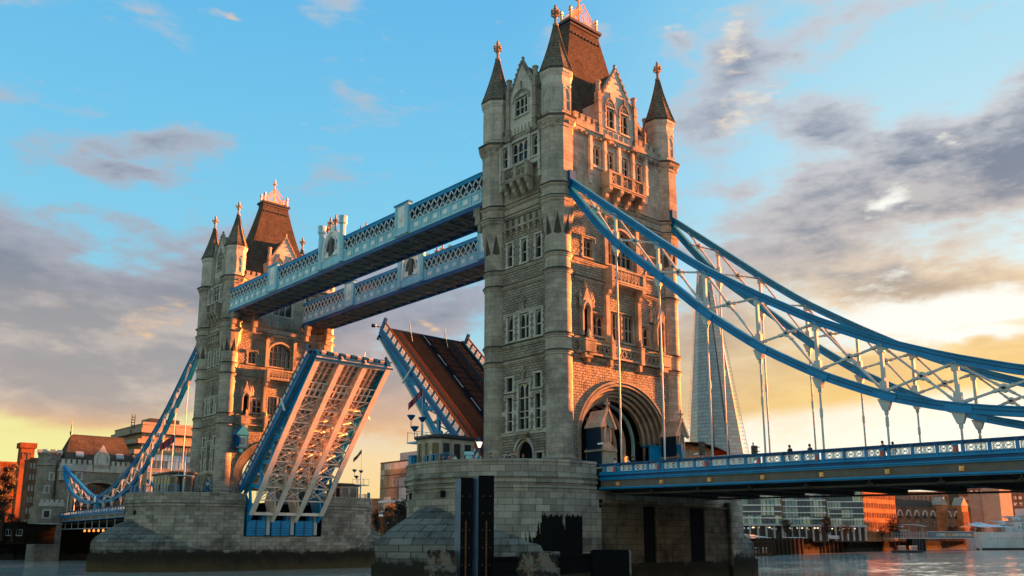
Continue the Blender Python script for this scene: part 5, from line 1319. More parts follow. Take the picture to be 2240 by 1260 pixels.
# stone gabled shelters and blue panels beside the arch on the landward side of each tower
def shelter(x, y, dr, label):
    T = thing('stone_shelter', (x, y, ZF), label, 'stone shelter', 'gabled stone shelters')
    F = lambda a, d, z: (x + a, y + dr * d, z)
    mb = MB()
    mb.fbox(F, -.95, .95, -1.3, 1.1, ZF - .2, ZF + 2.7); mb.fbox(F, -1.08, 1.08, -1.4, 1.25, ZF + .8, ZF + .95); mb.fbox(F, -1.08, 1.08, -1.4, 1.25, ZF + 2.6, ZF + 2.8)
    for k in range(3): mb.fbox(F, -.98 + k * .12, .98 - k * .12, -1.3, 1.15 - k * .14, ZF + 2.8 + k * .2, ZF + 3.0 + k * .2)
    mb.fbox(F, -.72, .72, -1.2, .75, ZF + 3.4, ZF + 5.2); mb.archring(F, -.4, .4, ZF + 4.4, ZF + 5.2, .14, .7, .95, 'pointed', 6, 1, legs=.8)
    mb.fprism(F, [(-1.1, ZF + 5.1), (1.1, ZF + 5.1), (0, ZF + 7.0)], -1.4, .95); 
    for s_ in (-1, 1): mb.beam(F(s_ * 1.2, .95, ZF + 5.0), F(0, .95, ZF + 7.15), .3, .25, 1)
    build('shelter_body', mb, [M_trim, M_ash], T)
    f = MB(); q = F(0, .9, 0); finial(f, q[0], q[1], ZF + 6.8, ZF + 8.2, .55); build('finial', f, M_trim, T)
    g = MB(); g.fbox(F, -1.0, -.96, -1.2, .2, ZF, ZF + 5.0); g.fbox(F, .96, 1.0, -1.2, .9, ZF, ZF + 5.0); g.fbox(F, -1.3, -1.0, -2.6, -1.2, ZF, ZF + 4.8)
    build('side_door', g, M_navy, T)
shelter(6.25, 8.1, 1, 'gabled stone shelter left of the road arch of the nearer tower')
shelter(-6.25, 8.1, 1, 'gabled stone shelter right of the road arch of the nearer tower')
scn = MB(); scn.box(-5.3, 5.3, -3.28, -3.1, ZF, 16.7); build('sky_block_screen', scn, M_void, towerN)  # added dark sheet, keeps bright sky from showing through the arch
pn = MB(); pn.box(-5.6, -5.4, 5.6, 9.6, ZF, 11.6); pn.box(-5.42, -3.3, 6.6, 6.8, ZF, 11.4); pn.box(-5.7, -3.2, 5.5, 6.9, 11.4, 11.55)
tag(build('gate_panel', pn, M_blue), 'tall plain blue steel panel inside the right of the road arch', 'steel panel')
# ---------------------------------------------------------------- water, banks
wt = MB(); wt.add([(-4000, -3500, WZ), (1500, -3500, WZ), (1500, 2500, WZ), (-4000, 2500, WZ)], [(0, 1, 2, 3)]); struct('water', wt, M_water)
shore = [(400, -300), (60, -196), (24, -182), (15.7, -180.9), (-30, -184), (-70, -205), (-120, -150), (-165, -88), (-187, -92), (-291, -112), (-480, -149), (-760, -205), (-1500, -420)]
gd = MB(); GZ = 1.0
far = [(400, -3500), (-4000, -3500), (-4000, -420)]
gd.add([(x, y, GZ) for x, y in shore + [(-4000, -1000), (-4000, -3500), (1500, -3500), (1500, -300)]], [tuple(range(len(shore) + 4))]); struct('ground', gd, M_ground)
nb = MB(); nb.add([(120, 96, GZ), (40, 112, GZ), (-200, 90, GZ), (-450, 20, GZ), (-3000, -300, GZ), (-3000, 2500, GZ), (1500, 2500, GZ), (1500, 96, GZ)], [tuple(range(8))]); struct('ground', nb, M_ground)
qw = MB()
for a, b in zip(shore[:-1], shore[1:]):
    A, B = Vector((*a, 0)), Vector((*b, 0)); n_ = (B - A).cross(Vector((0, 0, 1))).normalized() * 1.0
    qw.hexa([(A.x, A.y, WZ - 2), (B.x, B.y, WZ - 2), (B.x + n_.x, B.y + n_.y, WZ - 2), (A.x + n_.x, A.y + n_.y, WZ - 2), (A.x, A.y, GZ + .25), (B.x, B.y, GZ + .25), (B.x + n_.x, B.y + n_.y, GZ + .25), (A.x + n_.x, A.y + n_.y, GZ + .25)])
qo = build('quay_wall', qw, M_quay); tag(qo, 'dark stained river wall along the far bank below the buildings', 'river wall')
pls = MB(); 
def along(a, b, t_): return Vector(a) * (1 - t_) + Vector(b) * t_
for (px0, px1, n) in ((1655, 1752, 12), (1800, 1838, 5), (2050, 2110, 9), (1955, 1990, 5)):
    for k in range(n):
        px = px0 + (px1 - px0) * k / (n - 1)
        py = 1216 - (px - 1650) * 18 / 450
        d_ = (WZ - CAM.z) / ((FW + RT * ((px - 1120) / FPX) - UP * ((py + 0 - 630 - SY) / FPX)).z)
        p = at(px, py, d_) + Vector((.6, .9, 0)); pls.box(p.x - .35, p.x + .35, p.y - .3, p.y + .5, WZ - 1, GZ + .5)
po = build('timber_fendering', pls, M_bark); po.parent = qo; po.location = ORG[po.name] - ORG[qo.name]

# ---------------------------------------------------------------- generic building along a facade line
def ground_z(px, py, d): return at(px, py, d).z
def bld(name, label, cat, A, B, z0, z1, thick, mat, storeys, bays, win=None, wmat=None, frame=None, roofm=None, group=None, wfrac=(.5, .55), sills=True, parap=.8, extra=None, side=False, ledge=None, ledge_m=None):
    """A,B = ground corners of the visible facade (x,y); windows recessed as separate parts"""
    A, B = Vector((A[0], A[1], 0)), Vector((B[0], B[1], 0)); L = (B - A).length; t_ = (B - A) / L
    n_ = Vector((t_.y, -t_.x, 0)); c = (A + B) / 2
    if (Vector((CAM.x, CAM.y, 0)) - c).dot(n_) < 0: n_ = -n_
    F = lambda a, d, z: A + t_ * a + n_ * d + Vector((0, 0, z))
    T = thing(name, (c.x, c.y, z0), label, cat, group)
    mb = MB(); mb.fbox(F, 0, L, -thick, 0, z0 - 1, z1)
    mb.fbox(F, -.15, L + .15, -thick - .15, .2, z1, z1 + .35, 0)
    if parap: mb.fbox(F, 0, L, -.4, -.0, z1 + .35, z1 + parap, 0)
    build('wall', mb, mat, T)
    H = (z1 - z0); sh = H / storeys; bw = L / bays; ww, wh = bw * wfrac[0], sh * wfrac[1]
    cnt = 0
    if win != 'none' :
        for j in range(storeys):
            for i in range(bays):
                if bays * storeys > 100 and not (i % 1 == 0): continue
                cnt += 1
                a = (i + .5) * bw - ww / 2; z = z0 + j * sh + (sh - wh) * .5
                m_ = MB(); m_.fbox(F, a, a + ww, .0, .05, z, z + wh, 0); 
                m_.fbox(F, a - .08, a + ww + .08, 0, .16, z - .12, z, 1); m_.fbox(F, a + ww / 2 - .04, a + ww / 2 + .04, .05, .09, z, z + wh, 1); m_.fbox(F, a - .06, a, 0, .1, z, z + wh, 1); m_.fbox(F, a + ww, a + ww + .06, 0, .1, z, z + wh, 1); m_.fbox(F, a - .06, a + ww + .06, 0, .1, z + wh, z + wh + .1, 1)
                if bays * storeys <= 100: build('window', m_, [wmat or M_glass, frame or M_gray], T)
                else:
                    if cnt == 1: acc = MB()
                    o_ = len(acc.v); acc.v += m_.v; acc.f += [[q + o_ for q in f] for f in m_.f]; acc.mi += m_.mi; acc.uv += m_.uv
        if bays * storeys > 100:
            wo = build('window', acc, [wmat or M_glass, frame or M_gray], T); wo['kind'] = 'stuff'
    if ledge:
        lb = MB()
        for j in range(storeys + 1): lb.fbox(F, -.2, L + .2, 0, ledge, z0 + j * sh - .18, z0 + j * sh + .18)
        build('floor_ledge', lb, ledge_m or M_white, T)
    if extra: extra(T, F, L, z0, z1)
    return T, F, L
def XY(px, d, py=1095): p = at(px, py, d); return (p.x, p.y)
def XYn(px0, px1, d, tilt=0.0):
    py = 1080; A = at(px0, py, d); v = FW + RT * ((px1 - 1120) / FPX) - UP * ((py - 630 - SY) / FPX); k = (A.y - CAM.y) / v.y; B = CAM + v * k
    return (A.x, A.y), (B.x, B.y + tilt)
def XYa(px0, px1, d, az):
    py = 1100; A = at(px0, py, d); v = FW + RT * ((px1 - 1120) / FPX) - UP * ((py - 630 - SY) / FPX); n_ = Vector((math.cos(R(az)), math.sin(R(az)), 0)); k = (A - CAM).dot(n_) / v.dot(n_); B = CAM + v * k
    return (A.x, A.y), (B.x, B.y)
def ZY(px, py, d): return at(px, py, d).z

# glass offices under the side span
def glassoffice(px0, px1, d0, d1, ytop, label, floors):
    z1 = ZY(px0, ytop, d0)
    def ex(T, F, L, z0, z1):
        g = MB(); g.fbox(F, .1, L - .1, .02, .3, z0 + 5.0, z1 - .2)
        build('glazing', g, M_fglass, T)
        c = MB(); n = 7
        for k in range(n): c.fbox(F, L * k / (n - 1) - .25, L * k / (n - 1) + .25, .1, 1.4, z0 - .5, z0 + 4.6)
        c.fbox(F, -.5, L + .5, 0, 1.8, z0 + 4.5, z0 + 5.2)
        build('colonnade', c, M_gray, T)
        lb = MB(); sh = (z1 - z0 - 5) / floors
        for j in range(1, floors + 1): lb.fbox(F, -.2, L + .2, .2, .75, z0 + 5 + j * sh - .16, z0 + 5 + j * sh + .16)
        build('floor_ledge', lb, M_white, T)
        li = MB()
        rr = random.Random(px0)
        for k in range(9):
            a = rr.uniform(1, L - 2); li.fbox(F, a, a + .5, .05, .3, z0 + 3.8, z0 + 4.1)
        build('ceiling_lamp', li, M_lampw, T)
        m_ = MB()
        for k in range(12): m_.fbox(F, L * (k + .5) / 12 - .06, L * (k + .5) / 12 + .06, .3, .42, z0 + 5.2, z1 - .3)
        build('mullion', m_, M_black, T)
    return bld('glass_office', label, 'office block', XY(px0, d0), XY(px1, d1), GZ, z1, 18, M_black, 1, 1, win='none', group='glass office blocks under the road span', parap=0, extra=ex)
glassoffice(1600, 1706, 303, 303, 1035, 'glass office block under the road span, next to the pier', 8)
glassoffice(1711, 1803, 320, 320, 1040, 'glass office block under the road span, middle of the three', 8)
glassoffice(1808, 1886, 338, 338, 1045, 'glass office block under the road span, next to the orange building', 8)
bld('stone_office', 'orange sunlit stone building with small paired windows right of the glass offices', 'office block', *XYa(1888, 1958, 372, 92), GZ, ZY(1900, 1075, 380), 25, M_obrick, 5, 13, wfrac=(.42, .5), wmat=M_brick, frame=M_obrick)
bld('low_office', 'long orange roofed block behind the riverside gallery building', 'office block', XY(1950, 520), XY(2075, 520), GZ, ZY(2000, 1078, 520), 20, M_obrick, 4, 14, wmat=M_glass)
# brick riverside galleria with barrel roof and pilaster blocks
def gal(T, F, L, z0, z1):
    r = MB(); r.fprism(F, [(1, z1), (L * .55, z1), (L * .5, z1 + 4.0), (2.5, z1 + 4.2)], -14, -1.5); build('roof', r, M_lead, T)
    for k in range(9):
        a = L * (.02 + .105 * k); m_ = MB(); m_.archring(F, a + .6, a + 3.4, z1 - 3.4, z1 - 1.2, .5, 0, .3, 'round', 6, 0); m_.fbox(F, a + .6, a + 3.4, 0, .1, z1 - 4.6, z1 - 3.0, 1)
        build('arched_window', m_, [M_wht, M_glass], T)
    F0 = F
    for a0_ in (L * .52, L * .80):
        m_ = MB(); O0 = F0(a0_, 0, 0); nz_ = Vector((math.cos(R(92)), math.sin(R(92)), 0)); tz_ = Vector((-nz_.y, nz_.x, 0)); L = (F0(1, 0, 0) - F0(0, 0, 0)).length * 62; a = 0.0
        F = lambda a, d, z: O0 + tz_ * a + nz_ * (d + 1.0) + Vector((0, 0, z))
        m_.fbox(F, a, a + L * .13, -6, 1.5, z0, z1 + 2.0, 0)
        for q in range(5): m_.fbox(F, a + L * .13 * (q + .3) / 5, a + L * .13 * (q + .6) / 5, 1.5, 1.9, z0 + 2, z1 - 1, 0); 
        for q in range(4): m_.fbox(F, a + L * .13 * (q + .75) / 5, a + L * .13 * (q + 1.1) / 5, 1.5, 1.6, z0 + 2, z1 - 1.5, 1)
        m_.fprism(F, [(a - .5, z1 + 2), (a + L * .13 + .5, z1 + 2), (a + L * .065, z1 + 6)], -3, 1.6, 2)
        build('pavilion', m_, [M_obrick, M_glass, M_bconc], T)
bld('brick_galleria', 'brown brick riverside galleria with arched top windows and two orange pavilions', 'gallery building', *XYa(1957, 2122, 412, 79), GZ, ZY(1975, 1110, 405), 16, M_brick2, 3, 9, wfrac=(.25, .45), frame=M_wht, extra=gal)
bld('office_tower', 'grey office tower with square white windows above the warship', 'office tower', XY(2098, 600), XY(2262, 590), GZ, ZY(2200, 1035, 570), 40, M_brick2, 10, 14, wfrac=(.55, .45), wmat=M_fglass2, frame=M_wht)
bld('yellow_tower', 'narrow blank tower lit bright yellow behind the warship', 'tower block', *XYa(2158, 2182, 530, 88), GZ, ZY(2170, 1076, 520), 10, M_bconc, 1, 1, win='none')
bld('yellow_tower', 'wider blank block lit bright yellow behind the funnel of the warship', 'tower block', *XYa(2188, 2214, 520, 88), GZ, ZY(2200, 1055, 530), 10, M_bconc, 1, 1, win='none')
# left bank
def conc(T, F, L, z0, z1):
    for k in range(6):
        z = z1 - 2.6 - k * 3.2; m_ = MB(); m_.fbox(F, -1.0 - (k % 3) * .8, L + 1, .0, 2.2, z, z + 1.3); m_.fbox(F, -1.8 - (k % 3) * .8, -.2, -22, 1.6, z, z + 1.1); build('balcony', m_, M_bconc, T)
    m_ = MB(); m_.fbox(F, 3, 12, -10, -3, z1, z1 + 2.4); build('roof_plant', m_, M_black, T)
    m_ = MB(); q = F(-1.5, -4, 0)
    for k in range(7): m_.box(q.x - .5, q.x + .5, q.y - .4, q.y + .4, z1 - 2.5 + k * .8, z1 - 2.35 + k * .8)
    for e in (-.45, .45): m_.box(q.x + e - .08, q.x + e + .08, q.y - .1, q.y + .1, z1 - 2.5, z1 + 3.2)
    build('radio_mast', m_, M_lead, T)
bld('concrete_hotel', 'stepped concrete building with sunlit balcony bands behind the gatehouse', 'hotel', *XYn(300, 440, 258), GZ, ZY(310, 924, 258), 24, M_bconc, 8, 12, wfrac=(.85, .5), wmat=M_fglass2, frame=M_bconc, extra=conc)
bld('pale_block', 'pale banded building left edge behind the farther tower', 'office block', XY(352, 300), XY(432, 290), GZ, ZY(400, 962, 296), 18, M_gray, 8, 10, wfrac=(.9, .4), wmat=M_fglass2, frame=M_gray, ledge=1.5, ledge_m=M_gray)
bld('riverside_glass', 'low glass fronted block with a yellow lit band below the concrete hotel', 'office block', *XYn(318, 470, 226), GZ, ZY(350, 990, 228), 10, M_bconc, 5, 9, wfrac=(.93, .8), wmat=M_fglass2, frame=M_gray)
bld('brown_warehouse', 'brown brick warehouse with small white windows between the chimney and gatehouse', 'warehouse', *XYn(58, 100, 262), GZ, ZY(80, 1004, 260), 6, M_brick2, 7, 6, wfrac=(.3, .4), wmat=M_fglass2, frame=M_wht)
def chim(T, F, L, z0, z1):
    m_ = MB(); m_.fbox(F, -.5, L + .5, -4.6, .5, z1 - 1.4, z1 + .4)
    build('cap', m_, M_brick, T); m_ = MB()
    for a in (L * .22, L * .62): m_.archring(F, a - .55, a + .55, z1 - 3.6, z1 - 3.0, .1, 0, .12, 'round', 5); m_.fbox(F, a - .5, a + .5, .02, .06, z1 - 5.4, z1 - 3.1)
    build('arched_recess', m_, M_brick2, T)
bld('brick_tower', 'tall square red brick tower lit bright orange at the left edge', 'brick tower', *XYn(36, 66, 300), GZ, ZY(50, 968, 300), 4, M_brick, 1, 1, win='none', extra=chim, parap=0)
bld('brick_house', 'orange brick building beside the square brick tower at the left edge', 'brick building', *XYn(-14, 39, 303), GZ, ZY(20, 1012, 302), 10, M_brick, 5, 3, wfrac=(.3, .4))
bld('low_wall_building', 'low grey riverside building under the left trees', 'building', XY(-30, 205), XY(62, 200), GZ, ZY(20, 1150, 203), 8, M_quay, 1, 4, wfrac=(.5, .4), wmat=M_void)
# glass block seen between the two piers
def chx(T, F, L, z0, z1):
    m_ = MB(); m_.fbox(F, L * .5, L * 1.2, -10, -1, z1, z1 + 3); build('roof_plant', m_, M_gray, T)
    m_ = MB()
    for k, (a, b, z) in enumerate(((0, .75, 12), (0, .7, 8.5), (0, .5, 5))): m_.fbox(F, a * L, b * L, .3, .6, z0 + z, z0 + z + .8)
    build('terrace', m_, M_lblue, T)
bld('glass_block', 'square glass office block seen between the two river piers', 'office block', XY(831, 300), XY(905, 285), GZ, ZY(840, 1012, 298), 14, M_black, 6, 14, wfrac=(.93, .93), wmat=M_fglass2, frame=M_lead, extra=chx, parap=0)
bld('brick_row', 'small orange brick building at the horizon beside the glass block', 'brick building', XY(800, 420), XY(832, 420), GZ, ZY(815, 1094, 420), 10, M_obrick, 4, 5, wfrac=(.3, .4))
bld('brick_terrace', 'red brick building seen through the gatehouse arch', 'brick building', *XYn(160, 262, 262), GZ, ZY(200, 1052, 262), 10, M_brick, 4, 6, wfrac=(.4, .4), wmat=M_glass)
# pavilion with curved canopy below the skyscraper
def cano(T, F, L, z0, z1):
    m_ = MB()
    for k in range(8):
        a0, a1 = -3 + (L + 10) * k / 8, -3 + (L + 10) * (k + 1) / 8; f = lambda a: z1 + 1.9 - .009 * (a - L * .3) ** 2
        m_.hexa([F(a0, -8, f(a0)), F(a1, -8, f(a1)), F(a1, 3, f(a1)), F(a0, 3, f(a0)), F(a0, -8, f(a0) + .35), F(a1, -8, f(a1) + .35), F(a1, 3, f(a1) + .35), F(a0, 3, f(a0) + .35)])
    build('curved_canopy', m_, M_bark, T)
    m_ = MB(); m_.fbox(F, L * .1, L * .8, -6, -1, z1, z1 + 2.6); build('roof_pavilion', m_, M_obrick, T)
bld('riverside_pavilion', 'orange and cream building with a curved canopy at the foot of the glass skyscraper', 'office block', XY(1492, 330), XY(1562, 340), GZ, ZY(1520, 980, 335), 12, M_obrick, 9, 8, wfrac=(.6, .5), wmat=M_glass, frame=M_gray, extra=cano)
bld('grey_office', 'grey flat office roof just above the bridge rail right of the skyscraper', 'office block', XY(1570, 420), XY(1650, 430), GZ, ZY(1600, 993, 425), 20, M_gray, 10, 10, wfrac=(.7, .5))

# ---------------------------------------------------------------- glass skyscraper
def shard():
    d = 900; B = at(1578, 1178, d); tip = at(1560, 520, d); Hh = tip.z - GZ
    T = thing('glass_skyscraper', (B.x, B.y, GZ), 'very tall tapering glass skyscraper rising right of the nearer tower', 'skyscraper')
    c = Vector((B.x, B.y, 0)); r = RT.copy(); f = Vector((-FW.x, -FW.y, 0)).normalized()
    s1 = 900 / FPX
    # base outline (right, toward-viewer) in metres and top convergence
    base = [(-34, -14), (-27, 8), (-8, 20), (-4, 16), (12, 21), (17, 15), (36, 10), (44, -10), (12, -30), (-12, -30)]
    def P(q, z, k=1.0):
        e = (z - GZ) / Hh; sc = 1 - e * .88
        return c + r * (q[0] * sc * k - 7.0 * e) + f * (q[1] * sc * k) + Vector((0, 0, z))
    n = len(base)
    tops = [.90, .93, .96, .90, .965, .90, .94, .9, .88, .88]
    k = 0
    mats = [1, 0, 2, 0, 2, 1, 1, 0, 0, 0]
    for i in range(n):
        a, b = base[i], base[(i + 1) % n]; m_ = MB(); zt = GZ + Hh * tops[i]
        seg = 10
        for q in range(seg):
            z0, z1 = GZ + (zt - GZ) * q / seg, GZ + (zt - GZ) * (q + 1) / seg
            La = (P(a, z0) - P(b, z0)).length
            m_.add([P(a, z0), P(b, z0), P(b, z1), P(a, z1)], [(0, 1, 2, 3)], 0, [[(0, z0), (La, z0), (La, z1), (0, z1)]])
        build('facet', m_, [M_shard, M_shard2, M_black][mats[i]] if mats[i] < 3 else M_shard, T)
    core = MB()
    lv = [GZ, GZ + Hh * .88]
    core.add([P(q, lv[0], .9) for q in base] + [P(q, lv[1], .9) for q in base], [(i, (i + 1) % n, n + (i + 1) % n, n + i) for i in range(n)])
    build('core', core, M_lead, T)
    sp = MB()
    for i in range(n):
        a = base[i]
        for q in range(3):
            b = base[(i + 1) % n]; e = q / 3; g_ = (a[0] + (b[0] - a[0]) * e, a[1] + (b[1] - a[1]) * e)
            sp.tube(P(g_, GZ + Hh * .86), P(g_, GZ + Hh * (.95 + .035 * ((i * 7 + q * 3) % 4) / 3)), .45, .15, 4)
    for q in range(9):
        z = GZ + Hh * (.885 + .01 * q)
        for i in range(n): sp.beam(P(base[i], z), P(base[(i + 1) % n], z), .3, .3)
    build('open_spire', sp, M_gray, T)
    # glass edge fins left and right (open grid)
    for s_, q0, q1 in ((-1, (-34, -14), (-37.5, -16)), (1, (44, -10), (50, -12))):
        fn = MB()
        for j in range(60):
            z = GZ + Hh * .85 * j / 60; fn.beam(P(q0, z), P(q1, z), .25, .3)
        fn.beam(P(q1, GZ), P(q1, GZ + Hh * .86), .4, .4); fn.beam(P(((q0[0] + q1[0]) / 2, q0[1]), GZ), P(((q0[0] + q1[0]) / 2, q0[1]), GZ + Hh * .86), .2, .2)
        build('edge_fin', fn, M_gray, T)
shard()

# ---------------------------------------------------------------- south gatehouse (abutment tower)
def gatehouse():
    Y = -171.0
    T = thing('gatehouse', (0, Y - 5, GZ), 'low stone gatehouse with battlements and a steep brown roof at far left', 'gatehouse')
    F = lambda a, d, z: (a, Y + d, z)
    mb = MB()
    mb.box(-10, -6.2, Y - 9, Y, WZ - 2, 20.2, 0); mb.box(6.2, 10, Y - 9, Y, WZ - 2, 20.2, 0); mb.fbox(F, -6.2, 6.2, -9, 0, 15.4, 20.2, 0)
    mb.archfill(F, -6.2, 6.2, 11.2, 15.45, -9, -.0, 'round', 10, 0); mb.box(-14, 13.0, Y - 12, Y + .6, WZ - 2, 5.0, 1)
    build('wall', mb, [M_rub, M_quay], T)
    a = MB(); a.archring(F, -6.2, 6.2, 11.2, 15.3, .55, -.1, .25, 'round', 12, 0, legs=4); a.archring(F, -6.6, 6.6, 11.2, 15.7, .2, 0, .35, 'round', 12, 1)
    build('archivolt', a, [M_ash, M_trim], T)
    p = MB()
    p.fbox(F, -9.9, 9.9, -.1, .3, 18.0, 18.3, 0); 
    for (u, v) in ((-9.9, -2.2), (2.2, 9.9)): crenel(p, F, u, v, 18.3, 20.9, -.3, .2, 1.3, 0)
    p.fprism(F, [(-1.9, 18.3), (1.9, 18.3), (1.9, 22.0), (0, 25.0), (-1.9, 22.0)], -.4, .25, 0); p.fbox(F, -1.9, 1.9, .2, .35, 18.9, 19.9, 1)
    p.archring(F, -1.1, 1.1, 21.3, 23.0, .25, .2, .4, 'pointed', 6, 1, legs=1.2)
    build('parapet', p, [M_wht, M_trim], T)
    for x in (-5.6, 5.2): window(F, T, (x - .5, x + .5, 16.0, 17.5), 1, (), 'square', .3, .05)
    r = MB()
    r.add([(9.0, Y - 1, 20), (-9.0, Y - 1, 20), (-9.0, Y - 10, 20), (9.0, Y - 10, 20), (6.6, Y - 5.2, 27.6), (-6.6, Y - 5.2, 27.6)], [(0, 1, 5, 4), (2, 3, 4, 5), (1, 2, 5), (3, 0, 4)], 0)
    r.box(-6.7, 6.7, Y - 5.35, Y - 5.05, 27.5, 27.8, 1)
    r.lathe(6.6, Y - 5.2, [(.25, 27.6), (.3, 28.2), (.12, 28.8), (.2, 29.4), (.1, 30), (.02, 31.4)], 6, mat=1)
    ro = build('roof', r, [M_slate, M_lead], T)
    for x in (-5.0, 5.0):
        s_ = MB(); s_.hexa([(x - .9, Y - 1.6, 21.5), (x + .9, Y - 1.6, 21.5), (x + .9, Y - 2.6, 22.8), (x - .9, Y - 2.6, 22.8), (x - .9, Y - 1.1, 21.9), (x + .9, Y - 1.1, 21.9), (x + .9, Y - 2.1, 23.2), (x - .9, Y - 2.1, 23.2)]); build('skylight', s_, M_gray, ro)
    for s_ in (1, -1):
        x = s_ * 11.6; t_ = MB()
        t_.lathe(x, Y - 3.4, [(2.5, WZ), (2.35, 19.0), (2.6, 19.2), (2.6, 19.5), (2.4, 19.6), (2.4, 21.8), (2.6, 22.0), (2.6, 22.4), (2.2, 22.5)], 8, mat=0)
        for k in range(8):
            t0 = k * math.pi / 4; q = Vector((x + 2.4 * math.cos(t0), Y - 3.4 + 2.4 * math.sin(t0), 0)); t_.box(q.x - .45, q.x + .45, q.y - .45, q.y + .45, 22.4, 23.2, 1)
        tt = build('turret', t_, [M_rub, M_wht], T)
        FD = lambda a, d, z: (x + 2.92 + d if s_ > 0 else x - 2.92 - d, Y - 3.4 + a, z)
        FD2 = lambda a, d, z: (x + a, Y - 1.05 + d, z)
        for (a, z) in ((-.3, 16.5), (.5, 13.2)): window(FD2, T, (a - .35, a + .35, z - .8, z + .8), 1, (), 'square', .25, .03)
    l = MB(); l.box(9, 14.6, Y - 4, Y + 3.5, WZ - 1, 9.0); crenel(l, lambda a, d, z: (a, Y + 3.5 + d, z), 9, 14.6, 9.0, 10.6, -.3, .1, 1.2, 1); l.fbox(lambda a, d, z: (a, Y + 3.5 + d, z), 8.9, 14.7, -.1, .15, 4.6, 4.9, 1)
    l.fbox(lambda a, d, z: (a, Y + 3.5 + d, z), 11.8, 13.8, .0, .12, 6.0, 8.2, 1); l.fbox(lambda a, d, z: (a, Y + 3.5 + d, z), 12.2, 13.4, .1, .16, 6.3, 7.9, 2)
    build('stair_block', l, [M_rub, M_wht, M_glass], T)
    c = MB(); c.box(8.2, 9.9, Y - .2, Y + 1.2, 15.6, 17.8); c.box(7.8, 10.3, Y - .2, Y + 1.5, 17.8, 18.2); build('chain_corbel', c, M_wht, T)
    pas = MB(); pas.box(-6.1, 6.1, Y - 8.5, Y - 8.2, 7, 9.5); build('barrier', pas, M_brick, T)
gatehouse()
stg = MB(); stg.box(8.5, 9.5, -166, -128, 3.4, 3.55); 
for k in range(8): stg.box(8.9, 9.05, -165 + k * 5, -164.9 + k * 5, 3.5, 5.4)
tag(build('inspection_gantry', stg, M_gray), 'thin pale maintenance walkway hung under the far left road span', 'gantry')
for k in range(6):
    l = MB(); p = (8.9, -150 + k * 3.2, 3.0); l.lathe(p[0], p[1], [(.1, 2.7), (.25, 2.9), (.1, 3.3)], 6)
    o = build('hanging_lamp', l, M_lamp); tag(o, 'small red lamp hanging under the far left road span', 'lamp', 'red lamps under the far span')

# ---------------------------------------------------------------- trees
def tree(px, d, py_top, wid_px, label, mat=M_leaf, seed=1, n=520, group='trees on the far bank', zb=None):
    p = at(px, 1178, d); z0 = GZ if zb is None else zb; top = ZY(px, py_top, d); h = top - z0; w_ = wid_px * d / FPX / 2
    T = thing('tree', (p.x, p.y, z0), label, 'tree', group)
    r_ = random.Random(seed); t_ = MB(); c = Vector((p.x, p.y, 0))
    t_.tube(c + Vector((0, 0, z0 - .3)), c + Vector((.1 * w_, 0, z0 + h * .45)), .035 * h, .02 * h, 8)
    tips = []
    for k in range(9):
        a = k * 2.4 + r_.random(); s0 = c + Vector((0, 0, z0 + h * (.25 + .03 * k))); e = c + Vector((math.cos(a) * w_ * .6, math.sin(a) * w_ * .6, z0 + h * (.45 + .05 * k)))
        t_.tube(s0, e, .014 * h, .005 * h, 5); tips.append(e)
    build('trunk', t_, M_bark, T)
    l = MB(); cl = [c + Vector((r_.gauss(0, .3) * w_, r_.gauss(0, .3) * w_, z0 + h * (.3 + .62 * r_.random()))) for _ in range(26)] + tips
    s_ = max(.16, min(h * .034, w_ * .16))
    for k in range(n):
        q = r_.choice(cl) + Vector((r_.gauss(0, 1), r_.gauss(0, 1), r_.gauss(0, .8))) * w_ * .15
        if q.z < z0 + h * .12 or q.z > top + .3: continue
        for j in range(7):
            u = Vector((r_.gauss(0, 1), r_.gauss(0, 1), r_.gauss(0, 1))).normalized(); v = u.orthogonal().normalized(); g = q + Vector((r_.gauss(0, 1), r_.gauss(0, 1), r_.gauss(0, 1))) * s_
            l.add([g - u * s_ * .6, g + v * s_ * .35, g + u * s_ * .6, g - v * s_ * .35], [(0, 1, 2, 3)])
    build('crown', l, mat, T)
tree(2, 200, 1000, 34, 'tall dark tree at the left edge in front of the brick building', seed=2, n=700)
tree(-14, 196, 1040, 40, 'second dark tree cut by the left edge of the view', seed=9, n=500)
tree(26, 198, 1120, 34, 'low dark bush beside the left edge brick tower', seed=12, n=300)
for k, (px, d, yt, wd, m_, lb) in enumerate([(826, 262, 1108, 36, M_leaf, 'dark tree between the piers, nearest the farther pier'), (852, 258, 1098, 44, M_leaf, 'rounded dark tree between the piers, under the middle of the glass block'), (878, 250, 1090, 44, M_leaf, 'tallest dark tree between the piers, touching the nearer pier'), (842, 235, 1135, 60, M_leaf, 'low spreading dark tree between the piers at the waterside'),
        (868, 232, 1128, 56, M_leaf, 'low dark tree at the waterside against the nearer pier'),
        (1722, 296, 1134, 30, M_leaf2, 'brown tree in front of the gap between the first two glass offices'), (1810, 312, 1128, 32, M_leaf2, 'brown tree in front of the gap between the last two glass offices'), (1850, 318, 1146, 34, M_leaf2, 'low brown tree before the last glass office'),
        (1955, 372, 1128, 40, M_leaf2, 'orange brown tree in front of the sunlit stone building'), (1930, 365, 1150, 30, M_leaf2, 'small tree at the foot of the sunlit stone building'), (2085, 405, 1150, 26, M_leaf, 'dark tree between the two orange pavilions of the galleria'), (2140, 420, 1145, 34, M_leaf2, 'tree behind the stern of the grey warship')]):
    tree(px, d, yt, wd, lb, m_, 20 + k, 360)
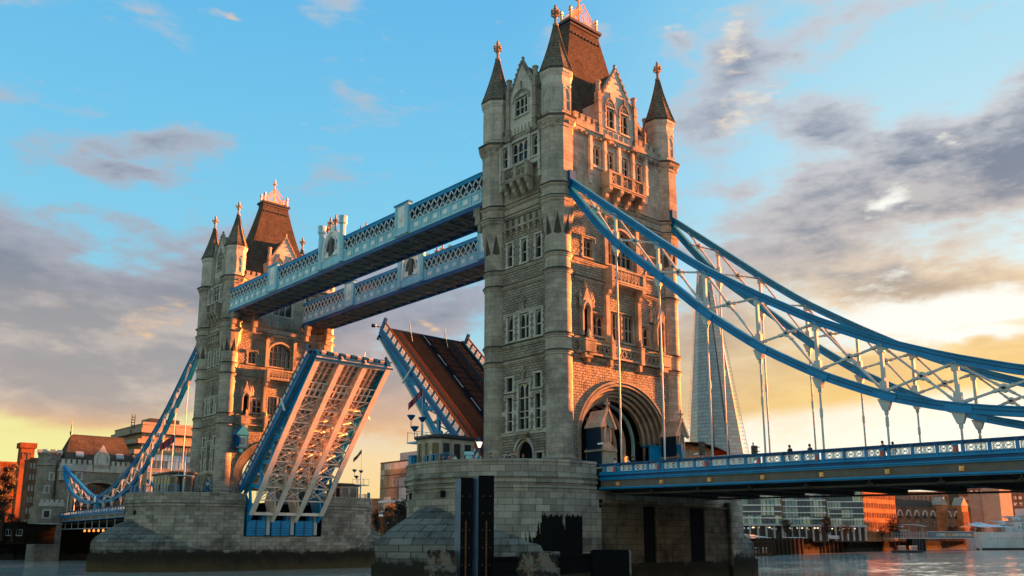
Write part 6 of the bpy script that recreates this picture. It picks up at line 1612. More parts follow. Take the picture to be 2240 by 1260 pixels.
# riverside lamps
for k, px in enumerate((1628, 1638, 1690, 1698, 1733, 1770, 1806, 1838, 1873, 1920)):
    d = 282 + (px - 1628) * .25; p = at(px, 1178, d); l = MB(); l.tube((p.x, p.y, GZ), (p.x, p.y, GZ + 3.2), .09, .07, 6)
    o = thing('street_lamp', (p.x, p.y, GZ), 'thin black riverside lamp with a pale globe on the far promenade', 'street lamp', 'riverside promenade lamps'); build('post', l, M_black, o); g = MB(); g.lathe(p.x, p.y, [(.1, GZ + 3.1), (.4, GZ + 3.3), (.3, GZ + 3.7), (.05, GZ + 3.8)], 8); build('lamp_globe', g, M_white, o)
rl = MB()
for a, b in (((1625, 1169), (1690, 1178)), ((1700, 1176), (1800, 1177)), ((1796, 1173), (1887, 1173))):
    A, B = at(a[0], a[1], 284 + (a[0] - 1628) * .25), at(b[0], b[1], 284 + (b[0] - 1628) * .25); rl.beam(A, B, .4, .45)
    rl.hexa([A + Vector((0, 0, -1.0)), B + Vector((0, 0, -1.0)), B + Vector((.4, .4, -1.0)), A + Vector((.4, .4, -1.0)), A, B, B + Vector((.4, .4, 0)), A + Vector((.4, .4, 0))], 1)
tag(build('promenade_rail', rl, [M_white, M_gray]), 'white topped promenade wall in front of the glass offices', 'promenade wall')
# ---------------------------------------------------------------- city blocks upstream on the north bank (they shade the foot of the bridge)
sdir = Vector((math.cos(R(SUN_AZ)), math.sin(R(SUN_AZ)), 0)); sper = Vector((-sdir.y, sdir.x, 0)) * -1
sper = Vector((sdir.y, -sdir.x, 0))
for k in range(7):
    lat = -106 + k * 30; c = sdir * 420 + sper * lat
    A = c - sper * 15.2; B = c + sper * 15.2
    bld('city_block', 'unseen city office block upstream on the north bank, ' + ['first', 'second', 'third', 'fourth', 'fifth', 'sixth', 'seventh', 'eighth'][k] + ' from the river', 'office block', (A.x, A.y), (B.x, B.y), GZ, 40.6 + [0, .8, -.6, .3, -.4, .6, .2, 0][k], 20, M_bconc, 9, 8, group='city blocks upstream', wfrac=(.6, .5))

# ---------------------------------------------------------------- grey warship moored upstream
def warship():
    S0 = at(2122, 1203, (WZ - CAM.z) / (FW + RT * ((2122 - 1120) / FPX) - UP * ((1203 - 630 - SY) / FPX)).z)
    S0.z = 0; sc = 400 / FPX        # metres per photo pixel there
    dirv = Vector((-.35, .94, 0)); dirv = (RT * .93 + Vector((FW.x, FW.y, 0)).normalized() * .37); dirv.z = 0; dirv.normalize(); per = Vector((dirv.y, -dirv.x, 0))
    if per.dot(Vector((CAM.x, CAM.y, 0)) - S0) < 0: per = -per
    F = lambda a, d, z: S0 + dirv * a + per * d + Vector((0, 0, z))
    T = thing('warship', tuple(F(45, 0, WZ)), 'grey old warship moored at the right edge with a white awning over its stern', 'warship')
    h = MB(); st = [(0, 2.2, 4.4), (3, 5.5, 4.3), (10, 7.5, 4.2), (30, 9, 4.2), (60, 9, 4.4), (95, 5, 5.2), (108, .5, 6)]
    rows = []
    for a, w_, zd in st:
        rows.append([F(a + 2.5 if a == 0 else a, -w_ * .75, WZ - .5), F(a, -w_, zd), F(a, w_, zd), F(a + 2.5 if a == 0 else a, w_ * .75, WZ - .5)])
    for a, b in zip(rows[:-1], rows[1:]): h.add(a + b, [(0, 1, 5, 4), (1, 2, 6, 5), (2, 3, 7, 6), (3, 0, 4, 7)], 0)
    h.add(rows[0], [(0, 1, 2, 3)], 0)
    for (a, w_, zd), (b, w2, z2) in zip(st[:-1], st[1:]):
        h.add([F(a + (2.2 if a == 0 else 0), w_ * .78 + .06, WZ - .5), F(b, w2 * .78 + .06, WZ - .5), F(b, w2 * .80 + .1, WZ + .9), F(a + (2 if a == 0 else 0), w_ * .80 + .1, WZ + .9)], [(0, 1, 2, 3)], 1)
    for k in range(14): h.add([F(6 + k * 1.9, 6.9 + .15 * k + .05, 1.2), F(6.4 + k * 1.9, 6.9 + .15 * k + .06, 1.2), F(6.4 + k * 1.9, 6.95 + .15 * k + .08, 1.6), F(6 + k * 1.9, 6.95 + .15 * k + .08, 1.6)], [(0, 1, 2, 3)], 1)
    build('hull', h, [M_ship, M_boot], T)
    sp = MB()
    for (a0, a1, w_, z0, z1) in ((26, 34, 5, 4.2, 9.5), (30, 52, 6, 4.2, 8), (36, 60, 5.5, 8, 12), (38, 46, 4.6, 12, 16), (48, 58, 5, 12, 17), (50, 56, 4, 17, 21), (20, 27, 3.2, 4.2, 7.5), (60, 80, 6, 4.2, 10)):
        sp.fbox(F, a0, a1, -w_, w_, z0, z1, 0); sp.fbox(F, a0 - .3, a1 + .3, -w_ - .3, w_ + .3, z1 - .1, z1 + .12, 1)
    for k in range(12): sp.fbox(F, 27 + k * 2.4, 27.9 + k * 2.4, 6.0 if k > 1 else 5, 6.08 if k > 1 else 5.1, 6, 7.1, 1)
    build('superstructure', sp, [M_ship, M_shipd], T)
    for (a, z, r_) in ((44, 16, 2.0), (60, 14, 2.2)):
        f = MB(); q = F(a, 0, 0); f.lathe(q.x, q.y, [(r_, z - 3), (r_, z + 5), (r_ + .2, z + 5.1), (r_ - .2, z + 5.4)], 14); build('funnel', f, M_shipd, T)
    for (a, z) in ((40, 20), (53, 27)):
        m_ = MB(); 
        for e in (-1.2, 1.2): m_.tube(F(a + e, 0, 14), F(a, 0, z + 6), .22, .1, 6)
        m_.tube(F(a, 1.5, 14), F(a, 0, z + 6), .22, .1, 6)
        for q in range(5): m_.fbox(F, a - 1.8 + .2 * q, a + 1.8 - .2 * q, -.5, .5, z - 3 + q * 1.8, z - 2.8 + q * 1.8)
        build('mast', m_, M_shipd, T)
    for (a, z) in ((22.5, 7.5), (30, 9.5), (33, 9.7)):
        g = MB(); q = F(a, 0, 0); g.lathe(q.x, q.y, [(1.9, z), (2.0, z + .4), (1.8, z + 1.8), (.6, z + 2.2)], 10)
        for e in (-.6, 0, .6): g.tube(F(a - 1, e, z + 1.2), F(a - 7, e, z + 2.4), .22, .15, 6)
        build('gun_turret', g, M_ship, T)
    aw = MB(); n = 8
    for k in range(n):
        a0, a1 = .5 + k * 2.6, .5 + (k + 1) * 2.6; f = lambda a: 7.4 + 1.1 * math.sin(min(1, a / 14) * math.pi) 
        for s_ in (-1, 1): aw.add([F(a0, 0, f(a0) + .4), F(a1, 0, f(a1) + .4), F(a1, s_ * 5.5, 6.6), F(a0, s_ * 5.5, 6.6)], [(0, 1, 2, 3)])
    build('awning', aw, M_awn, T)
    rp = MB()
    for k in range(16): a = .8 + k * 3; rp.tube(F(a, min(8.6, 3 + a * .4), 4.2), F(a, min(8.6, 3 + a * .4), 6.6), .09, .09, 5)
    rp.beam(F(2, 5, 6.7), F(46, 8.8, 6.8), .12, .12); build('awning_post', rp, M_ship, T)
    fl = MB(); fl.tube(F(.5, 0, 4.4), F(-.8, 0, 11), .08, .05, 5); build('flagstaff', fl, M_ship, T)
    gw = MB(); gw.beam(F(34, 9.3, 5.5), F(38, 9.9, -2), .8, .3); gw.beam(F(26, 9.3, 5.5), F(23, 9.7, -2), .2, .2); gw.beam(F(1, 3.5, 2.2), F(-6, 6, WZ), .35, .35); build('gangway', gw, M_gray, T)
warship()

# ---------------------------------------------------------------- jetty with banner, pontoon, small craft
def jetty():
    d = 372; A = at(1944, 1178, d); B = at(2122, 1178, 392); A.z = B.z = 0
    t_ = (B - A).normalized(); L = (B - A).length; n_ = Vector((t_.y, -t_.x, 0))
    if n_.dot(CAM - A) < 0: n_ = -n_
    F = lambda a, d, z: A + t_ * a + n_ * d + Vector((0, 0, z))
    T = thing('river_jetty', tuple(F(L / 2, 0, WZ)), 'grey river jetty with railings, curved roof shelter and a long dark banner', 'jetty')
    m_ = MB(); m_.fbox(F, 0, L * .42, -3, 2, 1.2, 1.6)
    for k in range(14): a = L * .42 * k / 13; m_.tube(F(a, 2, 1.6), F(a, 2, 4.0), .08, .08, 5); 
    for z in (2.2, 2.8, 3.4, 4.0): m_.beam(F(0, 2, z), F(L * .42, 2, z), .08, .1)
    build('deck', m_, M_gray, T)
    r_ = MB(); r_.fbox(F, 2, L * .22, -3, 1, 4.6, 4.9); r_.fbox(F, 3, L * .18, -2.5, .5, 6.0, 6.4); r_.fbox(F, 4, L * .15, -2, 0, 1.6, 4.6, 1)
    for k in range(6):
        a0, a1 = L * (.2 + .035 * k), L * (.2 + .035 * (k + 1)); g = lambda a: 7.0 - ((a - L * .26) * .16) ** 2 * .6
        r_.hexa([F(a0, -2, g(a0)), F(a1, -2, g(a1)), F(a1, 2, g(a1)), F(a0, 2, g(a0)), F(a0, -2, g(a0) + .3), F(a1, -2, g(a1) + .3), F(a1, 2, g(a1) + .3), F(a0, 2, g(a0) + .3)])
    for a in (L * .22, L * .38): r_.tube(F(a, 1.5, 1.6), F(a, 1.5, 6), .12, .12, 6)
    build('shelter', r_, [M_gray, M_void], T)
    b = MB(); b.fbox(F, L * .43, L * 1.0, 1.8, 2.0, 1.5, 4.1); b.fbox(F, L * .42, L * 1.0, 1.7, 2.1, 4.1, 4.35, 1); b.fbox(F, L * .42, L * 1.0, 1.7, 2.1, 1.2, 1.5, 1)
    ban = build('banner', b, [M_shipd, M_gray], T)
    def text(s_, a, mat, size=1.75):
        c = bpy.data.curves.new('lettering', 'FONT'); c.body = s_; c.size = size; c.extrude = .03; c.space_character = 1.05
        o = bpy.data.objects.new('tmp', c); COL.objects.link(o); dg = bpy.context.evaluated_depsgraph_get(); me = bpy.data.meshes.new_from_object(o.evaluated_get(dg)); bpy.data.objects.remove(o)
        me.materials.clear(); me.materials.append(mat); q = bpy.data.objects.new('lettering', me); COL.objects.link(q); q.parent = ban
        P0 = F(a, 2.06, 2.25); xax = t_ if (t_.cross(Vector((0, 0, 1)))).dot(n_) > 0 else -t_; z = Vector((0, 0, 1)); y = z
        M_ = Matrix(((xax.x, 0, n_.x, P0.x), (xax.y, 0, n_.y, P0.y), (0, 1, 0, P0.z), (0, 0, 0, 1)))
        q.matrix_world = Matrix.Translation(-ORG[ban.name]) @ M_; q.matrix_basis = Matrix.Translation(-ORG[ban.name]) @ M_
    text('COME', L * .53, M_white); text('ONBOARD', L * .625, M_gold, 1.6); text('AND EXPLORE', L * .725, M_white); text('THIS MONTH', L * .885, M_gold, 1.3)
    p = MB()
    for a, r in ((L * .30, 2.0),):
        for k in range(5): p.fbox(F, L * .24 + k * 1.8, L * .24 + k * 1.8 + .9, -1, 1.5, WZ - 1, 1.2)
        p.fbox(F, L * .24, L * .37, -1.5, 1.2, -2.4, 1.2)
    build('pile', p, M_black, T)
jetty()
def pontoon(px, py, w_, label, col):
    d = (WZ - CAM.z) / (FW + RT * ((px - 1120) / FPX) - UP * ((py - 630 - SY) / FPX)).z; P = at(px, py, d); t_ = RT; f = Vector((FW.x, FW.y, 0)).normalized(); F = lambda a, dd, z: Vector((P.x, P.y, 0)) + t_ * a - f * dd + Vector((0, 0, z))
    T = thing('pontoon', (P.x, P.y, WZ), label, 'boat')
    h = MB(); L = w_ * d / FPX / 2
    h.add([F(-L, -1.4, WZ + .9), F(L, -1.4, WZ + .9), F(L, 1.4, WZ + .9), F(-L, 1.4, WZ + .9), F(-L * .92, -1.2, WZ - .3), F(L * .92, -1.2, WZ - .3), F(L * .92, 1.2, WZ - .3), F(-L * .92, 1.2, WZ - .3)], [(0, 1, 2, 3), (4, 5, 6, 7), (0, 1, 5, 4), (1, 2, 6, 5), (2, 3, 7, 6), (3, 0, 4, 7)], 0)
    build('hull', h, col, T)
    for a in (-.35, .42):
        c = MB(); c.fbox(F, a * L - L * .2, a * L + L * .2, -.8, .8, WZ + .9, WZ + 2.4, 0); c.fbox(F, a * L - L * .22, a * L + L * .22, -.9, .9, WZ + 2.4, WZ + 2.55, 1)
        for q in range(5): c.fbox(F, a * L - L * .17 + q * L * .075, a * L - L * .13 + q * L * .075, .8, .85, WZ + 1.2, WZ + 2.2, 2)
        build('cabin', c, [M_gray, M_white, M_shield], T)
pontoon(1985, 1209, 66, 'low flat pontoon boat with two small white cabins in the middle of the river', M_black)
pontoon(1663, 1216, 44, 'small rusty work barge moored beside the foot of the pier', M_rust_sun)
# timber jetty corner by that barge
jb = MB(); p = at(1645, 1178, 262)
for k in range(7): q = at(1640 + k * 8, 1178, 268); jb.tube((q.x, q.y, WZ - 1), (q.x, q.y, .6), .3, .3, 6)
q0, q1 = at(1638, 1178, 268), at(1694, 1178, 268); jb.beam((q0.x, q0.y, .3), (q1.x, q1.y, .3), 1.5, .4); jb.beam((q0.x, q0.y, -2.8), (q1.x, q1.y, .2), .4, .4)
tag(build('timber_jetty', jb, M_bark), 'small dark timber jetty behind the rusty barge', 'jetty')

# ---------------------------------------------------------------- foreground piles
fr = RT.copy(); ff = Vector((FW.x, FW.y, 0)).normalized()
def Ff(px, d):
    p = at(px, 1178, d); p.z = 0
    return lambda a, dd, z: p + fr * a - ff * dd + Vector((0, 0, z))
for (px0, px1, sp, yt, lb) in ((993, 1032, 1007, 1045, 'left of the two tall dark fender piles in the foreground, slightly shorter'), (1031, 1080, 1046, 1040, 'right of the two tall dark fender piles in the foreground, wider and taller')):
    d = 55; s_ = d / FPX; F = Ff(px0, d); wd = (px1 - px0) * s_; k_ = (sp - px0) * s_; zt = ZY(px0, yt, d)
    T = thing('fender_pile', tuple(F(wd / 2, 0, WZ)), lb, 'fender pile', 'tall foreground fender piles')
    m_ = MB(); m_.fbox(F, k_, wd, -.75, 0, WZ - 2, zt, 0); m_.fbox(F, k_ - .02, wd + .02, -.78, .03, zt, zt + .05, 0); build('timber', m_, M_pile, T)
    m_ = MB(); m_.add([F(0, -.55, WZ - 2), F(k_, .06, WZ - 2), F(k_, .06, zt), F(0, -.55, zt), F(.0, -.75, WZ - 2), F(k_ + .02, -.72, WZ - 2), F(k_ + .02, -.72, zt), F(0, -.75, zt)], [(0, 1, 2, 3), (4, 5, 6, 7), (0, 4, 7, 3), (3, 2, 6, 7), (1, 5, 6, 2)]); build('rubbing_face', m_, M_pileb, T)
for (px0, px1, yt, lb, kind) in ((932, 994, 1203, 'round stained concrete dolphin behind the left fender pile', 0), (1128, 1228, 1207, 'broad stained concrete dolphin in the middle foreground between two dark beams', 0), (1296, 1380, 1203, 'dark squared dolphin at the right end of the foreground beams', 1)):
    d = 54; s_ = d / FPX; F = Ff(px0, d); wd = (px1 - px0) * s_; zt = ZY(px0, yt, d); r_ = wd / 2
    T = thing('mooring_dolphin', tuple(F(r_, 0, WZ)), lb, 'mooring dolphin', 'concrete mooring dolphins')
    m_ = MB(); c = F(r_, -r_, 0)
    if kind == 0:
        m_.lathe(c.x, c.y, [(r_ + .16, WZ - 2), (r_ + .16, zt - 1.0), (r_ + .10, zt - .96), (r_, zt - .94), (r_, zt - .08), (r_ - .08, zt)], 24)
    else:
        m_.fbox(F, 0, wd - .1, -1.6, -.1, WZ - 2, zt - .06); m_.fbox(F, .1, wd - .2, -1.5, -.2, zt - .06, zt)
        m_.fbox(F, wd - .12, wd, -1.6, -.05, WZ - 2, zt - .03, 1)
    build('concrete', m_, [M_conc if kind == 0 else M_pile, M_conc], T)
for (px0, px1, y0, y1, lb) in ((1080, 1128, 1219, 1217, 'short dark horizontal beam between the fender pile and the middle dolphin'), (1228, 1305, 1215, 1209, 'longer dark horizontal beam between the middle dolphin and the right dolphin')):
    d = 54.6; F = Ff(px0, d); s_ = d / FPX; L = (px1 - px0) * s_; z0, z1 = ZY(px0, y0, d), ZY(px1, y1, d)
    m_ = MB()
    for (h0, h1, d0, d1) in ((-.16, 0, -.6, .12), (-.95, -.16, -.3, 0.0), (-1.15, -.95, -.6, .12)):
        m_.hexa([F(-.1, d0, z0 + h0), F(L + .1, d0, z1 + h0), F(L + .1, d1, z1 + h0), F(-.1, d1, z0 + h0), F(-.1, d0, z0 + h1), F(L + .1, d0, z1 + h1), F(L + .1, d1, z1 + h1), F(-.1, d1, z0 + h1)])
    tag(build('fender_beam', m_, M_pile), lb, 'fender beam', 'foreground fender beams')

# ---------------------------------------------------------------- pier-top furniture
def cabin(name, cx, cy, hx, hy, z1, label, m_wall=M_ash, warm=False):
    T = thing(name, (cx, cy, ZF), label, 'control cabin', 'stone control cabins on the piers')
    w_ = MB(); c_ = .8
    pts = [(-hx + c_, -hy), (hx - c_, -hy), (hx, -hy + c_), (hx, hy - c_), (hx - c_, hy), (-hx + c_, hy), (-hx, hy - c_), (-hx, -hy + c_)]
    def ring(sc, z): return [(cx + x * sc, cy + y * sc, z) for x, y in pts]
    def shell(mb, s0, za, s1, zb, mat=0): mb.add(ring(s0, za) + ring(s1, zb), [(i, (i + 1) % 8, 8 + (i + 1) % 8, 8 + i) for i in range(8)], mat)
    zs, zl = ZF + 1.1, z1 - .75
    shell(w_, 1, ZF, 1, zs); shell(w_, 1.03, zs, 1.03, zs + .12, 0); shell(w_, 1, zl, 1, z1 - .3); shell(w_, .995, zs, .995, zs, 0)
    for i in range(8):
        a, b = Vector(ring(1, 0)[i]), Vector(ring(1, 0)[(i + 1) % 8]); L = (b - a).length
        if L < 1.6: 
            w_.beam((a.x, a.y, (zs + zl) / 2), (a.x, a.y, (zs + zl) / 2 + .001), .01, .01)
        n = 1 if L < 1.6 else max(2, round(L / 1.5)); t_ = (b - a) / L
        edges = [0.0] if n < 2 else []
        # piers between windows
        pw = .28 if n > 1 else .2
        for k in range(n + 1):
            u = L * k / n; u0, u1 = max(0, u - pw), min(L, u + pw); q0, q1 = a + t_ * u0, a + t_ * u1; nn = Vector((t_.y, -t_.x, 0)) * -.25
            if nn.dot(Vector((cx, cy, 0)) - a) < 0: nn = -nn
            w_.hexa([(q0.x, q0.y, zs), (q1.x, q1.y, zs), (q1.x + nn.x, q1.y + nn.y, zs), (q0.x + nn.x, q0.y + nn.y, zs), (q0.x, q0.y, zl), (q1.x, q1.y, zl), (q1.x + nn.x, q1.y + nn.y, zl), (q0.x + nn.x, q0.y + nn.y, zl)])
    build('wall', w_, m_wall, T)
    g = MB(); shell(g, .97, zs, .97, zl); build('glazing', g, M_glass, T)
    r_ = MB(); shell(r_, 1.06, z1 - .3, 1.1, z1 - .12); shell(r_, 1.1, z1 - .12, 1.1, z1 + .06); r_.add(ring(1.1, z1 + .06), [tuple(range(8))]); r_.add(ring(1.0, z1 - .3), [tuple(range(8))]); shell(r_, 1.0, z1 - .3, 1.06, z1 - .3); shell(r_, .8, z1 + .05, .78, z1 + .25); r_.add(ring(.78, z1 + .25), [tuple(range(8))])
    build('roof', r_, M_lead, T)
    return T
cabin('control_cabin', 15.9, -5.9, 3.0, 2.0, 11.9, 'small pale stone control cabin on the nearer pier, left of the tower')
cabin('control_cabin', 16.2, -80.5, 2.2, 4.4, 12.0, 'grey control cabin with a row of orange reflecting windows on the farther pier')
cabin('control_cabin', -16.5, -80.0, 2.6, 2.4, 11.4, 'brown control cabin on the right end of the farther pier under a thin mast')
def mast(x, y, z1, zf, label, flag=None, lights=True, fdir=(1, 0)):
    T = thing('signal_mast', (x, y, ZF), label, 'signal mast', 'signal masts on the piers')
    m_ = MB(); m_.tube((x, y, ZF), (x, y, ZF + 6.2), .16, .12, 8, 0); m_.tube((x, y, ZF + 6.2), (x, y, z1), .05, .03, 6, 1)
    m_.box(x - 1.4, x + 1.4, y - .9, y + .9, ZF + 3.9, ZF + 4.05, 0)
    for e in (-1.3, 0, 1.3):
        for e2 in (-.85, .85): m_.tube((x + e, y + e2, ZF + 4.0), (x + e, y + e2, ZF + 5.1), .035, .035, 5, 1)
    for e2 in (-.85, .85): m_.beam((x - 1.4, y + e2, ZF + 5.1), (x + 1.4, y + e2, ZF + 5.1), .05, .05, 1)
    build('pole', m_, [M_lblue, M_gray], T)
    if lights:
        for (e, z) in ((0, 6.3), (1.5, 6.4), (1.0, 5.2)):
            l = MB(); l.lathe(x + e, y, [(.12, ZF + z), (.42, ZF + z + .45), (.42, ZF + z + .55), (.1, ZF + z + .6)], 8); l.tube((x + e, y, ZF + z - .9), (x + e, y, ZF + z), .04, .04, 5); build('light_bowl', l, M_dblue, T)
    if flag:
        f = MB(); n = 6; fx, fy = fdir
        for k in range(n):
            def q(k, z): w_ = .22 * math.sin(k * 1.3); return (x + fx * k * .26 - fy * w_, y + fy * k * .26 + fx * w_, zf - .3 * k + z)
            a, b, c, d = q(k, 0), q(k + 1, 0), q(k + 1, -.8), q(k, -.8)
            f.add([a, b, c, d], [(0, 1, 2, 3)], k % 2 if flag == 'union' else 0)
        build('flag', f, [CL['navy'], CL['red']], T)
mast(17.6, -8.0, 18.2, 17.6, 'tall mast with nav light bowls and a drooping flag on the nearer pier', 'union', True, (.8, -.6))
mast(-19.6, -78.5, 18.6, 18.4, 'thin mast with a small flag on the right end of the farther pier', 'plain', True, (.74, -.67))
mast(16.5, -75.6, 15.8, 18.0, 'blue mast with a platform beside the cabin on the farther pier', None, False)
fm = MB(); fm.tube((14.5, -86.0, ZF), (14.5, -86.0, 21.5), .09, .06, 6); o = thing('flagpole', (14.5, -86, ZF), 'pale flagpole with a drooping dark flag beside the far left chain', 'flagpole'); build('pole', fm, M_white, o)
f = MB()
for k in range(6):
    q = lambda k, z: (14.5 + k * .32, -86 - k * .28 + .15 * math.sin(k * 1.4), 19.4 - .3 * k + z); f.add([q(k, 0), q(k + 1, 0), q(k + 1, -1.4), q(k, -1.4)], [(0, 1, 2, 3)], k % 2)
build('flag', f, [CL['navy'], CL['red']], o)
def blue_lamp(x, y, label, lit=True, h=3.6):
    T = thing('lamp_post', (x, y, ZF), label, 'lamp post', 'blue lamp posts on the piers')
    m_ = MB(); m_.lathe(x, y, [(.38, ZF), (.38, ZF + .5), (.2, ZF + .7), (.3, ZF + 1.3), (.2, ZF + 1.5), (.16, ZF + 2.2), (.2, ZF + 2.3), (.08, ZF + 2.4), (.06, ZF + h)], 10); m_.beam((x - .5, y - .5, ZF + 2.3), (x + .5, y + .5, ZF + 2.3), .16, .16)
    for e in (-.5, .5): m_.lathe(x + e, y + e, [(.1, ZF + 2.25), (.14, ZF + 2.4), (.02, ZF + 2.6)], 6)
    m_.beam((x - .4, y + .4, ZF + .9), (x, y, ZF + 2.0), .1, .1); m_.beam((x + .4, y - .4, ZF + .9), (x, y, ZF + 2.0), .1, .1)
    build('post', m_, M_blue, T); l = MB(); l.lathe(x, y, [(.12, ZF + h), (.32, ZF + h + .55), (.3, ZF + h + .6)], 8); build('lamp_glass', l, M_lampw if lit else M_white, T)
    c = MB(); c.lathe(x, y, [(.36, ZF + h + .6), (.2, ZF + h + .85), (.03, ZF + h + 1.1)], 8); build('lamp_cap', c, M_dblue, T)
blue_lamp(12.4, -4.4, 'lit blue lamp post standing between the cabin and the nearer tower')
blue_lamp(11.6, -77.5, 'blue lamp post at the foot of the farther tower', False, 2.6)
def railing(P, label, h=1.15, mesh=True, name='blue_railing', mat=None):
    m_ = MB(); zz = 8.68
    for a, b in zip(P[:-1], P[1:]):
        m_.beam((*a, zz + h), (*b, zz + h), .07, .07); m_.beam((*a, zz + .1), (*b, zz + .1), .05, .05)
        L = math.hypot(a[0] - b[0], a[1] - b[1]); n = max(2, int(L / .22))
        for k in range(n + 1):
            q = (a[0] + (b[0] - a[0]) * k / n, a[1] + (b[1] - a[1]) * k / n); w_ = .09 if k in (0, n) else .035
            m_.beam((*q, zz), (*q, zz + h), w_, w_)
    tag(build(name, m_, mat or M_blue), label, 'railing', 'blue railings on the piers')
def arc(cx, cy, r_, a0, a1, n): return [(cx + r_ * math.cos(R(a0 + (a1 - a0) * k / n)), cy + r_ * math.sin(R(a0 + (a1 - a0) * k / n))) for k in range(n + 1)]
railing(arc(12, -82.3, 10.3, -55, 55, 12), 'long blue railing along the left rounded end of the farther pier')
railing(arc(-12, -82.3, 10.3, 235, 130, 10), 'blue railing along the right rounded end of the farther pier')
railing(arc(12, 0, 10.3, -70, -38, 5), 'blue railing at the left edge of the nearer pier below the cabin')
railing(arc(12, 0, 9.4, -20, 10, 4), 'short blue railing in front of the cabin on the nearer pier', .8)
bb = MB(); bb.box(17.9, 19.1, -8.3, -7.3, ZF, 9.9); bb.box(17.8, 19.2, -8.4, -7.2, 9.9, 10.0); tag(build('equipment_box', bb, M_blue), 'bright blue equipment box at the left edge of the nearer pier', 'equipment box')
bl = MB(); bl.lathe(20.0, -2.8, [(.3, ZF), (.3, ZF + 1.3), (.16, ZF + 1.5), (.2, ZF + 1.9), (.04, ZF + 2.1)], 10); tag(build('bollard', bl, M_blue), 'short blue bollard in front of the cabin windows on the nearer pier', 'bollard')
bn = MB(); bn.lathe(20.9, 4.2, [(.42, ZF), (.34, ZF + .3), (.34, ZF + 1.6), (.5, ZF + 1.65), (.5, ZF + 1.95)], 10); tag(build('litter_bin', bn, M_lblue), 'pale blue bin just right of the cabin on the nearer pier', 'bin')
kk = MB(); kk.box(5.9, 8.0, -76.6, -74.9, 16.6, 19.0, 0); kk.fprism(lambda a, d, z: (6.95 + a, -74.9 + d, z), [(-1.3, 18.9), (1.3, 18.9), (0, 20.7)], -1.9, .2, 1); kk.box(6.3, 7.6, -74.9, -74.8, 16.9, 18.7, 1); kk.box(6.5, 7.4, -74.8, -74.72, 17.2, 18.4, 0); kk.box(6.6, 7.3, -76.6, -75.2, 15.9, 16.6, 1)
tag(build('wall_kiosk', kk, [M_dblue, M_blue]), 'little blue gabled box hung on the farther tower left of its arch', 'wall kiosk')
for (x, y, zo, lb) in ((9.0, 21.9, -.4, 'traffic signal on a pole just right of the nearer tower'), (9.0, 27.4, -1.2, 'second traffic signal, right of the glass skyscraper foot')):
    T = thing('traffic_signal', (x - 1, y, 7.3), lb, 'traffic signal', 'traffic signals on the span'); m_ = MB(); m_.tube((x - 1, y, 7.2), (x - 1, y, 10.6 + zo), .06, .06, 6); build('pole', m_, M_blue, T)
    h_ = MB(); h_.box(x - 1.2, x - .8, y - .1, y + .3, 9.1 + zo, 10.3 + zo)
    for k in range(3): h_.box(x - 1.15, x - .85, y + .3, y + .55, 9.42 + zo + k * .36, 9.47 + zo + k * .36)
    build('signal_head', h_, M_black, T)
cy_ = MB(); 
for (x, y) in ((8.7, 9.8), (-7.6, 9.6)):
    c = MB(); c.beam((x, y, 10.6), (x - .35, y + .45, 10.66), .16, .16); tag(build('camera', c, M_white), 'small white security camera by the %s stone shelter' % ('left' if x > 0 else 'right'), 'security camera')

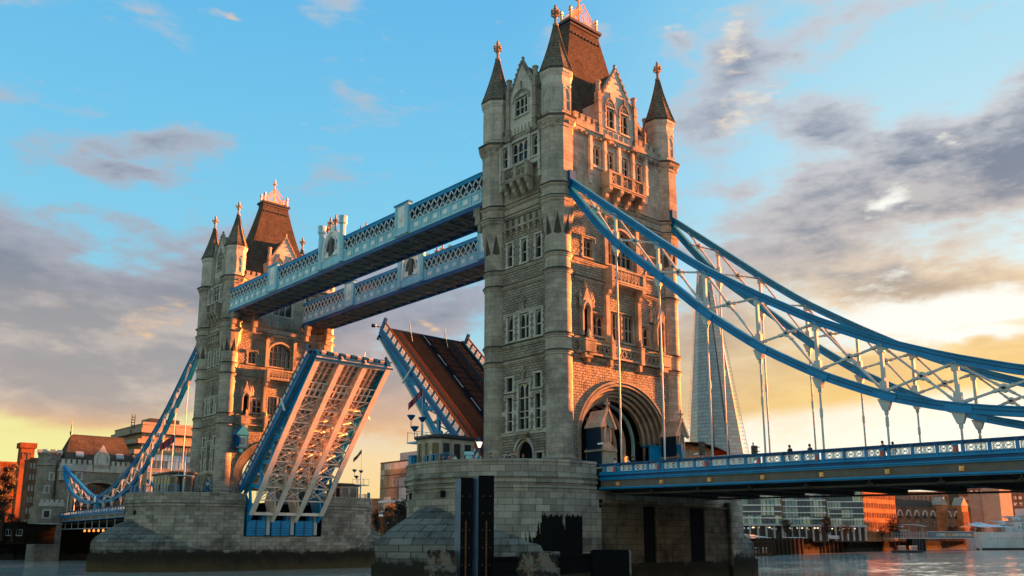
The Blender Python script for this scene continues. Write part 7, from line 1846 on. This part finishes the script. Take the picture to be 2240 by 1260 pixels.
# ---------------------------------------------------------------- people
def person(x, y, z, rot, label, top, legs, scale=1.0, arm=0.0, hood=None):
    root = thing('person', (x, y, z), label, 'person')
    root.rotation_euler = (0, 0, rot); root.scale = (scale,) * 3
    J = {'pelvis': (0, 0, .95, .15), 'spine': (0, 0, 1.18, .135), 'chest': (0, .01, 1.40, .165), 'neck': (0, 0, 1.53, .06), 'head': (0, .01, 1.66, .095), 'crown': (0, 0, 1.74, .085)}
    ch = [('pelvis', 'spine'), ('spine', 'chest'), ('chest', 'neck'), ('neck', 'head'), ('head', 'crown')]
    for s_, n in ((-1, 'l'), (1, 'r')):
        J[n + 'sh'] = (s_ * .19, 0, 1.43, .075); J[n + 'el'] = (s_ * .25, .04 + .1 * arm, 1.16, .055); J[n + 'wr'] = (s_ * .2, .12 + .2 * arm, .96 + .25 * arm, .038); J[n + 'hd'] = (s_ * .19, .17 + .24 * arm, .88 + .3 * arm, .03)
        J[n + 'hp'] = (s_ * .1, 0, .88, .105); J[n + 'kn'] = (s_ * .11, .03, .5, .07); J[n + 'an'] = (s_ * .11, 0, .09, .045); J[n + 'to'] = (s_ * .12, .17, .04, .04)
        ch += [('chest', n + 'sh'), (n + 'sh', n + 'el'), (n + 'el', n + 'wr'), (n + 'wr', n + 'hd'), ('pelvis', n + 'hp'), (n + 'hp', n + 'kn'), (n + 'kn', n + 'an'), (n + 'an', n + 'to')]
        for f in range(5):
            fx = s_ * (.19 + (.022 if f == 4 else -.02 + .012 * f) * (1 if f < 4 else -1)); b = J[n + 'hd']
            J[n + 'f%d' % f] = (fx + (0), b[1] + (.035 if f < 4 else .05), b[2] - (.07 - .006 * abs(f - 1) if f < 4 else .02), .009); ch.append((n + 'hd', n + 'f%d' % f))
    def skin(nm, edges, grow, mat, parent):
        keys = []
        for a, b in edges:
            for q in (a, b):
                if q not in keys: keys.append(q)
        me = bpy.data.meshes.new(nm); me.from_pydata([J[q][:3] for q in keys], [(keys.index(a), keys.index(b)) for a, b in edges], [])
        o = bpy.data.objects.new(nm, me); COL.objects.link(o); o.parent = parent; me.materials.append(mat)
        md = o.modifiers.new('skin', 'SKIN'); sv_ = me.skin_vertices[0].data if me.skin_vertices else None
        if sv_ is None:
            bm = bmesh.new(); bm.from_mesh(me); bm.verts.layers.skin.verify(); bm.to_mesh(me); bm.free(); sv_ = me.skin_vertices[0].data
        for i, q in enumerate(keys): r_ = J[q][3] * grow; sv_[i].radius = (r_, r_); sv_[i].use_root = (i == 0)
        md.use_smooth_shade = True; ss_ = o.modifiers.new('sub', 'SUBSURF'); ss_.levels = ss_.render_levels = 1
        return o
    body = skin('body', ch, 1.0, M_skin, root)
    skin('jacket', [('pelvis', 'spine'), ('spine', 'chest')] + [e for n in 'lr' for e in (('chest', n + 'sh'), (n + 'sh', n + 'el'), (n + 'el', n + 'wr'))], 1.28, top, root)
    skin('trousers', [('spine', 'pelvis')] + [e for n in 'lr' for e in (('pelvis', n + 'hp'), (n + 'hp', n + 'kn'), (n + 'kn', n + 'an'))], 1.22, legs, root)
    h_ = MB(); h_.lathe(x, y - .02, [(.06, z + 1.62), (.105, z + 1.66), (.112, z + 1.72), (.09, z + 1.79), (.03, z + 1.83)], 12); hh = build('hair', h_, hood or M_hair, root); 
    fc = MB(); fc.lathe(x, y + .10, [(.0, z + 1.64), (.02, z + 1.65), (.012, z + 1.68), (.0, z + 1.70)], 6)
    for s_ in (-1, 1): fc.box(x + s_ * .035 - .012, x + s_ * .035 + .012, y + .09, y + .105, z + 1.685, z + 1.70)
    build('face', fc, M_skin, root)
    return root
Z0 = 7.45
person(19.77, 6.13, Z0, 1.0, 'person in a dark jacket at the pier parapet, left of the tower door', CL['brown'], CL['black'])
person(18.16, 7.75, Z0 + .05, .4, 'person in a brown red coat leaning at the parapet before the tower door', CL['brown'], CL['black'], 1.04, .8, CL['red'])
person(18.55, 7.3, Z0, 2.0, 'person in black with a blue bag beside the one in the brown red coat', CL['black'], CL['blue'])
person(17.5, 8.2, Z0, .5, 'person in dark clothes at the right of the pair before the tower door', CL['black'], CL['grey'], .95)
person(21.79, 1.3, Z0, 1.2, 'person in black at the parapet below the cabin, leftmost', CL['black'], CL['black'])
person(21.66, 2.05, Z0, .7, 'person in dark red at the parapet below the cabin', CL['red'], CL['black'])
person(21.45, 2.75, Z0, 1.4, 'person in a white jacket at the parapet right below the cabin', CL['white'], CL['grey'])
person(8.0, 11.5, 7.3, .5, 'person in a pale top on the span behind the first hanger', CL['white'], CL['grey'])
person(7.3, 12.6, 7.3, .2, 'person in white on the span in front of the road arch', CL['white'], CL['navy'])
person(8.1, 13.9, 7.3, 1.0, 'person in dark coat right of the one in white before the arch', CL['black'], CL['black'])
for (x, y, lb, c1) in ((7.89, 30.84, 'person in dark coat alone on the span, left of the pair of rods', 'black'), (7.3, 32.35, 'person in navy on the span, just left of the pale rods', 'navy'), (5.21, 37.57, 'taller dark person walking on the span near the middle of the right chain', 'black'), (3.89, 37.8, 'shorter person beside the taller dark walker on the span', 'grey')):
    person(x, y, 7.12, 1.2, lb, CL[c1], CL['black'])

# ---------------------------------------------------------------- small foreground hardware
piles_ = [x for x in bpy.data.objects if x.name.startswith('fender_pile')]
for px, pr_ in ((1019, piles_[0]), (1064, piles_[1])):
    F = Ff(px, 54.9)
    for k in range(7):
        for e in (-.22, .22): m_ = MB(); q = F(e, .05, -2.5 + k * 1.05); m_.tube(q, q + ff * -.05, .045, .045, 6); build('bolt', m_, M_rust_sun, pr_)
    m_ = MB(); m_.tube(F(0, .1, 2.3), F(0, .1, -1.4), .03, .03, 6)
    for k in range(16): q = F(0, .1, 2.2 - k * .22); m_.beam(q, q + Vector((0, 0, -.17)), .04 + .06 * (k % 2), .10 - .05 * (k % 2))
    build('chain', m_, M_rust_sun, pr_)
p = at(846, 1178, 150); mp = MB(); mp.tube((p.x, p.y, -5), (p.x + .9, p.y - .6, 4.9), .28, .28, 10, 0); mp.tube((p.x + .9, p.y - .6, 4.9), (p.x + .95, p.y - .63, 5.3), .42, .3, 10, 1)
tag(build('mooring_post', mp, [M_rust_sun, M_white]), 'leaning rusty mooring post with a white cap between the piers', 'mooring post')
